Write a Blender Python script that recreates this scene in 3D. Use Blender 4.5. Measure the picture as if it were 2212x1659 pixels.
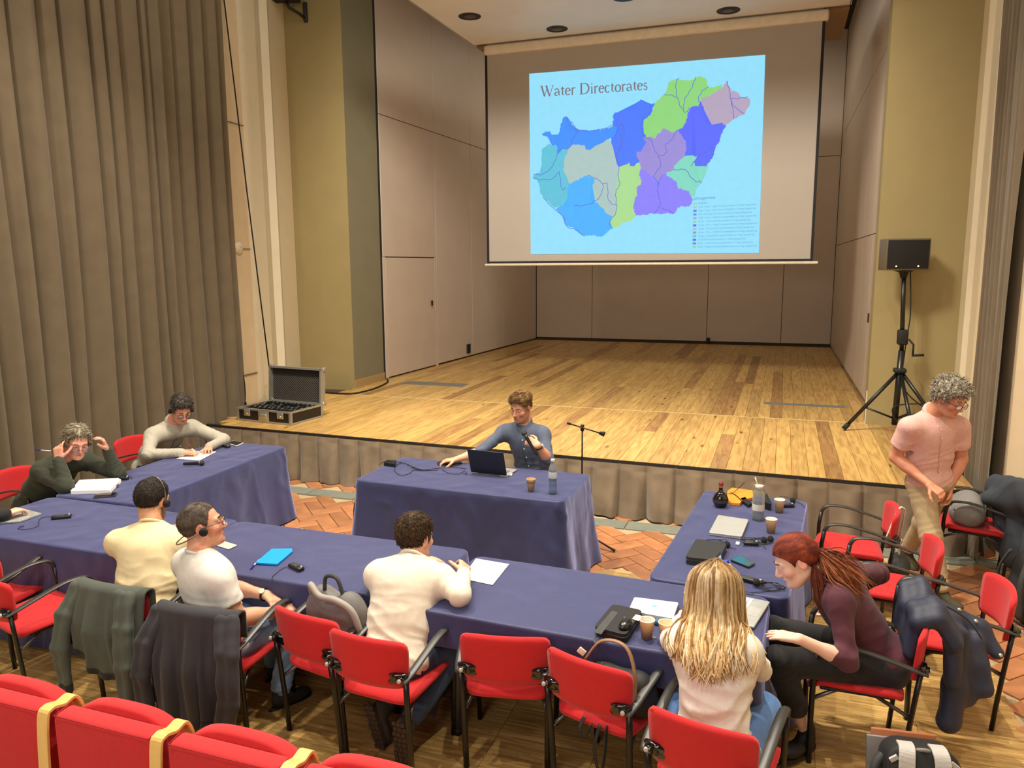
import bpy, bmesh, math, random
import numpy as np
from math import sin, cos, pi, radians, sqrt, atan2
from mathutils import Vector, Matrix

# ------------------------------------------------------------------ scene, camera, light
for o in list(bpy.data.objects): bpy.data.objects.remove(o)
C = bpy.context.scene.collection
sc = bpy.context.scene
YAW, PITCH, ROLL = radians(19.388), radians(8.786), radians(-0.369)
FPX = 1655.9
fwd = Vector((-sin(YAW)*cos(PITCH), cos(YAW)*cos(PITCH), -sin(PITCH)))
r0 = Vector((cos(YAW), sin(YAW), 0)); u0 = r0.cross(fwd)
rt = r0*cos(ROLL)+u0*sin(ROLL); up = u0*cos(ROLL)-r0*sin(ROLL)
cam = bpy.data.cameras.new('camera'); camo = bpy.data.objects.new('camera', cam); C.objects.link(camo)
camo.matrix_world = Matrix(((rt.x, up.x, -fwd.x, 0), (rt.y, up.y, -fwd.y, 0), (rt.z, up.z, -fwd.z, 2.5), (0, 0, 0, 1)))
cam.sensor_width = 36.0; cam.lens = FPX/2212*36.0; cam.clip_end = 200
sc.camera = camo
sc.view_settings.view_transform = 'Standard'; sc.view_settings.look = 'None'
sc.view_settings.gamma = 1; sc.view_settings.use_curve_mapping = False
sc.view_settings.exposure = 0.0
w = bpy.data.worlds.new('hall'); sc.world = w; w.use_nodes = True
w.node_tree.nodes['Background'].inputs[0].default_value = (1.0, 0.9, 0.78, 1)
w.node_tree.nodes['Background'].inputs[1].default_value = 0.09
def spot(x, y, z, tx, ty, tz, power, ang=110, col=(1, .84, .62), size=.07, blend=.6):
    l = bpy.data.lights.new('hall_spotlight', 'SPOT'); l.energy = power; l.color = col
    l.spot_size = radians(ang); l.spot_blend = blend; l.shadow_soft_size = size
    o = bpy.data.objects.new('hall_spotlight', l); C.objects.link(o); o.location = (x, y, z)
    o.rotation_euler = (Vector((tx, ty, tz))-Vector((x, y, z))).to_track_quat('-Z', 'Y').to_euler()
# ceiling spots of the hall, in two rows
WARM = (1, .895, .755)
spot(-.6, 5.5, 7.2, -.7, 4.6, 0, 1200, 110, WARM)
spot(-3.9, 5.5, 7.2, -3.9, 4.6, 0, 1120, 110, WARM)
spot(-2.2, 4.8, 7.2, -2.1, 4.4, 0, 760, 110, WARM)
spot(1.4, 4.6, 7.2, .9, 4.8, 0, 240, 110, WARM)
spot(-3.6, 1.8, 7.2, -3.2, 2.8, 0, 430, 90, WARM)
spot(.2, 1.6, 7.2, -.3, 2.8, 0, 420, 90, WARM)
spot(-5.4, 3.0, 7.0, -5.6, 7.0, 1.5, 230, 100, WARM)
spot(-2.6, 5.2, 7.4, -2.6, 13.0, 1.2, 2600, 84, (1, .92, .80), .6)
def area(x, y, z, sx, sy, power, col=(1, .86, .66), rot=(0, 0, 0)):  # soft lamps, none of them in view
    l = bpy.data.lights.new('unseen_area_light', 'AREA'); l.shape = 'RECTANGLE'; l.size = sx; l.size_y = sy; l.energy = power; l.color = col
    o = bpy.data.objects.new('unseen_area_light', l); C.objects.link(o); o.location = (x, y, z); o.rotation_euler = rot
area(-2.5, 6.3, 7.5, 7, 5, 170)
area(-2.6, 16.6, 7.3, 5, 2.4, 75)  # added unseen lamp, lifts the rear stage floor and back wall
area(-2.0, -2.2, 3.2, 4, .8, 130, (1, .92, .82), (radians(97), 0, radians(2)))   # added unseen fill for the soffit and lower back wall
area(-1.8, -1.2, 5.6, 4, 1.4, 90, (1, .9, .77), (radians(62), 0, radians(8)))   # lights along the gallery front

# ------------------------------------------------------------------ helpers
def lin(c):
    return tuple(((v/255)/12.92 if v/255 <= .04045 else ((v/255+.055)/1.055)**2.4) for v in c[:3])
MATS = {}
def mat(name, rgb, rough=.6, metal=0., var=.08, scale=12., bump=0., bscale=None, spec=.5, obvar=0., stretch=None, coat=0., alpha=None, trans=0., attr=None, emit=0., sheen=0., shtint=None, crease=0., cscale=5.):
    """procedural principled material: colour broken up by noise, optional relief, optional per-object tone"""
    if name in MATS: return MATS[name]
    m = bpy.data.materials.new(name); m.use_nodes = True; nt = m.node_tree; N = nt.nodes; L = nt.links
    b = N['Principled BSDF']
    b.inputs['Roughness'].default_value = rough; b.inputs['Metallic'].default_value = metal
    b.inputs['Specular IOR Level'].default_value = spec
    if coat: b.inputs['Coat Weight'].default_value = coat; b.inputs['Coat Roughness'].default_value = .1
    if sheen: b.inputs['Sheen Weight'].default_value = sheen
    if shtint: b.inputs['Sheen Tint'].default_value = (*shtint, 1); b.inputs['Sheen Roughness'].default_value = .45
    if trans: b.inputs['Transmission Weight'].default_value = trans
    tc = N.new('ShaderNodeTexCoord'); vec = tc.outputs['Object']
    if stretch:
        mp = N.new('ShaderNodeMapping'); mp.inputs['Scale'].default_value = stretch; L.new(vec, mp.inputs[0]); vec = mp.outputs[0]
    c = lin(rgb)
    nz = N.new('ShaderNodeTexNoise'); nz.inputs['Scale'].default_value = scale; nz.inputs['Detail'].default_value = 4; L.new(vec, nz.inputs['Vector'])
    hs = N.new('ShaderNodeHueSaturation'); hs.inputs['Color'].default_value = (*c, 1)
    if attr:
        at_ = N.new('ShaderNodeAttribute'); at_.attribute_name = attr; L.new(at_.outputs['Color'], hs.inputs['Color'])
    mr = N.new('ShaderNodeMapRange'); mr.inputs['From Min'].default_value = .25; mr.inputs['From Max'].default_value = .75
    mr.inputs['To Min'].default_value = 1-var; mr.inputs['To Max'].default_value = 1+var
    L.new(nz.outputs['Fac'], mr.inputs['Value'])
    val = mr.outputs[0]
    if obvar:
        oi = N.new('ShaderNodeObjectInfo'); m2 = N.new('ShaderNodeMapRange'); m2.inputs['To Min'].default_value = 1-obvar; m2.inputs['To Max'].default_value = 1+obvar
        L.new(oi.outputs['Random'], m2.inputs['Value']); mu = N.new('ShaderNodeMath'); mu.operation = 'MULTIPLY'
        L.new(val, mu.inputs[0]); L.new(m2.outputs[0], mu.inputs[1]); val = mu.outputs[0]
    L.new(val, hs.inputs['Value']); L.new(hs.outputs[0], b.inputs['Base Color'])
    if emit:
        b.inputs['Emission Color'].default_value = (*c, 1); b.inputs['Emission Strength'].default_value = emit
    if bump:
        n2 = N.new('ShaderNodeTexNoise'); n2.inputs['Scale'].default_value = bscale or scale*6; n2.inputs['Detail'].default_value = 3; L.new(vec, n2.inputs['Vector'])
        bp = N.new('ShaderNodeBump'); bp.inputs['Strength'].default_value = min(1, bump); bp.inputs['Distance'].default_value = .004 if bump <= 1 else .004*bump
        L.new(n2.outputs['Fac'], bp.inputs['Height']); L.new(bp.outputs[0], b.inputs['Normal'])
    if crease:
        n3 = N.new('ShaderNodeTexNoise'); n3.noise_type = 'RIDGED_MULTIFRACTAL'; n3.inputs['Scale'].default_value = cscale; n3.inputs['Detail'].default_value = 3; n3.inputs['Distortion'].default_value = .6; L.new(tc.outputs['Object'], n3.inputs['Vector'])
        b3 = N.new('ShaderNodeBump'); b3.inputs['Strength'].default_value = .8; b3.inputs['Distance'].default_value = crease; L.new(n3.outputs['Fac'], b3.inputs['Height'])
        if b.inputs['Normal'].links: L.new(b.inputs['Normal'].links[0].from_socket, b3.inputs['Normal'])
        L.new(b3.outputs[0], b.inputs['Normal'])
    MATS[name] = m
    return m

class MB:
    """collects shapes into ONE mesh"""
    def __init__(s): s.v = []; s.f = []; s.sm = []; s.mi = []; s.cur = 0
    def add(s, vs, fs, smooth=False):
        n = len(s.v); s.v += [tuple(p) for p in vs]
        for f in fs: s.f.append([i+n for i in f]); s.sm.append(smooth); s.mi.append(s.cur)
        return s
    def box(s, c, d, R=None):
        vs = []
        for i in range(8):
            p = Vector(((d[0]/2)*(1 if i & 1 else -1), (d[1]/2)*(1 if i & 2 else -1), (d[2]/2)*(1 if i & 4 else -1)))
            if R is not None: p = R @ p
            vs.append((p.x+c[0], p.y+c[1], p.z+c[2]))
        return s.add(vs, [(0, 2, 3, 1), (4, 5, 7, 6), (0, 1, 5, 4), (2, 6, 7, 3), (0, 4, 6, 2), (1, 3, 7, 5)])
    def rbox(s, c, d, r=.01, R=None, n=2):
        """box with rounded edges all round"""
        bm = bmesh.new(); bmesh.ops.create_cube(bm, size=1)
        for v in bm.verts: v.co = Vector((v.co.x*d[0], v.co.y*d[1], v.co.z*d[2]))
        bmesh.ops.bevel(bm, geom=bm.edges[:], offset=min(r, min(d)*.49), segments=n, affect='EDGES', profile=.5)
        for v in bm.verts:
            if R is not None: v.co = R @ v.co
            v.co += Vector(c)
        bm.verts.index_update()
        s.add([v.co[:] for v in bm.verts], [[v.index for v in f.verts] for f in bm.faces], True); bm.free(); return s
    def sweep(s, pts, prof, smooth=True, cap=True, upv=None):
        """sweep: prof(i) -> list of (a, b) offsets in the frame at point i"""
        P = [Vector(p) for p in pts]; n = len(P); rings = []
        side = None
        for i in range(n):
            t = (P[min(i+1, n-1)]-P[max(i-1, 0)]).normalized()
            if upv is not None: sd = t.cross(Vector(upv)); 
            elif side is None:
                sd = t.cross(Vector((0, 0, 1)));
                if sd.length < .1: sd = t.cross(Vector((0, 1, 0)))
            else: sd = side-t*side.dot(t)
            sd.normalize(); side = sd; u = sd.cross(t)
            rings.append([P[i]+sd*a+u*b for a, b in prof(i)])
        k = len(rings[0]); vs = [p for r in rings for p in r]; fs = []
        for i in range(n-1):
            for j in range(k): fs.append((i*k+j, i*k+(j+1) % k, (i+1)*k+(j+1) % k, (i+1)*k+j))
        s.add(vs, fs, smooth)
        if cap:
            m = len(s.v)-len(vs)
            s.f.append([m+j for j in reversed(range(k))]); s.sm.append(False); s.mi.append(s.cur)
            s.f.append([m+(n-1)*k+j for j in range(k)]); s.sm.append(False); s.mi.append(s.cur)
        return s
    def tube(s, pts, r, n=8, flat=None, upv=None):
        rr = r if hasattr(r, '__len__') else [r]*len(pts)
        fl = flat if flat is not None else [1]*len(pts)
        return s.sweep(pts, lambda i: [(rr[i]*cos(2*pi*j/n), rr[i]*fl[i]*sin(2*pi*j/n)) for j in range(n)], upv=upv)
    def lathe(s, prof, n=20, c=(0, 0, 0), R=None, smooth=True):
        vs = []; fs = []
        for r, z in prof:
            for j in range(n):
                p = Vector((r*cos(2*pi*j/n), r*sin(2*pi*j/n), z))
                if R is not None: p = R @ p
                vs.append((p.x+c[0], p.y+c[1], p.z+c[2]))
        for i in range(len(prof)-1):
            for j in range(n): fs.append((i*n+j, i*n+(j+1) % n, (i+1)*n+(j+1) % n, (i+1)*n+j))
        return s.add(vs, fs, smooth)
    def prism(s, poly, z0, z1, smooth=False):
        n = len(poly); vs = [(x, y, z0) for x, y in poly]+[(x, y, z1) for x, y in poly]
        return s.add(vs, [list(range(n))[::-1], list(range(n, 2*n))]+[(i, (i+1) % n, n+(i+1) % n, n+i) for i in range(n)], smooth)
    def grid(s, G, smooth=True, closeu=False):
        n = len(G); m = len(G[0]); vs = [p for r in G for p in r]
        fs = [(i*m+j, i*m+j+1, (i+1)*m+j+1, (i+1)*m+j) for i in range(n-1) for j in range(m-1)]
        return s.add(vs, fs, smooth)
    def build(s, name, m, parent=None, local=True, bevel=0, solid=0, sub=0, flip=False):
        """local=False: vertices are in world space and are brought into the parent's space"""
        vs = s.v
        if not local and parent is not None:
            M = WM[parent.name].inverted(); vs = [tuple(M @ Vector(p)) for p in vs]
        me = bpy.data.meshes.new(name); me.from_pydata(vs, [], s.f)
        for mm in (m if isinstance(m, (list, tuple)) else [m]): me.materials.append(mm)
        me.polygons.foreach_set('use_smooth', s.sm); me.polygons.foreach_set('material_index', s.mi); me.update()
        return link(name, me, parent, bevel, solid, sub)
WM = {}
def link(name, me, parent=None, bevel=0, solid=0, sub=0):
    o = bpy.data.objects.new(name, me); C.objects.link(o)
    if parent is not None: o.parent = parent; WM[o.name] = WM[parent.name].copy()
    else: WM[o.name] = Matrix()
    if solid:
        md = o.modifiers.new('thick', 'SOLIDIFY'); md.thickness = solid; md.offset = 0
    if bevel:
        md = o.modifiers.new('bevel', 'BEVEL'); md.width = bevel; md.segments = 2; md.limit_method = 'ANGLE'; md.angle_limit = radians(40)
    if sub:
        md = o.modifiers.new('sub', 'SUBSURF'); md.levels = sub; md.render_levels = sub
    return o
def tag(o, label=None, cat=None, group=None, kind=None):
    if label: o['label'] = label
    if cat: o['category'] = cat
    if group: o['group'] = group
    if kind: o['kind'] = kind
    return o
def thing(name, label, cat, loc=(0, 0, 0), rz=0., group=None):
    o = bpy.data.objects.new(name, None); C.objects.link(o); o.empty_display_size = .1
    o.location = loc; o.rotation_euler = (0, 0, radians(rz)); WM[o.name] = Matrix.Translation(loc) @ Matrix.Rotation(radians(rz), 4, 'Z')
    return tag(o, label, cat, group)
def copy_tree(o, parent=None):
    c = o.copy(); C.objects.link(c); c.parent = parent
    for ch in [q for q in o.children]: copy_tree(ch, c)
    WM[c.name] = Matrix()
    return c
def place(proto, first, loc, rz, label, group=None):
    o = proto if first else copy_tree(proto)
    o.location = loc; o.rotation_euler = (0, 0, radians(rz)); o['label'] = label
    WM[o.name] = Matrix.Translation(loc) @ Matrix.Rotation(radians(rz), 4, 'Z')
    if group: o['group'] = group
    return o
def spline(pts, n=8):
    """Catmull-Rom through the points"""
    P = [Vector(p) for p in pts]; out = []
    for i in range(len(P)-1):
        a = P[max(i-1, 0)]; b = P[i]; c = P[i+1]; d = P[min(i+2, len(P)-1)]
        for k in range(n):
            t = k/n
            out.append(.5*((2*b)+(c-a)*t+(2*a-5*b+4*c-d)*t*t+(3*b-a-3*c+d)*t*t*t))
    out.append(P[-1]); return out
def at(px, py, z=None, y=None, x=None):
    """the point of the hall seen at a photograph pixel, on the plane z=, y= or x="""
    d = fwd+rt*((px-1106)/FPX)-up*((py-829.5)/FPX); o = Vector((0, 0, 2.5))
    if z is not None: return o+d*((z-2.5)/d.z)
    if y is not None: return o+d*(y/d.y)
    return o+d*(x/d.x)
random.seed(7); rng = np.random.RandomState(5)
# ------------------------------------------------------------------ materials of the place
def wood_mat(name, rgb, dark, axis=1, obvar=.12, rough=.35, gscale=1.0, knots=True):
    m = bpy.data.materials.new(name); m.use_nodes = True; nt = m.node_tree; N = nt.nodes; L = nt.links; b = N['Principled BSDF']
    b.inputs['Roughness'].default_value = rough
    tc = N.new('ShaderNodeTexCoord'); oi = N.new('ShaderNodeObjectInfo')
    ad = N.new('ShaderNodeVectorMath'); ad.operation = 'ADD'; sc_ = N.new('ShaderNodeVectorMath'); sc_.operation = 'SCALE'
    cb = N.new('ShaderNodeCombineXYZ'); L.new(oi.outputs['Random'], cb.inputs[0]); L.new(oi.outputs['Random'], cb.inputs[1]); L.new(oi.outputs['Random'], cb.inputs[2])
    L.new(cb.outputs[0], sc_.inputs[0]); sc_.inputs['Scale'].default_value = 57.
    L.new(tc.outputs['Object'], ad.inputs[0]); L.new(sc_.outputs[0], ad.inputs[1])
    mp = N.new('ShaderNodeMapping'); s = [9*gscale]*3; s[axis] = .8*gscale; mp.inputs['Scale'].default_value = s; L.new(ad.outputs[0], mp.inputs[0])
    nz = N.new('ShaderNodeTexNoise'); nz.inputs['Scale'].default_value = 3.2; nz.inputs['Detail'].default_value = 5; nz.inputs['Distortion'].default_value = .6; L.new(mp.outputs[0], nz.inputs['Vector'])
    rp = N.new('ShaderNodeValToRGB'); rp.color_ramp.elements[0].position = .36; rp.color_ramp.elements[1].position = .62
    rp.color_ramp.elements[0].color = (*lin(dark), 1); rp.color_ramp.elements[1].color = (*lin(rgb), 1); L.new(nz.outputs['Fac'], rp.inputs[0])
    # some boards are of darker wood
    tone = N.new('ShaderNodeValToRGB'); tone.color_ramp.elements[0].position = 0; tone.color_ramp.elements[0].color = (1-obvar*2.4,)*3+(1,)
    e = tone.color_ramp.elements[1]; e.position = .12; e.color = (1-obvar, 1-obvar, 1-obvar*1.1, 1)
    e2 = tone.color_ramp.elements.new(1.0); e2.color = (1+obvar, 1+obvar, 1+obvar*.9, 1)
    L.new(oi.outputs['Random'], tone.inputs[0])
    mx = N.new('ShaderNodeMix'); mx.data_type = 'RGBA'; mx.blend_type = 'MULTIPLY'; mx.inputs[0].default_value = 1
    L.new(rp.outputs[0], mx.inputs[6]); L.new(tone.outputs[0], mx.inputs[7]); col = mx.outputs[2]
    if knots:
        mp2 = N.new('ShaderNodeMapping'); s = [5.]*3; s[axis] = 1.6; mp2.inputs['Scale'].default_value = s; L.new(ad.outputs[0], mp2.inputs[0])
        vo = N.new('ShaderNodeTexVoronoi'); vo.inputs['Scale'].default_value = 1.0; L.new(mp2.outputs[0], vo.inputs['Vector'])
        r2 = N.new('ShaderNodeValToRGB'); r2.color_ramp.elements[0].position = .05; r2.color_ramp.elements[0].color = (.3, .2, .12, 1); r2.color_ramp.elements[1].position = .14; r2.color_ramp.elements[1].color = (1, 1, 1, 1)
        L.new(vo.outputs['Distance'], r2.inputs[0]); m3 = N.new('ShaderNodeMix'); m3.data_type = 'RGBA'; m3.blend_type = 'MULTIPLY'; m3.inputs[0].default_value = 1
        L.new(col, m3.inputs[6]); L.new(r2.outputs[0], m3.inputs[7]); col = m3.outputs[2]
    L.new(col, b.inputs['Base Color'])
    MATS[name] = m; return m
BOARD = wood_mat('pine_board', (200, 162, 96), (170, 132, 74), 1, .09, .38)
BOARD2 = wood_mat('brown_board', (172, 132, 80), (140, 102, 58), 1, .08, .4)
PARQ = wood_mat('parquet', (206, 172, 108), (176, 138, 82), 0, .07, .32, 2.2, False)
def strips(m, bw_, bh_):
    """tone of the narrow strips inside a parquet panel"""
    nt = m.node_tree; N = nt.nodes; L = nt.links; b = N['Principled BSDF']; src = b.inputs['Base Color'].links[0].from_socket
    vec = [n for n in N if n.type == 'VECT_MATH' and n.operation == 'ADD'][0].outputs[0]
    br = N.new('ShaderNodeTexBrick'); br.inputs['Scale'].default_value = 1; br.inputs['Brick Width'].default_value = bw_; br.inputs['Row Height'].default_value = bh_; br.inputs['Mortar Size'].default_value = .0006
    br.inputs['Color1'].default_value = (1.12, 1.12, 1.1, 1); br.inputs['Color2'].default_value = (.76, .74, .68, 1); br.inputs['Mortar'].default_value = (.45, .4, .34, 1); L.new(vec, br.inputs['Vector'])
    mx = N.new('ShaderNodeMix'); mx.data_type = 'RGBA'; mx.blend_type = 'MULTIPLY'; mx.inputs[0].default_value = 1; L.new(src, mx.inputs[6]); L.new(br.outputs['Color'], mx.inputs[7]); L.new(mx.outputs[2], b.inputs['Base Color'])
strips(PARQ, .268, .0225)
TERRA = mat('terracotta', (170, 114, 74), .55, var=.22, scale=5, bump=.25, bscale=60, obvar=.26)
SLATE = mat('grey_slate', (122, 126, 114), .5, var=.1, scale=14, bump=.15, bscale=80, obvar=.06)
GROUT = mat('grout', (176, 156, 122), .8, var=.06, scale=30, bump=.2)
OLIVE = mat('olive_plaster', (146, 130, 86), .75, var=.04, scale=3, bump=.12, bscale=220)
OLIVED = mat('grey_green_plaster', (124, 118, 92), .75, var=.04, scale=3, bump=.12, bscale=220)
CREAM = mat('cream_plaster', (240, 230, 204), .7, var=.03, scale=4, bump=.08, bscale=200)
CREAM_SHADED = mat('cream_plaster_shaded', (212, 200, 170), .7, var=.03, scale=4, bump=.08, bscale=200)  # shade of the turned-away moulding faces put into the cream colour
STONE = mat('tan_stone', (218, 196, 160), .7, var=.05, scale=6, bump=.1, bscale=120)
PANEL = mat('pale_panel', (198, 182, 166), .45, var=.035, scale=2.5, bump=.05, bscale=90, obvar=.02)
SEAM = mat('seam_dark', (70, 58, 44), .8)
BLACK = mat('matte_black', (14, 13, 12), .7, var=.1)
VELVET = mat('taupe_velvet', (104, 90, 68), .85, var=.1, scale=5, bump=.35, bscale=260, sheen=.15)
VELVET2 = mat('taupe_skirt_velvet', (118, 102, 80), .75, var=.2, scale=6, bump=.35, bscale=200, sheen=.3, crease=.01, cscale=4)

# ------------------------------------------------------------------ floors
ZS = .57
def struct(o): o['kind'] = 'structure'; return o
# hall floor slab in the colour of the joints, tiles and parquet panels lie on it
fb = MB(); fb.box((-2.4, 3.2, -.06), (10.6, 12, .1)); floor = struct(fb.build('floor', GROUT))
PX1, PY1 = 1.33, 5.86                      # parquet field ends here
def unit_box(name, dx, dy, dz, m, bev=.0):
    b = MB(); x, y = dx/2, dy/2; e = bev
    b.add([(-x, -y, 0), (x, -y, 0), (x, y, 0), (-x, y, 0), (-x, -y, dz-e), (x, -y, dz-e), (x, y, dz-e), (-x, y, dz-e), (-x+e, -y+e, dz), (x-e, -y+e, dz), (x-e, y-e, dz), (-x+e, y-e, dz)],
          [(0, 1, 5, 4), (1, 2, 6, 5), (2, 3, 7, 6), (3, 0, 4, 7), (4, 5, 9, 8), (5, 6, 10, 9), (6, 7, 11, 10), (7, 4, 8, 11), (8, 9, 10, 11)])
    me = bpy.data.meshes.new(name); me.from_pydata(b.v, [], b.f); me.materials.append(m); return me
def put(name, me, parent, x, y, z, rz=0):
    o = bpy.data.objects.new(name, me); C.objects.link(o); o.parent = parent; o.location = (x, y, z); o.rotation_euler = (0, 0, rz); return o
# parquet: strip panels, long joints across the hall; the nearest / visible ones as pieces
pw, ph = .535, .135
pme = unit_box('parquet_panel', pw-.002, ph-.0018, .012, PARQ, .001)
pcount = 0; rest = []
cells = []
for j in range(-1, 31):
    for i in range(14):
        x = PX1-pw*(i+.5)-(0 if j % 2 == 0 else 0); y = PY1-ph*(j+.5)
        if y < 1.6 or x < -5.8: continue
        cells.append((x, y))
def floor_seen(x, y):
    d = Vector((x, y, -2.5)); dz = d.dot(fwd); return dz > .1 and abs(d.dot(rt)/dz*FPX) < 1180 and abs(d.dot(up)/dz*FPX) < 880
# the table fields hide their floor: order by nearness to the open floor areas
def openness(c):
    x, y = c
    s = -y
    if -4.9 < x < .1 and 3.5 < y < 5.8: s -= 5
    if not floor_seen(x, y): s -= 20
    return -s
cells.sort(key=openness)
for k, (x, y) in enumerate(cells):
    if k < 290: put('parquet_panel', pme, floor, x, y, -.0105)
    else: rest.append((x, y))
rb = MB()
for x, y in rest: rb.box((x, y, -.0045), (pw-.002, ph-.0018, .012))
tag(rb.build('parquet_field', PARQ, floor), kind='stuff')
# border strips of pale wood round the parquet
bb = MB()
for i in range(8): bb.box((PX1-.42-i*.84, PY1+.035, -.0045), (.836, .068, .012))
bb.build('border_strip', PARQ, floor)
# herringbone terracotta
TL, TW = .316, .158
tme = unit_box('floor_tile', TL-.009, TW-.009, .016, TERRA, .002)
tiles = []
for a in range(-70, 70):
    for b_ in range(-30, 30):
        x, y = a+4*b_, a
        tiles.append(((x+1)*TW, (y+.5)*TW, 0)); tiles.append(((x+3.5)*TW, (y+1)*TW, 1))
T2 = []
for x, y, v in tiles:
    ca, sa = cos(radians(45)), sin(radians(45))
    X = -1.28+x*ca-y*sa; Y = 6.845+x*sa+y*ca
    infront = (PY1+.08+.06 < Y < 6.98 and -5.2 < X < 2.6)
    inright = (X > PX1+.10 and 2.6 < Y < 6.98 and X < 2.75)
    behind = 7.24 < Y < 7.52 and -5.3 < X < 2.3
    if infront or inright or behind: T2.append((X, Y, v))
def hid(t):
    x, y, v = t; s = 0
    if not floor_seen(x, y): s += 50
    if -3.4 < x < -1.35 and 5.2 < y < 7.2: s += 10
    if -5.6 < x < -4.6: s += 9
    if -.5 < x < .3 and y < 6.8: s += 8
    return s+abs(y-6.4)*.1
T2.sort(key=hid); nrest = MB()
for k, (X, Y, v) in enumerate(T2):
    if k < 296: put('floor_tile', tme, floor, X, Y, -.0115+random.uniform(-.001, .0008), radians(45+90*v))
    else: nrest.box((X, Y, -.0045), (TL-.009, TW-.009, .016), Matrix.Rotation(radians(45+90*v), 3, 'Z'))
if nrest.v: tag(nrest.build('tile_field', TERRA, floor), kind='stuff')
# slate border band in front of the stage
sme = unit_box('slate_slab', .585, .215, .018, SLATE, .002)
for i in range(13): put('slate_slab', sme, floor, -5.2+i*.595, 7.11, -.012)
# ------------------------------------------------------------------ stage
sb = MB(); sb.prism([(-6.7, 7.66), (1.62, 7.34), (1.62, 9.9), (1.14, 10.1), (1.14, 19.2), (-6.5, 19.2), (-7.4, 10.2), (-7.1, 8.4)], .0, ZS-.03)
stage = struct(sb.build('floor_stage', SEAM))
def front_y(x): return 7.62-(x+6.6)*.0385
xs = -6.95; cols = []
while xs < 2.0:
    wd = .148
    cols.append((xs, wd)); xs += wd
nb = 0
for i, (x, wd) in enumerate(cols):
    xc = x+wd/2
    ya, yb = front_y(xc)-.03, 10.05
    if xc < -6.55: ya = 7.7+(-6.55-xc)*1.6
    if xc > 1.55: ya = 7.32+(xc-1.55)*6
    if ya < yb-.2:
        cuts = [ya, yb]
        if i % 3 == 1: cuts = [ya, ya+random.uniform(.8, 1.7), yb]
        for a, b_ in zip(cuts, cuts[1:]):
            B = MB(); B.box((xc, (a+b_)/2, ZS-.012), (wd-.003, b_-a-.003, .026))
            B.build('board', BOARD2 if random.random() < .07 else BOARD, stage); nb += 1
# main stage boards behind the joint strip
xs = -6.45; j = 0
while xs < 1.12:
    xc = xs+.074; cuts = [10.08]
    y = 10.08+random.uniform(1.2, 3.2)
    while y < 18.6: cuts.append(y); y += random.uniform(2.6, 4.2)
    cuts.append(19.2)
    for a, b_ in zip(cuts, cuts[1:]):
        B = MB(); B.box((xc, (a+b_)/2, ZS-.012), (.145, b_-a-.004, .026)); B.build('board', BOARD2 if random.random() < .12 else BOARD, stage); nb += 1
    xs += .148; j += 1
B = MB(); B.box((-2.8, 10.065, ZS-.011), (7.9, .028, .026)); B.build('joint_strip', mat('pale_strip', (206, 182, 128), .5), stage)
B = MB(); B.prism([(-6.72, 7.585), (1.66, 7.262), (1.66, 7.30), (-6.72, 7.625)], ZS-.045, ZS-.001); B.build('edge_strip', mat('edge_black', (40, 32, 24), .6), stage)
GREYT = mat('grey_floor_tape', (110, 110, 100), .6)
for k, (x0, x1, y, ww) in enumerate(((-5.93, -4.82, 11.40, .32), (-.18, .86, 11.15, .17))):
    B = MB(); B.box(((x0+x1)/2, y, ZS+.0025), (x1-x0, ww, .003)); tag(B.build('floor_tape', GREYT), 'grey tape strip on the stage boards at '+('left, near the hidden door' if k == 0 else 'right, near the tripod'), 'tape')
# pleated skirt round the stage front
def skirt():
    n = 620; G = []; L = 8.62
    x0, y0 = -6.70, 7.57; x1, y1 = 1.66, 7.245
    zz = [.0, .05, .12, .2, .3, .38, .44, .475, .49, .515, .545]
    for iz, z in enumerate(zz):
        row = []
        for i in range(n+1):
            s = i/n*L; t = i/n; q = s/.285; fr = q-math.floor(q); pid = int(q)
            h = (math.sin(pid*12.9898)*43758.5453) % 1
            g = (1-z/.56)
            fold = (abs(fr-.5)*2)**3.0            # box pleat: flat front, deep return
            dpt = -.085*g*(1-fold)*(.6+.8*h)-.012
            dpt += .02*g*sin(s*31+3*h)+.018*g*g*sin(s*11.3+z*9)
            if fr > .90: dpt += .06*(.4+.6*g)*(fr-.90)/.10
            if .47 < z < .5: dpt += .006*sin(s*17)
            sx = .012*g*sin(s*23)
            row.append((x0+(x1-x0)*t+sx, y0+(y1-y0)*t+dpt, max(.004, z+(.018*h*g if z < .3 else 0))))
        G.append(row)
    b = MB(); b.grid(G); return b
sk = skirt().build('stage_skirt', VELVET2); tag(sk, 'pleated taupe velvet skirt hanging along the stage front', 'curtain')
# ------------------------------------------------------------------ stage walls
HT = 7.6
def wall(name, poly, m): b = MB(); b.prism(poly, ZS-.02, HT); return struct(b.build(name, m))
def panel(parent, p0, p1, z0, z1, t, m=PANEL, name='panel', gap=.006):
    """upright board between two floor points, standing proud of the wall by t (to the left of p0->p1)"""
    a = Vector((p0[0], p0[1], 0)); b_ = Vector((p1[0], p1[1], 0)); d = (b_-a).normalized(); nn = Vector((-d.y, d.x, 0))
    a = a+d*gap; b_ = b_-d*gap; q = MB()
    P = [a, b_, b_+nn*t, a+nn*t]
    q.add([(p.x, p.y, z0+gap) for p in P]+[(p.x, p.y, z1-gap) for p in P], [(3, 2, 1, 0), (4, 5, 6, 7), (0, 1, 5, 4), (1, 2, 6, 5), (2, 3, 7, 6), (3, 0, 4, 7)])
    return q.build(name, m, parent, bevel=.002)
LW = lambda y: -6.40+(y-11.65)*.0405          # left stage wall face
RW = lambda y: 1.15-(y-11.4)*.006
wl_ = wall('wall_stage_left', [(LW(11.66)-.02, 11.66), (LW(19.3)-.02, 19.3), (LW(19.3)-.3, 19.3), (LW(11.66)-.3, 11.66)], SEAM)
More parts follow.
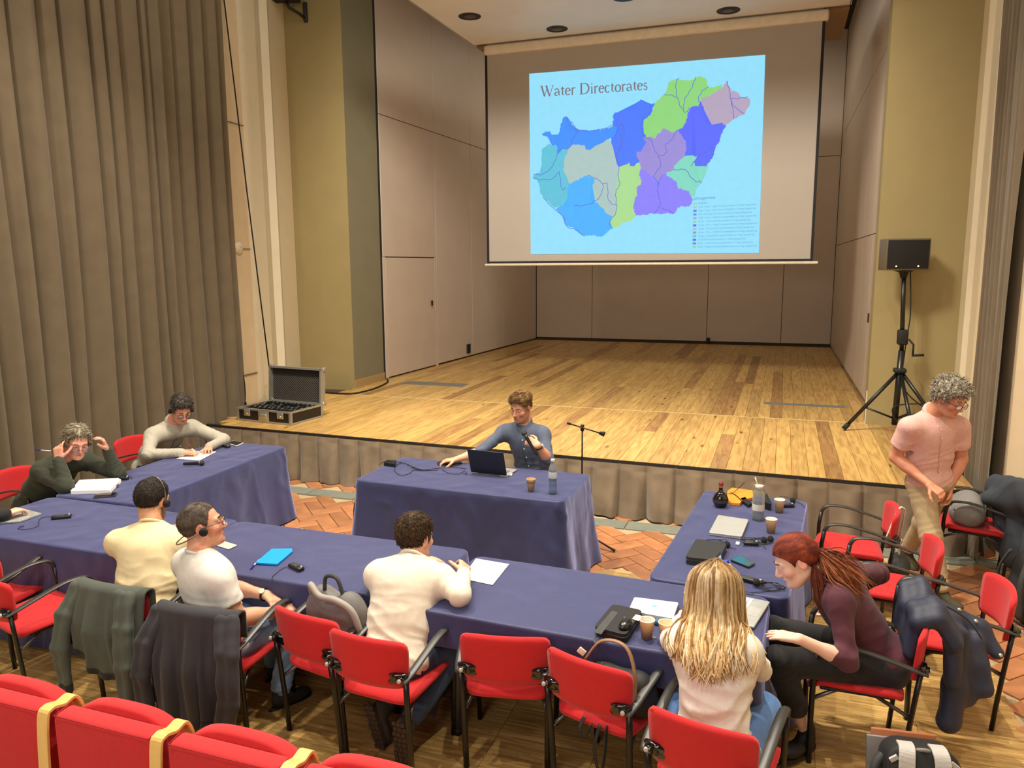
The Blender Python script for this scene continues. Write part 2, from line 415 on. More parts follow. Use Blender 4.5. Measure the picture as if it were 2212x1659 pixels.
ys = [11.66, 13.62, 15.25, 16.95, 19.25]
for a, b_ in zip(ys, ys[1:]):
    zc = [ZS+.03, 2.66, 4.98, 7.6] if a < 12 else [ZS+.03, 4.98, 7.6]
    for z0, z1 in zip(zc, zc[1:]):
        if a < 12 and z0 < 1: continue
        panel(wl_, (LW(b_), b_), (LW(a), a), z0, z1, -.02)
panel(wl_, (LW(11.73), 11.73), (LW(11.66), 11.66), ZS, 2.66, -.02, gap=.0)
panel(wl_, (LW(13.62), 13.62), (LW(13.54), 13.54), ZS, 2.66, -.02, gap=.0)
dr = MB(); 
dd = struct(panel(None, (LW(13.54), 13.54), (LW(11.73), 11.73), ZS+.02, 2.655, -.026, name='door_1', gap=.008))
h = at(927, 655, x=LW(13.2)+.03); hb = MB(); hb.box((LW(13.35)+.03, 13.35, h.z), (.012, .06, .09)); hb.build('door_pull', mat('dark_bronze', (70, 58, 44), .4, .7), dd, local=False)
o_ = at(1012, 753, x=LW(15.1)); B = MB(); B.box((LW(o_.y)+.004, o_.y, o_.z), (.03, .17, .19)); tag(B.build('wall_socket_box', BLACK), 'small black recessed socket box low on the left stage wall', 'socket')
wr_ = wall('wall_stage_right', [(RW(10.1)+.02, 10.1), (RW(10.1)+.3, 10.1), (RW(19.3)+.3, 19.3), (RW(19.3)+.02, 19.3)], SEAM)
ys = [10.1, 11.9, 13.2, 15.0, 17.1, 19.25]
for a, b_ in zip(ys, ys[1:]):
    for z0, z1 in zip([ZS+.03, 2.9, 5.3], [2.9, 5.3, 7.6]): panel(wr_, (RW(a), a), (RW(b_), b_), z0, z1, -.02)
B = MB(); B.box((RW(11.8)-.012, 11.72, 1.75), (.014, .05, .13)); B.build('door_pull', mat('dark_bronze', (70, 58, 44)), wr_)
B = MB(); B.box((1.06, 10.08, ZS+.2), (.1, .03, .4)); struct(B.build('trim_1', mat('trim_white', (205, 192, 168), .6)))
wb_ = wall('wall_stage_back', [(-6.4, 19.3), (1.4, 19.3), (1.4, 19.6), (-6.4, 19.6)], SEAM)
for a, b_ in zip([-6.09, -4.6, -1.72, .0, 1.1], [-4.6, -1.72, .0, 1.1, 1.2]):
    for z0, z1 in zip([ZS+.06, 4.9], [4.9, 7.6]): panel(wb_, (a, 19.3), (b_, 19.3), z0, z1, -.02)
p_ = at(1530, 738, y=19.2); B = MB(); B.box((p_.x, 19.2, ZS+.08), (.07, .1, .15)); tag(B.build('floor_socket_post', BLACK), 'tiny black box at the foot of the back stage wall', 'socket')
# stage ceiling high above and proscenium gap
B = MB(); B.box((-2.6, 15.6, 7.65), (8.4, 8.4, .1)); struct(B.build('ceiling_stage', mat('stage_black', (40, 34, 28), .8)))
B = MB(); B.box((-6.44, 11.63, 4.1), (.05, .12, 7)); B.build('gap_strip', BLACK, wl_)
# ceiling panel over the stage with round openings
SZ = 6.106
cp = MB(); 
bm = bmesh.new()
def soffit():
    x0, x1, y0, y1 = -5.02, .72, 8.6, 12.44
    holes = [(-4.50, 11.03), (-3.47, 12.06), (-.92, 12.09), (-2.22, 11.02), (-.05, 11.0)]
    b = MB(); r = .155; seg = 24; n = 16
    # plate with round openings: rows of cells, each hole cell triangulated as a ring
    xsplit = sorted({x0, x1, *[h[0]-.35 for h in holes], *[h[0]+.35 for h in holes]}); ysplit = sorted({y0, y1, *[h[1]-.3 for h in holes], *[h[1]+.3 for h in holes if h[1]+.3 < y1]})
    for xa, xb in zip(xsplit, xsplit[1:]):
        for ya, yb in zip(ysplit, ysplit[1:]):
            b.add([(xa, ya, SZ), (xa, yb, SZ), (xb, yb, SZ), (xb, ya, SZ)], [(0, 1, 2, 3)])
    return b, holes
so, holes = soffit()
so.box((-2.15, 8.6, SZ+.06), (5.74, .02, .12)); so.box((-5.02, 10.52, SZ+.06), (.02, 3.84, .12)); so.box((.72, 10.52, SZ+.06), (.02, 3.84, .12)); so.box((-2.15, 12.44, SZ+.06), (5.74, .02, .12))
so.box((-2.15, 10.5, SZ+.11), (5.7, 3.8, .02))
SOFM = mat('soffit_panel', (232, 224, 212), .5, var=.05, scale=1.5)
soo = struct(so.build('ceiling_panel', SOFM))
for hx, hy in holes:
    b = MB(); b.lathe([(.0, -.002), (.12, -.002), (.155, -.003), (.165, -.008), (.165, .004)], 28, (hx, hy, SZ)); b.build('downlight_ring', mat('downlight_black', (26, 22, 18), .5), soo)
    b = MB(); b.lathe([(.0, -.0125), (.06, -.0125), (.085, -.010), (.085, .004)], 20, (hx, hy, SZ)); b.build('downlight_lens', mat('downlight_lens', (60, 50, 38), .2), soo)
B = MB(); B.box((-2.15, 13.42, SZ+.05), (5.74, 1.65, .1)); struct(B.build('ceiling_panel_rear', mat('soffit_shaded', (150, 118, 78), .5, var=.06)))  # soffit behind the screen, its darkness put into the colour
# ------------------------------------------------------------------ hall side: pillars and mouldings
b = MB(); b.prism([(-7.34, 10.52), (-6.41, 10.62), (-6.41, 10.63), (-7.34, 11.6)], ZS-.05, HT); pl = struct(b.build('wall_left_pillar', OLIVE))
b = MB(); b.prism([(-6.41, 10.622), (-6.40, 11.57), (-6.6, 11.57), (-7.0, 10.75)], ZS-.05, HT); b.build('reveal', OLIVED, pl)
b = MB(); b.prism([(-6.395, 10.63), (-6.382, 11.57), (-6.40, 11.57), (-6.412, 10.63)], ZS-.02, ZS+.13); b.build('skirting', mat('skirting_tan', (168, 138, 92), .5), pl)
prof = [(-6.99, 8.40), (-7.03, 9.02), (-7.075, 9.17), (-7.13, 9.30), (-7.125, 9.52), (-7.19, 9.72), (-7.17, 9.88), (-7.22, 9.98), (-7.335, 10.515)]
mm = [STONE, CREAM, CREAM, CREAM_SHADED, CREAM_SHADED, CREAM, CREAM_SHADED, CREAM_SHADED]
trimroot = None
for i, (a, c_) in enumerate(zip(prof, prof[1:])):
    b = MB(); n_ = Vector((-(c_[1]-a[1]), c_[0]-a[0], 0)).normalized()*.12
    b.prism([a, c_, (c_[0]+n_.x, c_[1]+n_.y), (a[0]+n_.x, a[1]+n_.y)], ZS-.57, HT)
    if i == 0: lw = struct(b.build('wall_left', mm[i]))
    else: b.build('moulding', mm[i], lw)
for z in (1.02, 2.75, 4.4, 6.1):
    b = MB(); b.box((-6.999, 8.71, z), (.012, .62, .006), Matrix.Rotation(radians(3.7), 3, 'Z')); b.build('stone_joint', SEAM, lw)
b = MB(); b.box((-7.3, 4.6, 3.7), (.2, 8, 7.6)); struct(b.build('wall_left_rear', STONE))
# right side
b = MB(); b.prism([(1.02, 10.02), (1.03, 10.4), (2.2, 10.4), (1.905, 9.93)], 0, HT); pr_ = struct(b.build('wall_right_pillar', OLIVE))
prof = [(1.905, 9.935), (1.89, 9.60), (1.855, 9.42), (1.875, 9.25), (1.80, 8.85), (1.80, 8.62), (1.745, 8.30), (1.84, 8.0), (1.82, 7.2), (2.36, 6.4), (2.36, 2)]
mm = [CREAM_SHADED, CREAM_SHADED, CREAM, CREAM, CREAM_SHADED, CREAM, STONE, STONE, STONE, STONE]
for i, (a, c_) in enumerate(zip(prof, prof[1:])):
    b = MB(); n_ = Vector((-(c_[1]-a[1]), c_[0]-a[0], 0)).normalized()*.12
    b.prism([a, c_, (c_[0]+n_.x, c_[1]+n_.y), (a[0]+n_.x, a[1]+n_.y)][::-1], 0, HT)
    if i == 0: rw = struct(b.build('wall_right', mm[i]))
    else: b.build('moulding', mm[i], rw)
# ------------------------------------------------------------------ curtains
def curtain(path, z0, z1, pitch, depth, seed, zn=14, flare=.0):
    rs = random.Random(seed); P = [Vector((x, y, 0)) for x, y in path]
    L = sum((b-a).length for a, b in zip(P, P[1:])); n = int(L/.016); pts = []
    def along(s):
        for a, b in zip(P, P[1:]):
            l = (b-a).length
            if s <= l or b is P[-1]: d = (b-a).normalized(); return a+d*s, Vector((-d.y, d.x, 0))
            s -= l
    edges = [0]
    while edges[-1] < L: edges.append(edges[-1]+pitch*rs.uniform(.55, 1.45))
    dep = [rs.uniform(.6, 1.25) for _ in edges]; ph = [rs.uniform(0, 6) for _ in edges]
    G = []
    for iz in range(zn+1):
        z = z0+(z1-z0)*iz/zn; row = []
        for i in range(n+1):
            s = L*i/n; k = 0
            ss = s+.03*sin(z*.9+s*2.1)*(1-iz/zn)
            while k < len(edges)-2 and edges[k+1] <= ss: k += 1
            t = min(1, max(0, (ss-edges[k])/(edges[k+1]-edges[k])))
            f = (sin(pi*t**.62))**.8
            d = depth*dep[k]*f+.014*sin(7*t+ph[k]+z*.7)
            p, nn = along(s); p = p+nn*(d+flare*(1-iz/zn)); row.append((p.x, p.y, z))
        G.append(row)
    b = MB(); b.grid(G); return b
cu = curtain([(-6.81, 8.38), (-6.93, 5.8), (-7.0, 3.6)], .02, HT, .225, .15, 3)
tag(cu.build('curtain', VELVET), 'tall taupe velvet curtain hanging in folds along the left wall', 'curtain')
cu = curtain([(1.74, 7.2), (1.76, 7.62), (1.80, 8.22)], .02, HT, .17, .065, 8)
tag(cu.build('curtain', VELVET), 'taupe velvet curtain bunched beside the right pillar', 'curtain')
# swag of the tied back curtain at the far right
G = []
for i in range(15):
    z = 2.55+i*.35; row = []
    for j in range(21):
        t = j/20; wv = .05*sin(t*19+i*.3); lo = 2.22+.32*t if i == 0 else z
        row.append((1.82+.10*t+wv*.6-(.05 if i > 3 else 0), 7.28-.9*t, lo if i == 0 else z))
    G.append(row)
b = MB(); b.grid(G); tag(b.build('curtain', VELVET), 'taupe curtain drawn up into a swag at the right edge', 'curtain')
b = MB(); b.lathe([(.0, .028), (.05, .026), (.078, .012), (.086, .0)], 28, (0, 0, 0), Matrix.Rotation(radians(90), 3, 'Y'))
b.lathe([(.024, .032), (.03, .034), (.036, .030)], 20, (0, 0, 0), Matrix.Rotation(radians(90), 3, 'Y'))
wd = b.build('wall_sounder', mat('ivory_plastic', (226, 212, 184), .4)); q = at(518, 536, x=-6.985); wd.location = (-7.005, q.y, q.z); tag(wd, 'round ivory wall sounder between the curtain and the pilaster', 'alarm')
# ------------------------------------------------------------------ projection screen and slide
def emis(name, rgb, k=1.0):  # projector light put in as the surface's own glow
    if name in MATS: return MATS[name]
    m = bpy.data.materials.new(name); m.use_nodes = True; nt = m.node_tree; b = nt.nodes['Principled BSDF']
    b.inputs['Base Color'].default_value = (.02, .02, .02, 1); b.inputs['Roughness'].default_value = .9; b.inputs['Specular IOR Level'].default_value = 0
    tc = nt.nodes.new('ShaderNodeTexCoord'); nz = nt.nodes.new('ShaderNodeTexNoise'); nz.inputs['Scale'].default_value = 9; nz.inputs['Detail'].default_value = 6
    nt.links.new(tc.outputs['Object'], nz.inputs['Vector']); mr = nt.nodes.new('ShaderNodeMapRange'); mr.inputs['To Min'].default_value = k*.94; mr.inputs['To Max'].default_value = k*1.05
    nt.links.new(nz.outputs['Fac'], mr.inputs['Value']); nt.links.new(mr.outputs[0], b.inputs['Emission Strength'])
    b.inputs['Emission Color'].default_value = (*lin(rgb), 1); MATS[name] = m; return m
SY = 12.5
scr = thing('projection_screen', 'large white projection screen showing a coloured map slide above the stage', 'screen', (-2.2, SY, 2.52))
SCRM = mat('screen_cloth', (174, 165, 154), .8, var=.02, scale=2)
b = MB(); b.box((-2.215, SY+.012, 4.35), (5.17, .012, 3.62)); b.build('screen_cloth', SCRM, scr, local=False)
b = MB(); b.box((-4.82, SY+.008, 4.32), (.04, .016, 3.58)); b.box((.385, SY+.008, 4.32), (.04, .016, 3.58)); b.box((-2.215, SY+.006, 2.555), (5.24, .02, .03)); b.build('screen_border', BLACK, scr, local=False)
b = MB(); b.rbox((-2.2, SY, 2.515), (5.36, .045, .04), .015); b.build('weight_bar', mat('bar_white', (226, 214, 190), .5), scr, local=False)
b = MB(); b.rbox((-2.2, SY+.03, 6.02), (5.3, .16, .16), .04); b.build('screen_housing', mat('bar_white', (226, 214, 190)), scr, local=False)
def SP(x, y, d=0): p = at(1140+x/3.606, 100+y/3.606, y=SY); return (p.x, SY-.002-d, p.z)
def poly(pts, d, m, name):
    bm = bmesh.new(); vs = [bm.verts.new(SP(x, y, d)) for x, y in pts]
    f = bm.faces.new(vs)
    if f.normal.y > 0: f.normal_flip()
    bmesh.ops.triangulate(bm, faces=[f])
    q = MB(); bm.verts.index_update(); q.add([v.co[:] for v in bm.verts], [[v.index for v in f.verts] for f in bm.faces]); bm.free()
    return q.build(name, m, scr, local=False)
def jag(pts, amp=7, n=4, seed=1):
    rs = random.Random(seed); out = []
    for i in range(len(pts)):
        a, c = pts[i], pts[(i+1) % len(pts)]; key = hash((min(a, c), max(a, c)))
        r2 = random.Random(key); L = math.hypot(c[0]-a[0], c[1]-a[1]); k = max(1, int(L/9)); rev = a > c
        offs = [r2.uniform(-.5, .5) for _ in range(k)]
        if rev: offs = [-o for o in offs[::-1]]
        out.append(a)
        for j in range(1, k):
            t = j/k; o = offs[j-1] if not rev else offs[j]
            o *= min(amp+3, L*.42); nx, ny = -(c[1]-a[1])/L, (c[0]-a[0])/L
            out.append((a[0]+(c[0]-a[0])*t+nx*o, a[1]+(c[1]-a[1])*t+ny*o))
    return out
pad = [(12, 214), (1850, 66), (1800, 1610), (24, 1620)]
poly(pad, .0, emis('slide_cyan', (150, 225, 253)), 'slide')
REG = [
 ((70, 148, 255), [(110,690),(140,662),(178,668),(190,690),(250,680),(255,610),(270,590),(272,565),(295,548),(315,560),(345,610),(400,655),(470,655),(560,650),(640,635),(665,615),(700,625),(705,650),(680,690),(650,715),(620,725),(590,755),(570,785),(530,775),(495,800),(485,825),(455,805),(440,770),(385,772),(345,768),(320,795),(265,800),(230,850),(220,835),(235,800),(225,770),(195,775),(175,750),(160,715),(140,700)]),
 ((98, 196, 220), [(165,760),(195,775),(225,770),(235,800),(220,835),(230,850),(265,800),(320,795),(318,830),(290,860),(285,930),(275,960),(300,990),(310,1030),(322,1070),(312,1100),(312,1180),(305,1235),(250,1240),(210,1260),(165,1215),(120,1180),(95,1130),(90,1080),(75,1040),(35,1025),(50,1000),(110,975),(120,950),(108,930),(115,890),(105,870),(112,840),(112,800)]),
 ((174, 200, 196), [(345,768),(385,772),(440,770),(455,805),(485,825),(495,800),(530,775),(570,785),(590,755),(620,725),(650,740),(668,790),(692,840),(690,890),(705,940),(705,1010),(718,1080),(710,1110),(688,1125),(690,1180),(690,1290),(660,1330),(610,1295),(590,1260),(560,1250),(545,1215),(500,1230),(495,1190),(490,1100),(505,1080),(520,1060),(520,1030),(460,1005),(400,1035),(340,1070),(322,1070),(310,1030),(300,990),(275,960),(285,930),(290,860),(318,830),(320,795)]),
 ((78, 180, 255), [(322,1070),(340,1070),(400,1035),(460,1005),(520,1030),(520,1060),(505,1080),(490,1100),(495,1190),(500,1230),(545,1215),(560,1250),(590,1260),(610,1295),(660,1330),(640,1370),(665,1415),(630,1440),(600,1465),(570,1485),(520,1470),(430,1475),(380,1440),(360,1415),(310,1400),(290,1370),(270,1320),(220,1275),(250,1240),(305,1235),(312,1180),(312,1100)]),
 ((80, 126, 255), [(665,540),(685,515),(750,497),(840,485),(850,440),(880,415),(910,430),(935,440),(950,460),(985,440),(990,460),(965,490),(970,515),(950,540),(905,575),(903,640),(890,700),(920,740),(950,780),(970,820),(935,830),(900,830),(850,820),(850,860),(870,905),(850,910),(830,935),(800,940),(790,905),(770,920),(745,930),(715,940),(705,940),(690,890),(692,840),(668,790),(650,740),(650,715),(680,690),(705,650),(700,625),(665,615)]),
 ((146, 216, 128), [(903,640),(905,575),(950,540),(970,510),(980,470),(1000,435),(1040,395),(1060,380),(1090,320),(1100,280),(1150,255),(1230,262),(1260,270),(1290,262),(1310,240),(1350,232),(1390,255),(1400,290),(1410,320),(1440,320),(1490,305),(1515,298),(1510,325),(1470,350),(1400,395),(1350,405),(1340,430),(1330,470),(1290,468),(1260,490),(1245,530),(1235,590),(1200,640),(1165,650),(1140,670),(1110,665),(1060,640),(1040,660),(1010,690),(995,720),(960,705),(920,705),(905,670)]),
 ((184, 168, 192), [(1510,325),(1550,270),(1570,310),(1590,350),(1620,350),(1645,370),(1650,405),(1690,395),(1725,405),(1732,450),(1700,500),(1690,530),(1640,550),(1605,570),(1575,590),(1540,620),(1510,595),(1490,600),(1450,615),(1400,605),(1380,580),(1370,520),(1370,470),(1350,430),(1350,405),(1400,395),(1470,350)]),
 ((96, 112, 255), [(1340,430),(1350,430),(1370,470),(1370,520),(1380,580),(1400,605),(1450,615),(1490,600),(1510,595),(1545,625),(1520,660),(1500,700),(1500,730),(1470,770),(1450,830),(1440,870),(1405,910),(1390,935),(1270,935),(1320,860),(1270,850),(1220,855),(1235,800),(1230,740),(1200,700),(1165,650),(1200,640),(1235,590),(1245,530),(1260,490),(1290,468),(1330,470)]),
 ((158, 144, 218), [(890,700),(920,705),(960,705),(995,720),(1010,690),(1060,640),(1110,665),(1140,670),(1165,650),(1200,700),(1230,740),(1235,800),(1220,855),(1180,890),(1140,930),(1130,970),(1080,985),(1050,1010),(1010,1065),(980,1015),(930,985),(885,955),(870,905),(850,860),(850,820),(900,830),(935,830),(970,820),(950,780),(920,740)]),
 ((132, 218, 196), [(1220,855),(1270,850),(1320,860),(1270,935),(1390,935),(1410,920),(1400,960),(1370,1000),(1360,1050),(1340,1080),(1310,1110),(1300,1175),(1270,1165),(1255,1130),(1170,1105),(1155,1050),(1080,1010),(1080,985),(1130,970),(1140,930),(1180,890)]),
 ((142, 132, 252), [(850,960),(885,955),(930,985),(980,1015),(1010,1065),(1050,1010),(1080,985),(1080,1010),(1155,1050),(1170,1105),(1255,1130),(1270,1165),(1285,1190),(1275,1230),(1250,1250),(1200,1245),(1165,1265),(1150,1300),(1130,1310),(1090,1295),(1030,1310),(970,1300),(920,1312),(840,1320),(830,1270),(795,1210),(830,1180),(855,1160),(830,1110),(880,1080),(885,1040),(860,1000)]),
 ((172, 222, 148), [(715,940),(745,930),(770,920),(790,905),(800,940),(830,935),(850,910),(870,905),(885,955),(850,960),(860,1000),(885,1040),(880,1080),(830,1110),(855,1160),(830,1180),(795,1210),(830,1270),(840,1320),(800,1365),(740,1370),(720,1400),(660,1415),(640,1370),(660,1330),(690,1290),(688,1125),(710,1110),(718,1080),(705,1010),(705,940)])]
for i, (col, pts) in enumerate(REG): poly(jag(pts), .001+.0003*i, emis('map_region_%d' % i, col), 'map_region')
RIV = [[(295,548),(350,600),(400,655),(560,650),(665,615),(700,625),(735,605),(750,650),(742,740),(705,850),(712,940),(705,1010),(718,1080),(688,1125),(690,1200),(690,1290),(640,1370),(665,1425)],
 [(305,560),(320,610),(370,650),(400,672)], [(400,655),(350,720),(330,790),(265,800),(230,850),(190,940),(120,995),(40,1000)], [(50,1030),(120,1040),(200,1030),(245,980),(260,1090),(275,1120),(295,1100)],
 [(470,1005),(530,1030),(585,1075),(570,1160),(520,1210),(440,1240),(370,1240)], [(585,1075),(620,1070),(630,1200),(690,1240)], [(735,605),(720,780),(690,850),(712,920)],
 [(1180,245),(1155,290),(1165,400),(1210,500),(1240,510),(1260,480)], [(1060,380),(1110,380),(1165,400)], [(1310,240),(1270,340),(1225,410),(1215,500)], [(1410,320),(1370,340),(1330,400),(1340,440)],
 [(1550,270),(1570,340),(1580,410),(1600,500),(1605,570)], [(1580,410),(1650,405),(1715,395)], [(1580,420),(1620,480),(1685,525)], [(950,460),(955,515),(900,545),(890,690),(960,730),(985,800),(1020,860),(1035,930),(985,1010),(1020,1070),(1010,1120),(1025,1180),(1030,1240),(985,1305)],
 [(1165,650),(1120,730),(1070,770),(1085,825),(1025,860)], [(1270,935),(1330,860),(1430,800),(1450,830)], [(1130,965),(1190,960),(1230,965),(1300,1050),(1340,1050),(1350,1070)], [(1030,1260),(1090,1275),(1140,1305)], [(1050,1000),(1025,1050),(1015,1080)], [(120,1180),(210,1270),(280,1330),(300,1400),(380,1430),(430,1475)]]
for L_ in RIV:
    rv = MB()
    pts = spline([SP(x, y, .0062) for x, y in L_], 4); w_ = .0045
    for i, p in enumerate(pts): p.x += .008*sin(i*2.3); p.z += .008*sin(i*1.7)
    for a, c_ in zip(pts, pts[1:]):
        d = (c_-a); 
        if d.length < 1e-5: continue
        n_ = Vector((-d.z, 0, d.x)).normalized()*w_; rv.add([a+n_, a-n_, c_-n_, c_+n_], [(0, 1, 2, 3)])
    rv.build('river_line', emis('slide_river', (92, 108, 216)), scr, local=False)
# serif lettering drawn with a broad pen: strokes (x, y, half width)
def pen_st(st, out, x0, y0, s, ax, az):
    for stroke in st:
        P = [(x0+p[0]*s, y0+p[1]*s, p[2]*s) for p in stroke]
        for a, c_ in zip(P, P[1:]):
            dx, dy = c_[0]-a[0], c_[1]-a[1]; l = math.hypot(dx, dy) or 1; nx, ny = -dy/l, dx/l
            out.append([(a[0]+nx*a[2], a[1]+ny*a[2]), (a[0]-nx*a[2], a[1]-ny*a[2]), (c_[0]-nx*c_[2], c_[1]-ny*c_[2]), (c_[0]+nx*c_[2], c_[1]+ny*c_[2])])
def arc(cx_, cy_, rx, ry, a0, a1, wf, n=14):
    o = []
    for i in range(n+1):
        a = radians(a0+(a1-a0)*i/n); o.append((cx_+rx*cos(a), cy_+ry*sin(a), wf(a)))
    return o
T, K = .023, .058                      # thin and thick pen
ov = lambda a: T+(K-T)*abs(cos(a))**1.3
ser = lambda x, y, h=.11: [(x-h, y, .014), (x+h, y, .014)]
GL = {
 'W': (.98, [[(.08, .7, K), (.30, .0, K*.9)], [(.30, .0, T), (.50, .68, T)], [(.42, .7, K), (.66, .0, K*.9)], [(.66, .0, T), (.90, .7, T)], ser(.08, .7), ser(.43, .7, .09), ser(.90, .7, .09)]),
 'D': (.78, [[(.14, 0, K), (.14, .7, K)], [(.04, .7, T), (.34, .7, T)], [(.04, .0, T), (.34, .0, T)], arc(.32, .35, .36, .35, 90, -90, ov, 18)]),
 'a': (.46, [arc(.20, .30, .15, .16, 160, 0, lambda a: T+.012, 8)+[(.35, .3, K*.8), (.35, .06, K*.8), (.44, .02, T)], arc(.19, .12, .13, .11, 60, 300, ov, 12), [(.25, .26, T), (.35, .24, T)]]),
 't': (.32, [[(.15, .58, T), (.15, .5, K*.8), (.15, .10, K*.9), (.19, .02, T), (.29, .04, T)], [(.03, .44, T), (.29, .44, T)]]),
 'e': (.43, [[(.07, .26, T), (.38, .27, T)], arc(.22, .23, .16, .23, 8, 320, ov, 18)]),
 'r': (.36, [[(.11, 0, K*.85), (.11, .44, K*.7)], arc(.24, .30, .13, .15, 170, 50, lambda a: T+.016, 7), ser(.11, 0, .09), ser(.06, .44, .05)]),
 'i': (.24, [[(.12, 0, K*.85), (.12, .44, K*.7)], ser(.12, 0, .09), ser(.07, .44, .05), [(.12, .58, .04), (.12, .66, .04)]]),
 'c': (.41, [arc(.22, .22, .16, .23, 50, 318, ov, 18)]),
 'o': (.48, [arc(.24, .22, .18, .23, 0, 360, ov, 22)]),
 's': (.37, [arc(.18, .34, .11, .11, 30, 250, lambda a: T+.01, 8)+arc(.18, .12, .12, .12, 80, -160, lambda a: T+.014, 10)])}
tl = []; x = 0
for ch in 'Water Directorates':
    if ch == ' ': x += .26; continue
    wd_, st = GL[ch]; q_ = []; pen_st(st, q_, x, 0, 1, 0, 0); tl.append(q_); x += wd_
def title(u, v):                       # baseline on the slide, rising to the right like the projected frame
    X = 100+(u/x)*838; base = 394+(u/x)*(338-394); return SP(X, base-v*118, .006)
for L_ in tl:
    tt = MB()
    for q in L_: tt.add([title(u, v) for u, v in q], [(0, 1, 2, 3)])
    tt.build('title_letter', emis('slide_title', (128, 112, 122)), scr, local=False)
def text(s, m, parent, origin, xdir, updir, size, name='lettering', align='LEFT', ext=.0):
    cu_ = bpy.data.curves.new(name, 'FONT'); cu_.body = s; cu_.size = size; cu_.align_x = align; cu_.extrude = ext; cu_.resolution_u = 2
    o = bpy.data.objects.new(name, cu_); C.objects.link(o)
    X = Vector(xdir).normalized(); U = Vector(updir); U = (U-X*U.dot(X)).normalized(); Z_ = X.cross(U)
    M = Matrix(((X.x, U.x, Z_.x, origin[0]), (X.y, U.y, Z_.y, origin[1]), (X.z, U.z, Z_.z, origin[2]), (0, 0, 0, 1)))
    cu_.materials.append(m)
    dg = bpy.context.evaluated_depsgraph_get(); me = bpy.data.meshes.new_from_object(o.evaluated_get(dg)); bpy.data.objects.remove(o)
    vs = [tuple(M @ v.co) for v in me.vertices]; q = MB(); q.add(vs, [list(p.vertices) for p in me.polygons]); bpy.data.meshes.remove(me)
    return q.build(name, m, parent, local=False)
SLT = emis('slide_text', (104, 160, 214)); 
text('Jelmagyarázat', emis('slide_text_head', (110, 140, 190)), scr, SP(1290, 1196, .006), (1, 0, .02), (0, 0, 1), .062, 'slide_legend')
text('Folyók', SLT, scr, SP(1330, 1230, .006), (1, 0, .015), (0, 0, 1), .046, 'slide_legend')
LEG = ['Alsó - Duna - völgyi Környezetvédelmi és Vízügyi Igazgatóság', 'Alsó - Tisza - vidéki Környezetvédelmi és Vízügyi Igazgatóság', 'Dél - Dunántúli Környezetvédelmi és Vízügyi Igazgatóság', 'Felső - Tisza - vidéki Környezetvédelmi és Vízügyi Igazgatóság', 'Körös - vidéki Környezetvédelmi és Vízügyi Igazgatóság', 'Közép - Duna - völgyi Környezetvédelmi és Vízügyi Igazgatóság', 'Közép - Dunántúli Környezetvédelmi és Vízügyi Igazgatóság', 'Közép - Tisza - vidéki Környezetvédelmi és Vízügyi Igazgatóság', 'Nyugat - Dunántúli Környezetvédelmi és Vízügyi Igazgatóság', 'Tiszántúli Környezetvédelmi és Vízügyi Igazgatóság', 'Észak - Dunántúli Környezetvédelmi és Vízügyi Igazgatóság', 'Észak - Magyarországi Környezetvédelmi és Vízügyi Igazgatóság']
LC = [(176, 210, 130), (130, 110, 240), (80, 160, 240), (190, 160, 180), (150, 215, 150), (100, 105, 240), (185, 185, 190), (170, 140, 205), (110, 195, 205), (105, 95, 245), (95, 140, 245), (165, 215, 120)]
for i, s_ in enumerate(LEG):
    yy = 1254+i*28.2; xx = 1290-i*.5
    text(s_, SLT, scr, SP(xx+42, yy+4, .006), (1, 0, .02-.001*i), (0, 0, 1), .0345, 'slide_legend')
    q = MB(); q.add([SP(xx, yy-8, .006), SP(xx, yy+8, .006), SP(xx+26, yy+8, .006), SP(xx+26, yy-8, .006)], [(0, 1, 2, 3)]); q.build('legend_swatch', emis('swatch_%d' % i, LC[i]), scr, local=False)
q = MB(); q.add([SP(1290, 1226, .006), SP(1290, 1229, .006), SP(1322, 1228, .006), SP(1322, 1225, .006)], [(0, 1, 2, 3)]); q.build('legend_line', SLT, scr, local=False)

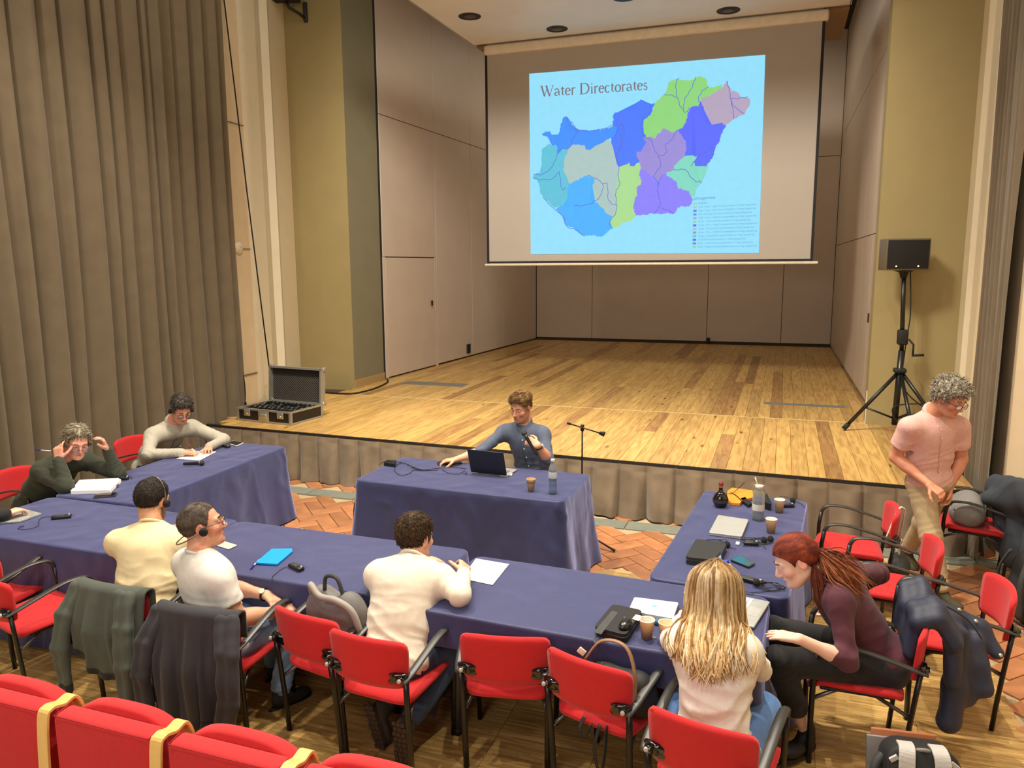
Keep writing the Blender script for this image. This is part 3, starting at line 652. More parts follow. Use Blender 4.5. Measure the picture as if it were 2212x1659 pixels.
# ------------------------------------------------------------------ tables and cloths
NAVY = mat('navy_cloth', (40, 44, 86), .55, var=.08, scale=7, bump=.3, bscale=160, spec=.5, sheen=.85, shtint=(.50, .56, 1.0), crease=.03, cscale=3.2)
STEEL = mat('grey_steel', (92, 92, 92), .4, .6)
TABLETOP = mat('table_top', (180, 172, 158), .5)
def vnoise(x, y, s=0):
    return (sin(x*1.7+s)+sin(y*2.3+1.3*s+.7*sin(x*1.1))+sin((x+y)*3.1+s*2)+sin((x-y)*4.7-s))/4
def hashf(k): return (math.sin(k*127.1+11.7)*43758.5453) % 1
def cloth(L, W, drops, seed, rc=.05, flare=.05, waves=.02, creases=0):
    """cloth over an L x W top centred at the origin; drops = hang on (-y, +x, +y, -x) sides; top at z=0"""
    hl, hw = L/2, W/2; pts = []
    def side(a, b, n, k):
        for i in range(n): t = i/n; pts.append((a[0]+(b[0]-a[0])*t, a[1]+(b[1]-a[1])*t, k, t))
    def corner(cx_, cy_, a0, k):
        for i in range(7):
            a = radians(a0+90*i/7); pts.append((cx_+rc*cos(a), cy_+rc*sin(a), k+(i/7), None))
    nl, nw = int(L/.03), int(W/.03)
    side((-hl+rc, -hw), (hl-rc, -hw), nl, 0); corner(hl-rc, -hw+rc, -90, 0); side((hl, -hw+rc), (hl, hw-rc), nw, 1); corner(hl-rc, hw-rc, 0, 1)
    side((hl-rc, hw), (-hl+rc, hw), nl, 2); corner(-hl+rc, hw-rc, 90, 2); side((-hl, hw-rc), (-hl, -hw+rc), nw, 3); corner(-hl+rc, -hw+rc, 180, 3)
    n = len(pts); 
    def nrm(i):
        a = pts[i-1]; c_ = pts[(i+1) % n]; d = Vector((c_[0]-a[0], c_[1]-a[1], 0)).normalized(); return Vector((d.y, -d.x, 0))
    def drop(i):
        k = pts[i][2]
        if pts[i][3] is None:
            f = k-int(k); return drops[int(k)]*(1-f)+drops[(int(k)+1) % 4]*f
        return drops[int(k)]
    N_ = [nrm(i) for i in range(n)]; D = [drop(i) for i in range(n)]
    s_ = [0]
    for i in range(1, n): s_.append(s_[-1]+math.hypot(pts[i][0]-pts[i-1][0], pts[i][1]-pts[i-1][1]))
    iscor = [1. if p[3] is None else max(0, 1-min(p[3], 1-p[3])*(L if int(p[2]) % 2 == 0 else W)/.22) for p in pts]
    rings = []
    for f in (.0, .2, .4, .58, .74, .86, .94, .985):      # flat top
        rings.append([(pts[i][0]*(f if f else .001), pts[i][1]*(f if f else .001), .0022*vnoise(pts[i][0]*f*6, pts[i][1]*f*6, seed)+.0012*sin((pts[i][0]*f*3+pts[i][1]*f*9)*4+seed)-.001) for i in range(n)])
    q = MB()
    for a in (20, 55, 85):                                  # rolled edge
        a = radians(a); rings.append([(pts[i][0]+N_[i].x*.013*sin(a), pts[i][1]+N_[i].y*.013*sin(a), -.013*(1-cos(a))) for i in range(n)])
    for f in (.05, .1, .16, .24, .33, .43, .54, .66, .78, .9, 1.0):
        r = []
        for i in range(n):
            d = D[i]*f; g = f*min(1, D[i]/.5)
            wv = waves*g*(sin(s_[i]*9.5+seed*3)+.6*sin(s_[i]*21+seed)+.5*sin(s_[i]*5.1-seed))*.6
            cr = 0
            for c_ in range(creases):                       # ironed and pulled creases
                sx = hashf(c_+seed)*s_[-1]; sl = (hashf(c_+seed+50)-.5)*2.4; dd_ = s_[i]-sx-sl*d
                cr += .006*(1-min(1, abs(dd_)/.025))*(1 if .02 < d < .2+.6*hashf(c_+90) else 0)
            out = .014+flare*g*g+iscor[i]*.05*g+wv+cr
            r.append((pts[i][0]+N_[i].x*out, pts[i][1]+N_[i].y*out, -.012-d+.01*g*sin(s_[i]*4+seed)))
        rings.append(r)
    q.grid([r+[r[0]] for r in rings]); return q
def table(cx_, cy_, L, W, rz, drops, seed, tlab, clab, h=.735, **kw):
    t = thing('folding_table', tlab, 'table', (cx_, cy_, 0), rz)
    b = MB(); b.rbox((0, 0, h-.017), (L-.01, W-.01, .026), .006); b.build('table_top', TABLETOP, t)
    for sx in (-1, 1):
        for sy in (-1, 1):
            b = MB(); x, y = sx*(L/2-.22), sy*(W/2-.10); b.tube([(x, y, h-.03), (x+sx*.04, y, .35), (x+sx*.05, y, .012)], .017, 10); lg = b.build('leg', STEEL, t)
            b = MB(); b.lathe([(0, .0), (.022, .0), (.022, .03), (.017, .035)], 10, (x+sx*.05, y, 0)); b.build('foot_cap', BLACK, lg)
        b = MB(); b.tube([(sx*(L/2-.19), -(W/2-.1), .3), (sx*(L/2-.19), W/2-.1, .3)], .012, 8); b.build('crossbar', STEEL, t)
    c = cloth(L, W, drops, seed, **kw).build('tablecloth', NAVY); c.location = (cx_, cy_, h+.005); c.rotation_euler = (0, 0, radians(rz)); WM[c.name] = Matrix.Translation((cx_, cy_, h+.005))
    tag(c, clab, 'tablecloth'); return t
TZ = .742
table(-4.43, 3.865, 1.76, .77, 0, (.70, .70, .70, .70), 1, 'folding table under the navy cloth at the near left corner', 'navy tablecloth on the near left table below the paper sheets', flare=.03, waves=.012)
table(-2.655, 3.855, 1.73, .77, 0, (.16, .70, .70, .70), 2, 'folding table under the cloth with the blue notebook', 'navy tablecloth under the bright blue notebook', flare=.02, waves=.012)
table(-.865, 3.745, 1.69, .765, -2.2, (.17, .55, .70, .70), 3, 'folding table under the cloth with the loose white paper', 'navy tablecloth under the blank white paper and the two laptops', flare=.02, waves=.012)
table(-4.96, 5.28, 1.93, .80, 91.6, (.70, .70, .70, .70), 4, 'folding table between the two men at the left curtain', 'navy tablecloth on the side table of the man in the green sweater', creases=26)
table(-.205, 5.065, 1.84, .735, 85.6, (.70, .70, .70, .70), 5, 'folding table on the right holding the bottles', 'navy tablecloth on the right side table under the bottles and silver laptop', flare=.03, waves=.012)
table(-2.39, 5.80, 1.80, .80, -1.6, (.715, .715, .715, .715), 6, 'folding table of the presenter before the stage', 'creased navy tablecloth reaching the floor on the presenter table', creases=60, flare=.06)
# ------------------------------------------------------------------ conference chairs
RED = mat('red_fabric', (188, 22, 26), .85, var=.05, scale=30, bump=.2, bscale=500, sheen=.1)
FRAME = mat('black_frame', (30, 29, 27), .32, .3, var=.05)
GLOSS = mat('gloss_black', (12, 12, 12), .12, var=.0, coat=.5)
CAPM = mat('pale_cap', (176, 172, 160), .4)
def sq(u, v, n=7):
    if u == 0 and v == 0: return 0, 0
    m_ = max(abs(u), abs(v)); s = m_/((abs(u)**n+abs(v)**n)**(1/n)); return u*s, v*s
def make_chair():
    t = thing('conference_chair', '', 'chair')
    def pad(fn, nu=14, nv=10, th=.028):
        top = [[fn(*sq(-1+2*i/nu, -1+2*j/nv), 1) for j in range(nv+1)] for i in range(nu+1)]; bot = [[fn(*sq(-1+2*i/nu, -1+2*j/nv), -1) for j in range(nv+1)] for i in range(nu+1)]
        q = MB(); m_ = nv+1; n0 = (nu+1)*m_; vs = [p for r in top for p in r]+[p for r in bot for p in r]; fs = []
        for i in range(nu):
            for j in range(nv):
                a = i*m_+j; fs.append((a, a+m_, a+m_+1, a+1)); fs.append((n0+a, n0+a+1, n0+a+m_+1, n0+a+m_))
        rim = [(i, 0) for i in range(nu)]+[(nu, j) for j in range(nv)]+[(i, nv) for i in range(nu, 0, -1)]+[(0, j) for j in range(nv, 0, -1)]
        for k in range(len(rim)):
            a = rim[k][0]*m_+rim[k][1]; b_ = rim[(k+1) % len(rim)][0]*m_+rim[(k+1) % len(rim)][1]; fs.append((a, n0+a, n0+b_, b_))
        q.add(vs, fs, True); return q
    def backf(u, v, s):
        e = max(abs(u), abs(v)); th = .017*(1-.5*max(0, (e-.82)/.18)); w_ = .218+.006*v
        z = .636+.125*v-.014*u*u*(1 if v > 0 else .9)*abs(v); y = -.262+.055*u*u-.085*(z-.56)
        return (w_*u, y+s*th*-1*-1*(1), z) if s > 0 else (w_*u, y-th, z)
    def seatf(u, v, s):
        e = max(abs(u), abs(v)); th = .018*(1-.5*max(0, (e-.85)/.15)); x = (.222-.012*(v < 0)*-v)*u; y = .035+.225*v
        z = .432-.02*(1-u*u)*(1-v*v)+.012*v-.05*max(0, v-.72)**1.4/.17-.018*max(0, -v-.75)/.25
        return (x, y, z+s*th)
    pad(backf).build('backrest', RED, t); pad(seatf).build('seat', RED, t)
    ms = MB(); ms.rbox((0, .03, .395), (.36, .34, .018), .006); ms.build('seat_pan', mat('black_plastic', (22, 22, 22), .5), t)
    for s in (-1, 1):
        b = MB(); b.tube([(s*.205, -.185, 0), (s*.207, -.20, .2), (s*.211, -.222, .42), (s*.217, -.238, .565)], .0155, 10, [.8]*4); b.build('leg', FRAME, t)
        b = MB(); b.tube([(s*.212, .235, 0), (s*.218, .238, .25), (s*.226, .235, .5), (s*.23, .222, .60)], .0145, 10); b.build('leg', FRAME, t)
        P = spline([(s*.23, .222, .60), (s*.231, .20, .638), (s*.232, .155, .655), (s*.232, .05, .652), (s*.230, -.10, .615), (s*.226, -.20, .585), (s*.215, -.265, .563)], 4)
        k = len(P); b = MB(); rr = [.0145+(.008*min(1, i/7)) for i in range(k)]; fl = [1-.6*min(1, i/7) for i in range(k)]
        b.tube(P, rr, 10, fl); ar = b.build('armrest', mat('arm_charcoal', (52, 52, 49), .4), t)
        # glossy bracket screwed to the back
        b = MB(); out = []
        R = Matrix.Rotation(radians(-s*14), 3, 'Y')
        for j in range(20):
            a = 2*pi*j/20; p = R @ Vector((.062*cos(a), 0, (.027+.006*cos(a)*s*-1)*sin(a))); out.append(p)
        cx_, cz = s*.170, .575; lay = [(-.286+.055*.6, 1.), (-.296+.055*.6, 1.), (-.306+.055*.6, .86), (-.309+.055*.6, .5)]
        vs = []; 
        for yy, f in lay:
            for p in out: vs.append((cx_+p.x*f, yy+.02*abs((p.x*s)/.062), cz+p.z*f))
        fs = [(i*20+j, i*20+(j+1) % 20, (i+1)*20+(j+1) % 20, (i+1)*20+j) for i in range(3) for j in range(20)]+[[60+j for j in range(20)]]
        b.add(vs, fs, True); b.tube([(s*.217, -.238, .565), (s*.205, -.262, .575), (s*.18, -.27, .575)], .016, 8); br = b.build('bracket', GLOSS, t)
        b = MB(); b.lathe([(0, .004), (.008, .004), (.0105, .0), (.0105, -.006)], 14, (s*.205, -.283, .578), Matrix.Rotation(radians(90), 3, 'X')); b.build('screw_cap', CAPM, br)
        b = MB(); b.tube([(s*.209, -.212, .325), (s*.16, -.06, .385), (s*.15, .1, .395), (s*.219, .236, .355)], .0105, 8); b.build('stretcher', mat('dark_chrome', (96, 96, 98), .25, .8), t)
    return t
CH = make_chair()
chairs = [
 ((-6.10, 4.72), -90, 'red chair by the curtain behind the man in the green sweater'),
 ((-6.12, 6.05), -88, 'red chair by the curtain behind the man in the grey sweatshirt'),
 ((-4.19, 3.19), -14, 'empty red chair at the left edge nearest the auditorium seats'),
 ((-4.70, 3.38), 6, 'empty red chair pushed against the near left table cloth'),
 ((-3.425, 3.30), 0, 'red chair hidden under the grey green jacket'),
 ((-2.78, 3.22), 3, 'red chair hidden under the dark navy sweater'),
 ((-2.20, 3.37), -10.7, 'red chair holding the grey backpack on its seat'),
 ((-1.80, 3.26), -4, 'red chair of the man in the cream sweater with back to us'),
 ((-1.235, 3.47), 11.4, 'empty red chair right of the man in the cream sweater'),
 ((-.69, 3.375), -16.8, 'red chair with a dark handbag hanging behind its backrest'),
 ((-.176, 3.06), -12.3, 'red chair of the woman with long blonde hair'),
 ((.46, 4.06), 91, 'red chair of the red haired woman, navy coat over its back'),
 ((.58, 5.96), 90, 'empty red chair nearest the stage with a white strap over its back'),
 ((.735, 5.26), 91, 'empty red chair between the strapped chair and the coat'),
 ((.97, 4.64), 94, 'red chair at the right parquet edge, behind the navy coat'),
 ((1.55, 6.80), 80, 'red chair at the right wall loaded with a grey backpack')]
for i, ((x, y), rz, lab) in enumerate(chairs): place(CH, i == 0, (x, y, 0.0), rz, lab, 'red conference chairs')
# ------------------------------------------------------------------ auditorium seats in the foreground
BIRCH = mat('birch_plywood', (222, 178, 104), .4, var=.06, scale=6, stretch=(12, 12, 1.5))
def make_aud():
    t = thing('auditorium_seat', '', 'seat')
    def blk(n, zf, yf0, yf1, hw):
        G = []
        q = MB(); q.rbox((0, (yf0+yf1)/2, zf/2+.2), (hw*2, yf1-yf0, zf-.4), .022, n=3); return q
    b = MB(); b.rbox((0, -.0, .635), (.448, .085, .60), .02, n=3); bs = b.build('backrest', RED, t)
    b = MB(); b.tube([(-.212, -.043, .933), (.212, -.043, .933)], .0022, 6); b.tube([(-.212, -.043, .933), (-.216, .02, .938)], .0022, 6); b.tube([(.212, -.043, .933), (.216, .02, .938)], .0022, 6); b.build('piping', mat('piping_red', (150, 24, 24), .8), bs)
    # front cushion with a bowed top
    n = 16; G = []
    for i in range(n+1):
        u = -1+2*i/n; zt = .958-.045*u**4-.012*u*u; x = .210*u
        G.append([(x, .042, .5), (x, .042, zt-.012), (x, .05, zt-.002), (x, .065, zt), (x, .095, zt-.004), (x, .118, zt-.022), (x, .125, zt-.06), (x, .13, .5)])
    b = MB(); b.grid(G); b.add([p for p in G[0]], [list(range(8))]); b.add([p for p in G[-1]], [list(range(8))[::-1]]); b.build('cushion', RED, t, bevel=.004)
    b = MB(); b.rbox((0, .30, .44), (.46, .42, .11), .03, n=3); b.build('seat', RED, t)
    b = MB(); P = spline([(.254, -.075, .25), (.254, -.07, .6), (.254, -.055, .90), (.254, -.03, .948), (.254, .02, .938), (.254, .07, .94), (.254, .10, .86), (.254, .13, .7)], 5)
    b.sweep(P, lambda i: [(-.016, -.007), (.016, -.007), (.016, .007), (-.016, .007)], smooth=False, upv=(1, 0, 0)); 
    b2 = MB(); b2.sweep(P, lambda i: [(-.006, -.024), (.006, -.024), (.006, .024), (-.006, .024)], smooth=False, upv=(1, 0, 0)); b2.build('side_band', BIRCH, t, bevel=.002)
    b = MB(); b.box((.254, .06, .14), (.03, .30, .28)); b.box((-.2, .06, .14), (.03, .3, .28)); b.build('pedestal', FRAME, t)
    return t
AU = make_aud()
for i, x in enumerate((-2.665, -2.158, -1.650, -1.143)):
    place(AU, i == 0, (x, 1.865, .0), 0, ['red auditorium seat cut by the left frame edge', 'red auditorium seat second from the left corner', 'red auditorium seat third from the left, birch band at its right', 'red auditorium seat just below the bottom frame edge'][i], 'front row of auditorium seats')
# ------------------------------------------------------------------ people: smooth bodies from blended volumes
f32 = np.float32
V3 = lambda *a: np.array(a, dtype=float)
class Sdf:
    """blended capsules and ellipsoids turned into one continuous skin"""
    def __init__(s, h): s.h = h; s.p = []
    def cap(s, a, b, ra, rb=None, k=.02, op=1):
        rb = ra if rb is None else rb; a = np.array(a, float); b = np.array(b, float)
        lo = np.minimum(a-ra, b-rb); hi = np.maximum(a+ra, b+rb)
        def f(X, Y, Z):
            ba = b-a; L2 = max(ba@ba, 1e-9); px, py, pz = X-a[0], Y-a[1], Z-a[2]
            t = np.clip((px*ba[0]+py*ba[1]+pz*ba[2])/L2, 0, 1)
            return np.sqrt((px-t*ba[0])**2+(py-t*ba[1])**2+(pz-t*ba[2])**2)-(ra+(rb-ra)*t)
        s.p.append((f, lo, hi, k, op)); return s
    def ell(s, c, r, R=None, k=.02, op=1):
        c = np.array(c, float); r = np.array(r, float); m = r.max(); R = np.eye(3) if R is None else np.array(R, float)
        e = np.sqrt((R**2) @ (r**2))
        def f(X, Y, Z):
            px, py, pz = X-c[0], Y-c[1], Z-c[2]
            q = [px*R[0, i]+py*R[1, i]+pz*R[2, i] for i in range(3)]
            k0 = np.sqrt((q[0]/r[0])**2+(q[1]/r[1])**2+(q[2]/r[2])**2)+1e-6; k1 = np.sqrt((q[0]/r[0]**2)**2+(q[1]/r[1]**2)**2+(q[2]/r[2]**2)**2)+1e-6
            return k0*(k0-1)/k1
        s.p.append((f, c-e, c+e, k, op)); return s
    def fn(s, f, lo, hi, k=.0, op=1): s.p.append((f, np.array(lo, float), np.array(hi, float), k, op)); return s
    def mesh(s, relax=1):
        h = s.h; pos = [q for q in s.p if q[4] == 1]
        lo = np.min([q[1] for q in pos], 0)-3*h; hi = np.max([q[2] for q in pos], 0)+3*h
        n = np.ceil((hi-lo)/h).astype(int)+1; F = np.full(n, 9., f32)
        ax = [(lo[i]+h*np.arange(n[i])).astype(f32) for i in range(3)]
        for f, l, u, k, op in s.p:
            m = k+2.5*h; i0 = np.clip(np.floor((l-m-lo)/h).astype(int), 0, n-1); i1 = np.clip(np.ceil((u+m-lo)/h).astype(int)+1, 1, n)
            if (i1 <= i0).any(): continue
            sl = tuple(slice(i0[i], i1[i]) for i in range(3))
            d = np.asarray(f(ax[0][sl[0]][:, None, None], ax[1][sl[1]][None, :, None], ax[2][sl[2]][None, None, :])).astype(f32)
            G = F[sl]
            if op == 1:
                if k > 0: t = np.clip(.5+.5*(G-d)/k, 0, 1); F[sl] = G+(d-G)*t-k*t*(1-t)
                else: F[sl] = np.minimum(G, d)
            elif op == -1:
                e = -d
                if k > 0: t = np.clip(.5-.5*(G-e)/k, 0, 1); F[sl] = G+(e-G)*t+k*t*(1-t)
                else: F[sl] = np.maximum(G, e)
            else: F[sl] = np.maximum(G, d)                     # keep only inside d
        return surfnet(F, lo, h, relax)
OFF = np.array([(0, 0, 0), (1, 0, 0), (0, 1, 0), (1, 1, 0), (0, 0, 1), (1, 0, 1), (0, 1, 1), (1, 1, 1)])
EDG = [(0, 1), (2, 3), (4, 5), (6, 7), (0, 2), (1, 3), (4, 6), (5, 7), (0, 4), (1, 5), (2, 6), (3, 7)]
def surfnet(F, lo, h, relax=1):
    S = (F < 0); n = np.array(F.shape)-1
    cnt = np.zeros(n, np.int8)
    for o in OFF: cnt += S[o[0]:o[0]+n[0], o[1]:o[1]+n[1], o[2]:o[2]+n[2]]
    act = np.argwhere((cnt > 0) & (cnt < 8))
    if len(act) == 0: return np.zeros((0, 3)), np.zeros((0, 4), int)
    vals = np.stack([F[act[:, 0]+o[0], act[:, 1]+o[1], act[:, 2]+o[2]] for o in OFF], 1)
    acc = np.zeros((len(act), 3)); c = np.zeros(len(act))
    for a, b in EDG:
        fa, fb = vals[:, a], vals[:, b]; x = (fa < 0) != (fb < 0); t = np.where(x, fa/np.where(x, fa-fb, 1), 0)
        p = OFF[a]+t[:, None]*(OFF[b]-OFF[a]); acc += p*x[:, None]; c += x
    V = lo+(act+acc/c[:, None])*h
    idx = np.full(n, -1, np.int32); idx[act[:, 0], act[:, 1], act[:, 2]] = np.arange(len(act))
    Q = []
    for ax in range(3):
        u, v = (ax+1) % 3, (ax+2) % 3
        sl0 = [slice(1, n[i]) for i in range(3)]; sl0[ax] = slice(0, n[ax]); sl1 = [slice(1, n[i]) for i in range(3)]; sl1[ax] = slice(1, n[ax]+1)
        A, B = S[tuple(sl0)], S[tuple(sl1)]; e = np.argwhere(A != B)
        base = e.copy(); 
        for i in range(3):
            if i != ax: base[:, i] += 1
        du = np.zeros(3, int); du[u] = 1; dv = np.zeros(3, int); dv[v] = 1
        g = lambda p: idx[p[:, 0], p[:, 1], p[:, 2]]
        q = np.stack([g(base-du-dv), g(base-dv), g(base), g(base-du)], 1)
        ins = A[e[:, 0], e[:, 1], e[:, 2]]; q[~ins] = q[~ins][:, ::-1]; Q.append(q)
    Q = np.concatenate(Q); Q = Q[(Q >= 0).all(1)]
    for _ in range(relax):
        s_ = np.zeros_like(V); k_ = np.zeros(len(V))
        for i in range(4):
            a, b = Q[:, i], Q[:, (i+1) % 4]; np.add.at(s_, a, V[b]); np.add.at(k_, a, 1)
        V = V*.5+.5*s_/np.maximum(k_, 1)[:, None]
    return V, Q
def normals(V, Q):
    nn = np.cross(V[Q[:, 2]]-V[Q[:, 0]], V[Q[:, 3]]-V[Q[:, 1]]); o = np.zeros_like(V)
    for i in range(4): np.add.at(o, Q[:, i], nn)
    return o/np.maximum(np.linalg.norm(o, axis=1), 1e-9)[:, None]
def qmesh(name, V, Q, m, parent, col=None):
    M = np.array(WM[parent.name].inverted()) if parent is not None else np.eye(4)
    L_ = V @ M[:3, :3].T+M[:3, 3]
    me = bpy.data.meshes.new(name); me.vertices.add(len(V)); me.vertices.foreach_set('co', L_.astype(f32).ravel())
    me.loops.add(len(Q)*4); me.loops.foreach_set('vertex_index', Q.astype(np.int32).ravel()); me.polygons.add(len(Q))
    me.polygons.foreach_set('loop_start', np.arange(0, len(Q)*4, 4, dtype=np.int32)); me.polygons.foreach_set('use_smooth', np.ones(len(Q), bool))
    me.update(calc_edges=True); me.validate()
    for mm in (m if isinstance(m, (list, tuple)) else [m]): me.materials.append(mm)
    if col is not None:
        a = me.color_attributes.new('Col', 'FLOAT_COLOR', 'POINT'); a.data.foreach_set('color', np.concatenate([col, np.ones((len(col), 1))], 1).astype(f32).ravel())
    return link(name, me, parent)
def join(parts):
    V = []; Q = []; Cc = []; n = 0
    for v, q, c in parts: V.append(v); Q.append(q+n); Cc.append(c); n += len(v)
    return np.concatenate(V), np.concatenate(Q), np.concatenate(Cc)
def folds(V, Q, amp, seed, freq=9., centres=()):
    """cloth folds pushed in and out along the normals"""
    r = np.random.RandomState(seed); N = normals(V, Q); d = np.zeros(len(V))
    for i in range(5):
        k = r.normal(size=3); k *= freq*(1+.5*i)*2/np.linalg.norm(k); k2 = r.normal(size=3)*freq*.7
        d += np.sin(V @ k+r.uniform(0, 6)+1.6*np.sin(V @ k2+r.uniform(0, 6)))/(1+.4*i)
    d *= amp*.45
    for c, ax, wl, rad, a2 in centres:
        ax = np.array(ax, float); ax /= np.linalg.norm(ax)+1e-9; rel = V-np.array(c); g = np.exp(-(rel**2).sum(1)/(rad*rad))
        w_ = r.normal(size=3)*9
        d += .62*a2*g*(1-2*np.abs(np.sin(pi*(rel @ ax)/wl/1.25+2.1*np.sin(rel @ w_)+1.2*np.sin(rel @ r.normal(size=3)*14))))
    return V+N*d[:, None]
unit = lambda v: np.array(v, float)/max(np.linalg.norm(v), 1e-9)
lerp = lambda a, b, t: np.array(a, float)*(1-t)+np.array(b, float)*t
SKINM = mat('skin', (222, 170, 140), .5, var=.05, scale=30, bump=.06, bscale=300, attr='Col')
HAIRM = mat('hair', (80, 60, 40), .75, var=.3, scale=60, bump=.7, bscale=160, stretch=(1, 1, .35), attr='Col', spec=.25)
EYEW = mat('eye_white', (225, 218, 208), .2); IRIS = mat('iris', (50, 36, 26), .15)
GLASSF = mat('spectacle_frame', (40, 34, 32), .3, .3)
def frame(f, u):
    f = unit(f); r = unit(np.cross(f, u)); return np.stack([r, f, np.cross(r, f)], 1)      # columns right, forward, up
def head_sdf(neck_l, s, fem):
    S = Sdf(.0042); q = s
    S.ell((0, -.012*q, .035*q), (.0745*q, .095*q, .083*q), k=.0)
    S.ell((0, .028*q, -.028*q), (.0585*q, .066*q, .084*q), k=.035)
    S.ell((0, .042*q, -.082*q), ((.040 if not fem else .035)*q, .042*q, .032*q), k=.03)
    S.cap((-.044*q, -.0*q, -.062*q), (-.022*q, .06*q, -.094*q), .017*q, k=.03); S.cap((.044*q, -.0*q, -.062*q), (.022*q, .06*q, -.094*q), .017*q, k=.03)
    for x in (-1, 1):
        S.ell((x*.043*q, .062*q, -.026*q), (.02*q, .02*q, .018*q), k=.025)
        S.cap((x*.012*q, .088*q, .019*q), (x*.042*q, .074*q, .019*q), .010*q, k=.018)
        S.ell((x*.031*q, .096*q, -.001*q), (.017*q, .017*q, .011*q), k=.012, op=-1)
        S.ell((x*.031*q, .0755*q, -.001*q), (.0145*q, .0125*q, .0125*q), k=.004)           # eye ball under the lids
        S.ell((x*.031*q, .0795*q, .0045*q), (.0155*q, .0125*q, .0075*q), k=.003)                  # upper lid
        S.ell((x*.0745*q, -.012*q, -.004*q), (.009*q, .02*q, .031*q), frame((.25*x, 1, -.15), (0, 0, 1)), k=.006)
        S.ell((x*.0835*q, -.008*q, .0), (.004*q, .011*q, .018*q), k=.004, op=-1)
        S.ell((x*.0105*q, .101*q, -.037*q), (.008*q, .010*q, .007*q), k=.008)
    S.cap((0, .090*q, .012*q), (0, .111*q, -.030*q), .0075*q, .0115*q, k=.012)
    S.ell((0, .0855*q, -.060*q), (.024*q, .014*q, .006*q), k=.008); S.ell((0, .083*q, -.071*q), (.020*q, .014*q, .0065*q), k=.008)
    S.ell((0, .100*q, -.0655*q), (.026*q, .009*q, .0016*q), k=.004, op=-1)
    S.ell((0, .078*q, -.100*q), (.018*q, .015*q, .014*q), k=.02)
    r = .056 if not fem else .046
    S.cap((0, -.022*q, -.05*q), neck_l, r*q, r*1.12*q, k=.03)
    return S
def head_colors(Vl, tone, s, beard, lips, stub):
    q = s; t = np.array(lin(tone)); col = np.tile(t, (len(Vl), 1)); x, y, z = Vl[:, 0]/q, Vl[:, 1]/q, Vl[:, 2]/q
    def blend(mask, c): nonlocal col; col = col*(1-mask[:, None])+np.array(c)*mask[:, None]
    red = np.array(lin((min(255, tone[0]+4), tone[1]*.80, tone[2]*.78)))
    blend(.55*np.exp(-((np.abs(x)-.045)**2/.0004+(z+.032)**2/.0005))*(y > .03), red)
    blend(.6*np.exp(-(x**2/.0002+(z+.034)**2/.0003))*(y > .09), red)
    blend(.5*(np.abs(x) > .072)*(y < .02)*1., red)
    lipm = np.exp(-((x/.023)**4+((z+.066)/.0095)**4))*(y > .07); blend(.75*lipm, lin(lips))
    if beard is not None:
        m = ((z < -.042)*(y > .0)+((z < -.0)*(np.abs(x) > .05)*(y > -.005)*(y < .05))) > 0
        m = m*(np.exp(-((x/.026)**4+((z+.066)/.009)**4)) < .4)*(z > -.135)*((z < -.052) | (np.abs(x) > .03)); blend(m*stub, lin(beard))
    return col
def ellf(c, r):
    c = np.array(c); r = np.array(r)
    def f(X, Y, Z):
        a, b, d = (X-c[0]), (Y-c[1]), (Z-c[2]); k0 = np.sqrt((a/r[0])**2+(b/r[1])**2+(d/r[2])**2)+1e-6
        k1 = np.sqrt((a/r[0]**2)**2+(b/r[1]**2)**2+(d/r[2]**2)**2)+1e-6; return k0*(k0-1)/k1
    return f
def noise3(P, f, seed, o=4):
    r = np.random.RandomState(seed); d = np.zeros(len(P))
    for i in range(o):
        k = r.normal(size=3); k *= f*(1+.45*i)/np.linalg.norm(k); k2 = r.normal(size=3)*f*.6
        d += np.sin(P @ k+r.uniform(0, 6)+1.7*np.sin(P @ k2+r.uniform(0, 6)))
    return d/o
def hair_mesh(s, H):
    """cap of hair in head space; H: top, side thickness, hairline, nape, amp, freq, temple"""
    q = s; S = Sdf(.0048); c = (0, -.012*q, .035*q); base = ellf(c, (.0745*q, .095*q, .083*q))
    ys = np.array([-.14, -.075, -.045, -.030, -.004, .010, .024, .034, .052, .075, .12])*q
    hl = H.get('line', .075); ny = H.get('nape', -.075); sb = H.get('burn', -.012); tp = H.get('temple', .055)
    zs = np.array([ny, ny, ny*.75, -.01, .026, .018, sb, .022, tp, hl, hl+.01])*q
    def f(X, Y, Z):
        d = base(X, Y, Z); t = np.clip((Z/q-.03)/.07, 0, 1); t = t*t*(3-2*t); fr = np.clip((Y/q)/.09, 0, 1)
        th = H.get('side', .01)*(1-t)+H.get('top', .016)*t+H.get('front', 0)*t*fr
        bk = np.clip((-Y/q-.02)/.05, 0, 1)*np.clip((.06-Z/q)/.08, 0, 1); d = d-th*q-.006*q*bk
        neckblk = np.sqrt(X**2+(Y+.03*q)**2)-.06*q
        d = np.minimum(d, np.maximum(neckblk-.002*q, np.maximum(Z-0*q, -(Z-ny*q))) if H.get('necky') else d)
        zl = np.interp(Y+0*Z+0*X, ys, zs)+H.get('recede', 0)*q*np.clip((np.abs(X)/q-.018)/.03, 0, 1)*np.clip((Y/q-.03)/.03, 0, 1)
        return np.maximum(d, (zl-Z)*.85)
    S.fn(f, (-.11*q, -.14*q, -.12*q), (.11*q, .12*q, .16*q))
    V, Q = S.mesh(1); N = normals(V, Q); a = H.get('amp', .003); fq = H.get('freq', 120.)
    V = V+N*(a*(.2+noise3(V, fq, H.get('seed', 1))))[:, None]
    return V, Q
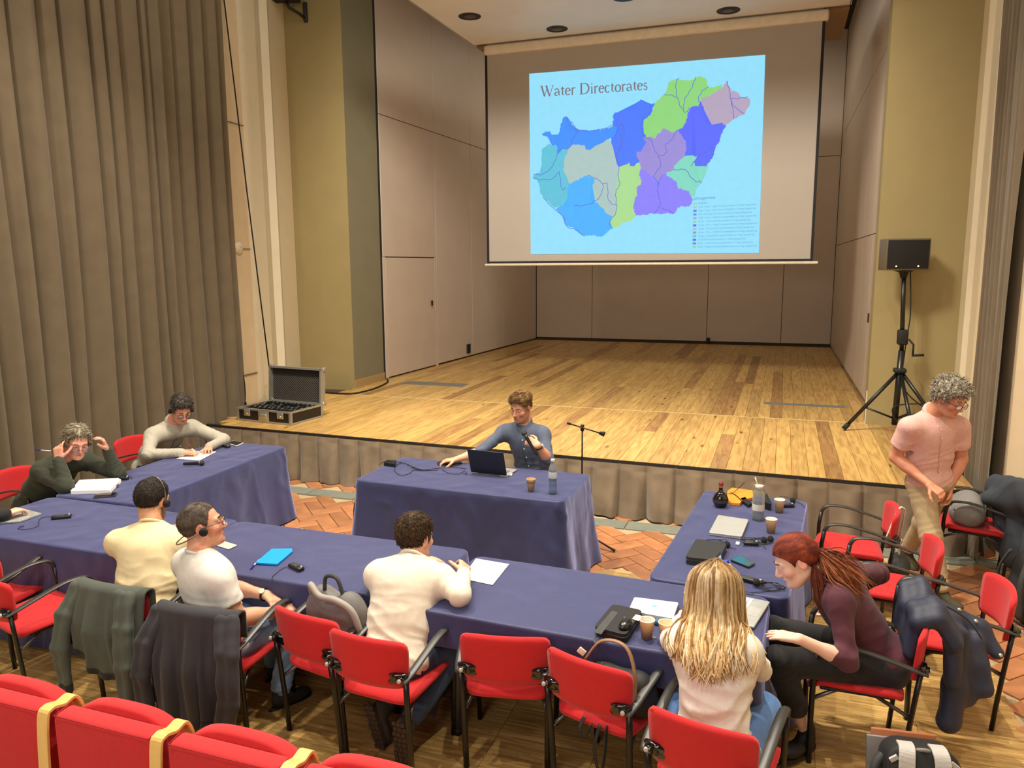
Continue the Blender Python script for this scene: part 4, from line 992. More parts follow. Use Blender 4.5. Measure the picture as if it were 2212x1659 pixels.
def hand(S, W, d, n, th, curl=(.3, .4, .3), sp=.10, s=1.0, tcurl=.5, ext=None):
    """palm, four unequal fingers, thumb. d wrist->knuckles, n palm normal, th = side of the thumb (vector)"""
    W = np.array(W, float); d = unit(d); n = unit(np.array(n)-d*np.dot(n, d)); lat = unit(np.cross(d, n)); lat = lat if np.dot(lat, th) > 0 else -lat
    for o0, o1 in ((.018, .030), (.006, .0105), (-.006, -.0095), (-.017, -.028)):
        S.cap(W+lat*o0*s+d*.005*s, W+lat*o1*s+d*.083*s, .0155*s, .0125*s, k=.012)
    S.ell(W+lat*.014*s+d*.038*s+n*.010*s, (.017*s, .03*s, .014*s), np.stack([lat, d, n], 1), k=.012)
    for j, (o, L_) in enumerate(zip((.030, .0105, -.0095, -.028), (.070, .079, .073, .057))):
        p = W+lat*o*s+d*.083*s; a = 0; cc = curl if ext is None or j not in ext else ext[j]
        ln = unit(d+lat*o*sp/.03)
        for part, seg in enumerate((.46, .31, .23)):
            a += cc[part]; dr = unit(ln*cos(a)+n*sin(a)); p2 = p+dr*L_*seg*s
            S.cap(p, p2, (.0092-.0008*part)*s, (.0086-.0010*part)*s, k=.003 if part else .006); p = p2
    p = W+lat*.026*s+d*.022*s+n*.006*s; dr = unit(lat*.75+d*.62+n*.35)
    for part, seg in enumerate((.042, .034, .026)):
        p2 = p+dr*seg*s; S.cap(p, p2, (.0125-.0015*part)*s, (.0112-.0015*part)*s, k=.008 if part == 0 else .004); p = p2; dr = unit(dr+(d*.6+n*.4-lat*.5)*tcurl)
def tufts(root, V, Q, cc, toW, hs, Hd):
    '''short curved strands growing out of the hair cap'''
    r = np.random.RandomState(Hd.get('seed', 1)+5); n, L_, w_, curl = Hd['tuft']; N = normals(V, Q); ok = np.where((N[:, 1]*0+V[:, 2] > -.09*hs) & (np.linalg.norm(V-np.array((0, -.012, .03))*hs, axis=1) > .07*hs))[0]
    I = r.choice(ok, n); p = V[I]; nn = N[I]; cr = np.array((0, -.045, .125))*hs; g = p-cr; g[:, 2] -= .02; g += np.array(Hd.get('flow', (0, 0, 0)))*np.linalg.norm(g, axis=1)[:, None]
    g -= nn*(g*nn).sum(1)[:, None]; g /= np.linalg.norm(g, axis=1)[:, None]+1e-6; g += r.normal(size=(n, 3))*curl; g /= np.linalg.norm(g, axis=1)[:, None]
    sd = np.cross(nn, g); sd /= np.linalg.norm(sd, axis=1)[:, None]+1e-6; ln = L_*hs*r.uniform(.6, 1.25, n)[:, None]
    m1 = p+g*ln*.5+nn*ln*(.22+.1*curl); m2 = p+g*ln+nn*ln*(.10+.25*curl)*r.uniform(-.3, 1, n)[:, None]; b = p-nn*.003
    VV = np.stack([b-sd*w_, b+sd*w_, m1-sd*w_, m1+sd*w_, m1+nn*w_*1.2, m2], 1).reshape(-1, 3); o = np.arange(n)[:, None]*6
    QQ = np.concatenate([o+np.array(f) for f in ((0, 1, 3, 2), (1, 0, 4, 3), (0, 2, 4, 4), (2, 3, 5, 5), (3, 4, 5, 5), (4, 2, 5, 5))], 0)
    me = bpy.data.meshes.new('hair_tufts'); M = np.array(WM[root.name].inverted()); W_ = toW(VV) @ M[:3, :3].T+M[:3, 3]
    me.from_pydata(W_.tolist(), [], [[a for k, a in enumerate(f) if k == 0 or a != f[k-1]] for f in QQ.tolist()]); me.materials.append(HAIRM); me.polygons.foreach_set('use_smooth', np.ones(len(me.polygons), bool))
    tone = np.repeat(cc[I]*r.uniform(.7, 1.35, (n, 1)), 6, 0); a = me.color_attributes.new('Col', 'FLOAT_COLOR', 'POINT'); a.data.foreach_set('color', np.concatenate([tone, np.ones((len(tone), 1))], 1).astype(f32).ravel())
    o_ = link('hair_tufts', me, root); o_['kind'] = 'stuff'; return o_
SHIRTS = {}
def person(label, J, S_):
    A = {k: (np.array(v, float)) for k, v in J.items()}
    P, N_, H = A['P'], A['N'], A['H']
    root = thing('person', label, 'person', (P[0], P[1], 0))
    hs = S_.get('hs', 1.07); fem = S_.get('fem', False); bw = S_.get('bw', 1.0); tone = S_.get('tone', (222, 172, 142)); seed = S_.get('seed', 1)
    HR = frame(A['hf'], A['hu'])
    toW = lambda V: V @ HR.T+H
    # ---- head and neck
    nl = HR.T @ (N_-H); hd = head_sdf(nl, hs, fem); V, Q = hd.mesh(1)
    col = head_colors(V, tone, hs, S_.get('beard'), S_.get('lips', (186, 104, 94)), S_.get('stub', .5)); parts = [(toW(V), Q, col)]
    tcol = lambda n: np.tile(np.array(lin(tone)), (n, 1))
    # ---- arms and hands
    sl = S_.get('sleeve', 'long'); aw = S_.get('arm', 1.0)*bw
    for sd in 'LR':
        s, e, w_ = A['s'+sd], A['e'+sd], A['w'+sd]; B = Sdf(.0046)
        sv = 1.0 if sl in ('short',) else .84; fb = sv if sl == 'long' else (.88 if sl == 'three' else 1.0)
        B.cap(s, e, .050*aw*sv, .040*aw*sv, k=.02); B.cap(e, w_, .041*aw*fb, .0265*bw, k=.02); B.ell(lerp(e, w_, .28), np.array((.043*fb, .09, .043*fb))*aw, frame(w_-e, (0.1, 0.2, 1)), k=.02)
        hn = S_['hand'+sd]; hand(B, w_, hn['d'], hn['n'], hn['t'], hn.get('curl', (.3, .4, .3)), hn.get('sp', .1), hn.get('s', 1.04 if not fem else .93), hn.get('tc', .5), hn.get('ext'))
        V, Q = B.mesh(1); parts.append((V, Q, tcol(len(V))))
    # ---- trunk and legs under the clothes
    fw = unit(np.cross(unit(A['sR']-A['sL']), unit(N_-P)))*-1
    lat = unit(A['sR']-A['sL']); spine = unit(N_-P); fwd_ = unit(np.cross(spine, lat)); Rt = np.stack([lat, fwd_, np.cross(lat, fwd_)], 1)
    hip = A.get('hip', lat); hip = unit(np.array((hip[0], hip[1], 0))); fh = np.array((-hip[1], hip[0], 0)); Rp = np.stack([hip, fh, (0, 0, 1)], 1)
    half = np.linalg.norm(A['sR']-A['sL'])/2
    def trunk(T, g, low=True):
        T.ell(P, ((.176+g)*bw, (.125+g)*bw, .125+g), Rp, k=.06)
        T.ell(lerp(P, N_, .38), ((.160 if not fem else .136)*bw+g, .108*bw+g, .17), Rt, k=.06)
        T.ell(lerp(P, N_, .70)+fwd_*.005, (.163*bw+g, .118*bw+g, .17), Rt, k=.06)
        T.cap(lerp(A['sL'], A['sR'], .06), lerp(A['sL'], A['sR'], .94), .060*bw+g, k=.06)
        for sd in 'LR': T.cap(N_-spine*.015, lerp(N_, A['s'+sd], .85), .052+g, .055+g, k=.05)
    core = Sdf(.014); trunk(core, -.022)
    hL, hR_ = P-hip*.09-np.array((0, 0, .02)), P+hip*.09-np.array((0, 0, .02))
    for h_, sd in ((hL, 'L'), (hR_, 'R')): core.cap(h_, A['k'+sd], .07, .045, k=.04)
    V, Q = core.mesh(0); parts.append((V, Q, tcol(len(V))))
    for sd in 'LR':
        B = Sdf(.008 if not S_.get('bare') else .005); B.cap(A['k'+sd], A['a'+sd], .048, .034 if not fem else .031, k=.02); B.ell(lerp(A['k'+sd], A['a'+sd], .3), (.05, .12, .05), frame(A['k'+sd]-A['a'+sd], (.3, .4, .1)), k=.03)
        V, Q = B.mesh(0); parts.append((V, Q, tcol(len(V))))
    body = qmesh('body', *join(parts)[:2], SKINM, root, join(parts)[2])
    # ---- top
    T = Sdf(.0085); trunk(T, .010)
    cen = []
    for sd in 'LR':
        s, e, w_ = A['s'+sd], A['e'+sd], A['w'+sd]; lw_ = S_.get('loose', 1.0)
        if sl == 'short':
            m_ = lerp(s, e, .62); T.cap(s, m_, .064*aw*lw_, .062*aw*lw_, k=.035)
            dd = unit(e-s); T.fn(lambda X, Y, Z, m_=m_, dd=dd: .03*0-((X-m_[0])*dd[0]+(Y-m_[1])*dd[1]+(Z-m_[2])*dd[2])*-1, m_-.14, m_+.14, 0, 0) if False else None
            T.fn(lambda X, Y, Z, m_=m_, dd=dd: np.maximum(-((X-m_[0])*dd[0]+(Y-m_[1])*dd[1]+(Z-m_[2])*dd[2]), np.sqrt((X-m_[0])**2+(Y-m_[1])**2+(Z-m_[2])**2)-.095), m_-.1, m_+.1, .004, -1)
        else:
            end = {'long': .97, 'three': .30, 'rolled': .12}[sl if isinstance(sl, str) else sl[sd]]
            T.cap(s, e, .059*aw*lw_, .050*aw*lw_, k=.045); T.cap(e, lerp(e, w_, end), .050*aw*lw_, (.050-.014*end)*aw*lw_, k=.03)
            cen += [(e, e-s, .042, .09, .006), (lerp(e, w_, .4), w_-e, .05, .09, .003), (lerp(e, w_, .85), w_-e, .03, .05, .004)]
        cen.append((lerp(s, e, .15)-np.array((0, 0, .05)), lat, .055, .1, .007))
        cen.append((lerp(s, e, .7), e-s, .06, .09, .004))
    wf = S_.get('waistfold', 1); cen += [(lerp(P, N_, .15), spine, .07, .2, .008*wf), (lerp(P, N_, .42)-fwd_*.08, spine, .09, .16, .006*(wf-1)), (lerp(P, N_, .35)+lat*.1, spine+lat*.4, .06, .13, .005), (lerp(P, N_, .35)-lat*.1, spine-lat*.4, .06, .13, .005)]
    V, Q = T.mesh(1); V = folds(V, Q, S_.get('fold', .004), seed, 8., cen)
    topVQ = (V, Q); qmesh(S_.get('topname', 'sweater'), V, Q, S_['top'], root)
    # neckline band or collar
    nb = Sdf(.005); up_ = unit(H-N_); c0 = N_+up_*S_.get('neckz', .022)-fwd_*.0; ring = []
    a0, a1 = (0, 2*pi) if not S_.get('collar') else (radians(28), radians(332))
    fx = unit(np.cross(lat, up_)); fx = fx if fx @ fwd_ > 0 else -fx
    rr = .061*hs if not fem else .058*hs
    for i in range(25):
        a = a0+(a1-a0)*i/24; dirv = fx*cos(a)*1.06+lat*sin(a); drop = -.026*max(0, cos(a)); ring.append(c0+dirv*rr+up_*(drop+.012*max(0, -cos(a))))
    for p, q_ in zip(ring, ring[1:]):
        nb.cap(p, q_, .0085, k=.006)
        if S_.get('collar'): nb.cap(p+up_*S_['collar'], q_+up_*S_['collar'], .006, k=.02); nb.cap(p+up_*S_['collar']*.5, q_+up_*S_['collar']*.5, .007, k=.02)
    V, Q = nb.mesh(1); qmesh('collar', V, Q, S_.get('bandmat', S_['top']), root)
    # ---- trousers
    T = Sdf(.0095); T.ell(P-np.array((0, 0, .015)), (.172*bw, .128*bw, .115), Rp, k=.05); cen = []
    hem = S_.get('hem', .93)
    for h_, sd in ((hL, 'L'), (hR_, 'R')):
        k_, a_ = A['k'+sd], A['a'+sd]; T.cap(h_, k_, .092*bw, .070*bw, k=.05); T.cap(k_, lerp(k_, a_, hem), .068*bw, S_.get('hemr', .058), k=.04)
        cen += [(k_, a_-k_, .05, .1, .006), (lerp(k_, a_, hem), a_-k_, .04, .1, .006), (lerp(h_, k_, .3), k_-h_, .06, .12, .005)]
    V, Q = T.mesh(1); V = folds(V, Q, .004, seed+3, 8., cen); qmesh('trousers', V, Q, S_['legs'], root)
    # ---- shoes
    for sd in 'LR':
        a_, fd = A['a'+sd], unit(A['f'+sd]); uf = A.get('fu'+sd); uf = unit(uf) if uf is not None else np.array((0, 0, 1.)); fd = unit(fd-uf*(fd @ uf)); lt = np.cross(fd, uf); R = np.stack([lt, fd, uf], 1)
        c_ = a_-uf*.045; B = Sdf(.0058)
        B.ell(c_+fd*.01, (.040, .062, .052), R, k=.02); B.ell(c_+fd*.105-uf*.012, (.046, .085, .034), R, k=.03); B.cap(a_-uf*.02, a_+uf*.025, .042, .042, k=.02)
        zc = c_-uf*.042; B.fn(lambda X, Y, Z, zc=zc, uf=uf: -((X-zc[0])*uf[0]+(Y-zc[1])*uf[1]+(Z-zc[2])*uf[2]), c_-.25, c_+.25, 0, 0)
        V, Q = B.mesh(1); so = qmesh('shoe', V, Q, S_.get('shoe', BLACK), root)
        B = MB(); out = []
        for i in range(28):
            a = 2*pi*i/28; y = .06+.135*sin(a); x = (.041+.008*sin(a)-.006*cos(2*a))*cos(a); out.append(zc+lt*x+fd*y)
        vs = [tuple(p+uf*.004) for p in out]+[tuple(p-uf*.016) for p in out]+[tuple(lerp(p, zc+fd*.06, .08)-uf*.019) for p in out]
        B.add(vs, [list(range(28)), list(range(56, 84))[::-1]]+[(i+28*r_, i+28*(r_+1), (i+1) % 28+28*(r_+1), (i+1) % 28+28*r_) for i in range(28) for r_ in range(2)])
        if S_.get('tread'):
            for iy in range(9):
                for ix in (-1, 0, 1):
                    p = zc+fd*(-.055+.028*iy)+lt*(ix*.025+.006*(iy % 2))-uf*.02; B.box(tuple(p), (.02, .02, .008), Matrix([tuple(r_) for r_ in R]))
        B.build('sole', S_.get('sole', mat('sole_rubber', (40, 36, 32), .8)), so, local=False)
    # ---- hair, brows, eyes, spectacles
    Hd = S_.get('hair')
    if Hd:
        V, Q = hair_mesh(hs, Hd); c1, c2 = np.array(lin(Hd['col'])), np.array(lin(Hd.get('col2', Hd['col']))); m_ = np.clip(.5+.9*noise3(V, Hd.get('cf', 60.), 9), 0, 1)
        if 'colside' in Hd: t = np.clip((.06*hs-V[:, 2])/.05, 0, 1); cs = np.array(lin(Hd['colside'])); cc = (c1*(1-m_[:, None])+c2*m_[:, None])*(1-t[:, None])+cs*t[:, None]
        else: cc = c1*(1-m_[:, None])+c2*m_[:, None]
        qmesh('hair', toW(V), Q, HAIRM, root, cc)
        if Hd.get('tuft'): tufts(root, V, Q, cc, toW, hs, Hd)
    if S_.get('face', True):
        q = hs; bm_ = MB(); browm = mat('brow_%d' % seed, S_.get('brow', (70, 52, 38)), .8)
        for x in (-1, 1):
            pts = [(x*.014*q, .0985*q, .0245*q), (x*.026*q, .0965*q, .0285*q), (x*.040*q, .087*q, .0275*q), (x*.048*q, .079*q, .021*q)]
            b = MB(); b.tube([tuple(HR @ np.array(p)+H) for p in pts], [.0028*q, .0038*q, .0032*q, .0016*q], 6); b.build('eyebrow', browm, root, local=False)
            b = MB(); c_ = np.array((x*.031*q, .0795*q, -.0035*q)); rad = .0100*q; gz = unit((0, 1, -.45))
            bm = bmesh.new(); bmesh.ops.create_uvsphere(bm, u_segments=12, v_segments=8, radius=rad)
            for v in bm.verts: v.co.z *= .8
            b.add([tuple(HR @ (np.array(v.co)+c_)+H) for v in bm.verts], [[v.index for v in f.verts] for f in bm.faces], True)
            nf = len(b.f); fc = [np.array(f.calc_center_median()) for f in bm.faces]; bm.free()
            b.mi = [1 if unit(c) @ gz > .80 else 0 for c in fc]; b.build('eye', [EYEW, IRIS], root, local=False)
    if S_.get('glasses'):
        q = hs; b = MB(); z0 = S_.get('gz', -.004)
        for x in (-1, 1):
            lp = [(x*(.034+.0245*cos(a)*(1 if abs(cos(a)) < .9 else .97))*q, (.112-.010*abs(cos(a) > 0)*max(0, cos(a)))*q, (z0+.017*sin(a))*q) for a in np.linspace(0, 2*pi, 19)]
            b.tube([tuple(HR @ np.array(p)+H) for p in lp], S_.get('gr', .0020), 6); b.tube([tuple(HR @ (np.array(p)*q)+H) for p in ((x*.058, .102, z0+.006), (x*.074, .06, z0+.008), (x*.080, .0, z0+.006), (x*.076, -.018, z0-.012))], .0019, 6)
        b.tube([tuple(HR @ (np.array(p)*q)+H) for p in ((-.010, .113, z0+.004), (0, .117, z0+.008), (.010, .113, z0+.004))], .0018, 6)
        g = b.build('spectacles', S_.get('gmat', GLASSF), root, local=False)
        for x in (-1, 1):
            b = MB(); vs = [tuple(HR @ np.array((x*(.034+.0235*cos(a))*q, (.111-.009*max(0, cos(a)))*q, (z0+.016*sin(a))*q))+H) for a in np.linspace(0, 2*pi, 17)[:-1]]
            b.add(vs, [list(range(16))]); b.build('lens', LENS, g, local=False)
    return root, dict(H=H, HR=HR, hs=hs, toW=lambda p: tuple(HR @ (np.array(p)*hs)+H), lat=lat, fwd=fwd_, A=A, top=topVQ)
def clear_mat(name, rgb=(235, 240, 240), a=.2):
    m = bpy.data.materials.new(name); m.use_nodes = True; nt = m.node_tree; N = nt.nodes; b = N['Principled BSDF']; b.inputs['Roughness'].default_value = .05; b.inputs['Base Color'].default_value = (*lin(rgb), 1)
    tr = N.new('ShaderNodeBsdfTransparent'); tr.inputs[0].default_value = (*lin(rgb), 1); fr = N.new('ShaderNodeFresnel'); fr.inputs[0].default_value = 1.45
    ad = N.new('ShaderNodeMath'); ad.operation = 'ADD'; ad.use_clamp = True; ad.inputs[1].default_value = a; nt.links.new(fr.outputs[0], ad.inputs[0])
    mx = N.new('ShaderNodeMixShader'); nt.links.new(ad.outputs[0], mx.inputs[0]); nt.links.new(tr.outputs[0], mx.inputs[1]); nt.links.new(b.outputs[0], mx.inputs[2]); nt.links.new(mx.outputs[0], N['Material Output'].inputs[0]); return m
LENS = clear_mat('spectacle_lens', (225, 228, 235), .05)
# ------------------------------------------------------------------ the people of the photograph
def cl(name, rgb, **k): return mat(name, rgb, k.pop('rough', .85), var=k.pop('var', .05), scale=k.pop('scale', 40), bump=k.pop('bump', .22), bscale=k.pop('bscale', 420), sheen=.08, crease=k.pop('crease', .010), cscale=k.pop('cscale', 6.5), **k)
JEANS = cl('dark_denim', (52, 72, 104), var=.22, scale=14); JEANSL = cl('light_denim', (120, 152, 190), var=.18, scale=14); DARK = cl('dark_trousers', (34, 33, 36))
flat = dict(curl=(.25, .25, .2), sp=.16)
HN = dict(d=(0, 1, 0), n=(0, 0, -1), t=(1, 0, 0))
def hnd(d, n, t, curl=(.3, .35, .25), **k): return dict(d=d, n=n, t=t, curl=curl, **k)
P = {}
# man in cream sweater, middle of the near row
P['cream'] = person('person in a cream sweater and jeans leaning on the table, seen from behind', dict(
 P=(-1.83, 3.30, .49), N=(-1.835, 3.555, .915), H=(-1.86, 3.655, 1.015), hf=(.22, .95, -.12), hu=(0, .12, 1),
 sL=(-2.02, 3.50, .835), sR=(-1.645, 3.55, .835), eL=(-2.09, 3.66, .785), wL=(-1.93, 3.85, .785), eR=(-1.515, 3.47, .805), wR=(-1.60, 3.715, .815),
 kL=(-2.02, 3.70, .50), kR=(-1.56, 3.62, .50), aL=(-1.90, 3.33, .19), aR=(-1.71, 3.24, .19), fL=(.2, -.15, -1), fR=(0, -.1, -1), fuL=(.25, .95, .1), fuR=(.05, 1, .05)),
 dict(bw=1.1, top=cl('cream_knit', (220, 212, 192)), legs=JEANS, shoe=mat('grey_shoe', (66, 64, 66), .8), sole=mat('brown_rubber', (72, 62, 52), .85), tread=True, seed=11, handL=hnd((.6, .75, 0), (0, 0, -1), (1, 0, 0)), handR=hnd((-.25, .9, .15), (-.7, 0, -.7), (-.3, .3, .9), (.5, .7, .5)),
 hair=dict(tuft=(3000, .020, .0013, .12), top=.016, side=.008, line=.07, nape=-.095, amp=.0035, freq=150, col=(58, 44, 32), col2=(84, 66, 46), burn=-.02), brow=(50, 38, 28)))
# man in beige shirt, left
P['beige'] = person('person in a beige shirt with dark cropped hair and headset, back to us', dict(
 P=(-3.46, 3.29, .49), N=(-3.53, 3.47, .955), H=(-3.575, 3.53, 1.10), hf=(-.12, .97, -.22), hu=(0, .15, 1),
 sL=(-3.72, 3.375, .86), sR=(-3.38, 3.50, .86), eL=(-3.90, 3.60, .775), wL=(-3.80, 3.84, .785), eR=(-3.40, 3.70, .775), wR=(-3.56, 3.88, .785),
 kL=(-3.62, 3.72, .48), kR=(-3.32, 3.74, .48), aL=(-3.62, 3.68, .1), aR=(-3.3, 3.7, .1), fL=(0, 1, 0), fR=(0, 1, 0)),
 dict(bw=1.1, top=cl('beige_jersey', (226, 208, 162)), legs=DARK, tone=(206, 152, 112), seed=12, topname='shirt', handL=hnd((.7, .7, 0), (0, 0, -1), (1, -1, 0)), handR=hnd((-.7, .7, 0), (0, 0, -1), (-1, -1, 0)),
 hair=dict(tuft=(2600, .010, .0010, .3), top=.009, side=.006, line=.072, nape=-.085, amp=.0012, freq=300, col=(36, 30, 26), col2=(52, 44, 38), burn=-.03), beard=(44, 34, 28), stub=.75, brow=(30, 24, 20)))
# man in grey tee turned to the right
P['grey'] = person('person in a pale grey tee with headset and spectacles, leaning back and turned right', dict(
 P=(-2.82, 3.20, .49), N=(-2.93, 3.185, .945), H=(-2.945, 3.235, 1.105), hf=(.70, .66, .16), hu=(-.22, -.1, 1),
 sL=(-3.10, 3.27, .855), sR=(-2.755, 3.13, .855), eL=(-2.97, 3.45, .66), wL=(-2.70, 3.44, .65), eR=(-2.665, 3.15, .645), wR=(-2.58, 3.36, .605),
 kL=(-2.86, 3.64, .50), kR=(-2.60, 3.56, .50), aL=(-2.85, 3.66, .09), aR=(-2.62, 3.40, .09), fL=(.2, 1, 0), fR=(.45, .9, 0)),
 dict(bw=1.1, top=cl('pale_grey_jersey', (208, 206, 198)), legs=JEANSL, sleeve='short', tone=(206, 152, 122), seed=13, topname='tee', loose=1.12, handL=hnd((.85, -.4, -.1), (0, -.3, -1), (.3, .8, .3), (.5, .6, .4)), handR=hnd((.45, .85, .0), (-.4, .2, -.9), (-.7, .4, .3), (.6, .8, .5)),
 hair=dict(tuft=(2600, .007, .0009, .3), top=.005, side=.004, line=.085, nape=-.08, amp=.0008, freq=300, col=(62, 54, 46), col2=(92, 82, 72), recede=.03, burn=-.02), glasses=True, gmat=mat('violet_frame', (70, 52, 72), .3), shoe=mat('dark_shoe', (40, 40, 40), .8), brow=(60, 48, 40)))
# blonde woman
P['blonde'] = person('person with long blonde hair in a cream knit sweater, seen from behind', dict(
 P=(-.185, 3.06, .49), N=(-.21, 3.225, .955), H=(-.222, 3.32, 1.085), hf=(.04, .93, -.30), hu=(0, .3, 1),
 sL=(-.35, 3.215, .865), sR=(-.075, 3.195, .865), eL=(-.415, 3.39, .775), wL=(-.40, 3.62, .775), eR=(-.025, 3.36, .72), wR=(-.10, 3.58, .775),
 kL=(-.37, 3.44, .49), kR=(.0, 3.42, .49), aL=(-.36, 3.42, .09), aR=(.0, 3.40, .09), fL=(0, 1, 0), fR=(0, 1, 0), hip=(1, -.1, 0)),
 dict(top=cl('oatmeal_knit', (226, 219, 208), bump=.5, crease=.014, cscale=5), legs=cl('blue_denim', (92, 132, 190), var=.15, scale=14), fem=True, bw=1.03, arm=.92, waistfold=2.2, hs=1.03, seed=14, fold=.006, handL=hnd((.2, .95, 0), (0, 0, -1), (1, 0, 0)), handR=hnd((-.4, .9, 0), (0, 0, -1), (-1, 0, 0)),
 shoe=mat('white_shoe', (205, 200, 192), .7), tone=(230, 184, 156)))
# red haired woman
P['red'] = person('person with a red ponytail and burgundy sweater bent towards the open laptop', dict(
 P=(.575, 4.09, .50), N=(.285, 4.005, .925), H=(.125, 3.955, 1.02), hf=(-.86, -.20, -.46), hu=(-.5, 0, .85),
 sL=(.325, 3.855, .865), sR=(.40, 4.205, .885), eL=(.37, 3.735, .63), wL=(.145, 3.635, .755), eR=(.56, 4.42, .82), wR=(.36, 4.36, .66),
 kL=(.055, 3.80, .545), kR=(.02, 4.03, .60), aL=(.215, 3.90, .125), aR=(.05, 4.15, .20), fL=(-.62, -.78, 0), fR=(-.9, -.3, -.2), hip=(-.1, .99, 0)),
 dict(top=cl('burgundy_knit', (78, 32, 46), bump=.3), legs=cl('black_cotton', (26, 25, 26)), fem=True, bw=.98, hs=1.05, seed=15, sleeve='three', hem=.62, hemr=.064, bare=True, tone=(232, 186, 166), lips=(190, 120, 112), handL=hnd((-.98, .06, .02), (0, .15, -1), (0, .9, .2), (.12, .15, .1), sp=.05, tc=.15), handR=hnd((-.5, .1, -.7), (-.6, 0, .4), (0, -1, 0)),
 hair=dict(top=.014, side=.012, line=.062, nape=-.07, amp=.0016, freq=110, col=(86, 30, 22), col2=(132, 58, 36), temple=.046, burn=-.01, cf=40), brow=(96, 60, 46), shoe=mat('black_leather', (24, 24, 25), .6)))
# walking man
P['pink'] = person('person with curly grey hair in a pink shirt and khaki trousers walking past the stage', dict(
 P=(1.125, 6.42, .86), N=(1.08, 6.34, 1.375), H=(1.185, 6.25, 1.525), hf=(.62, -.68, -.42), hu=(.25, -.25, 1),
 sR=(.93, 6.24, 1.29), sL=(1.29, 6.42, 1.285), eR=(.865, 6.33, 1.04), wR=(1.08, 6.17, .885), eL=(1.34, 6.50, 1.02), wL=(1.26, 6.42, .80),
 kR=(1.13, 6.24, .475), aR=(1.215, 6.135, .095), kL=(1.14, 6.60, .46), aL=(1.08, 6.86, .14), fR=(.55, -.8, 0), fL=(.3, -.8, -.5), fuL=(.1, -.4, .8), hip=(-.8, -.6, 0)),
 dict(bw=1.08, top=cl('pink_linen', (216, 172, 162), var=.08, bump=.5), legs=cl('khaki_cotton', (176, 158, 122)), sleeve='short', topname='shirt', seed=16, loose=1.16, collar=.018, fold=.006, tone=(206, 142, 112), handR=hnd((.75, -.45, -.45), (-.3, .5, -.8), (.2, -.6, .8), (.5, .8, .6)), handL=hnd((-.1, -.4, -.9), (-.8, -.3, .1), (0, -1, 0), (.4, .5, .4)),
 hair=dict(tuft=(1800, .03, .0022, .8), top=.034, side=.024, line=.074, nape=-.05, amp=.010, freq=170, col=(128, 120, 104), col2=(178, 170, 152), burn=-.015, front=.004, seed=4, cf=120), glasses=True, brow=(110, 100, 88), beard=(150, 110, 92), stub=.3, shoe=mat('olive_shoe', (70, 64, 44), .8)))
# presenter
P['presenter'] = person('person in a blue grey shirt speaking into a microphone behind the laptop', dict(
 P=(-2.08, 6.60, .49), N=(-2.175, 6.51, 1.055), H=(-2.185, 6.455, 1.235), hf=(-.26, -.92, -.26), hu=(0, -.1, 1),
 sR=(-2.375, 6.49, .975), sL=(-1.985, 6.50, .985), eR=(-2.53, 6.30, .83), wR=(-2.69, 6.13, .79), eL=(-1.90, 6.34, .805), wL=(-1.945, 6.20, .955),
 kR=(-2.25, 6.2, .5), kL=(-1.95, 6.2, .5), aR=(-2.25, 6.2, .1), aL=(-1.95, 6.2, .1), fR=(0, -1, 0), fL=(0, -1, 0)),
 dict(top=cl('blue_grey_poplin', (82, 92, 112), bump=.3), legs=DARK, sleeve='rolled', topname='shirt', seed=17, collar=.020, fold=.005, bw=1.03, tone=(224, 162, 128), handR=hnd((-.9, -.35, -.1), (0, 0, -1), (.5, -.8, 0), (.25, .4, .35), sp=.2), handL=hnd((-.86, -.08, .36), (0, .75, -.5), (-.1, -.4, .9), (.7, 1.0, .7), tc=.8),
 hair=dict(tuft=(2200, .030, .0014, .15), flow=(.9, .5, 0), top=.022, side=.002, line=.080, nape=-.05, amp=.003, freq=90, col=(96, 70, 44), col2=(150, 118, 76), front=.008, colside=(112, 84, 62), burn=-.03), beard=(120, 82, 60), stub=.45, brow=(92, 66, 46)))
# green sweater man
P['green'] = person('person with grey hair in a dark green sweater holding the headset to both ears', dict(
 P=(-6.02, 4.66, .50), N=(-5.60, 4.615, .935), H=(-5.40, 4.60, 1.095), hf=(.84, -.42, -.30), hu=(.3, 0, 1),
 sR=(-5.62, 4.43, .87), sL=(-5.55, 4.81, .875), eR=(-5.315, 4.39, .785), wR=(-5.41, 4.43, .985), eL=(-5.24, 4.83, .785), wL=(-5.265, 4.77, 1.00),
 kR=(-5.55, 4.5, .48), kL=(-5.55, 4.85, .48), aR=(-5.5, 4.5, .1), aL=(-5.5, 4.85, .1), fR=(1, 0, 0), fL=(1, 0, 0), hip=(.1, -1, 0)),
 dict(bw=1.08, top=cl('dark_green_wool', (48, 52, 38), bump=.4), legs=DARK, seed=18, fold=.006, loose=1.1, bandmat=cl('dark_check', (30, 32, 32)), tone=(214, 150, 126), handR=hnd((-.16, .16, .95), (-.2, .95, -.1), (.8, .4, .3), (.15, .5, .3), ext={1: (.5, .9, .6), 2: (.8, 1.1, .7), 3: (.9, 1.2, .8)}, tc=.3), handL=hnd((-.12, -.25, .95), (-.6, -.8, 0), (.9, -.3, .2), (.5, .6, .4), tc=.3),
 hair=dict(tuft=(2200, .040, .0018, .22), flow=(0, -.8, .1), top=.010, side=.014, line=.100, nape=-.075, amp=.005, freq=60, col=(126, 116, 94), col2=(164, 154, 130), recede=.03, burn=-.02, front=-.004, seed=6, cf=50), glasses=True, gmat=mat('steel_frame', (120, 118, 120), .3, .7), gz=-.016, brow=(130, 108, 88)))
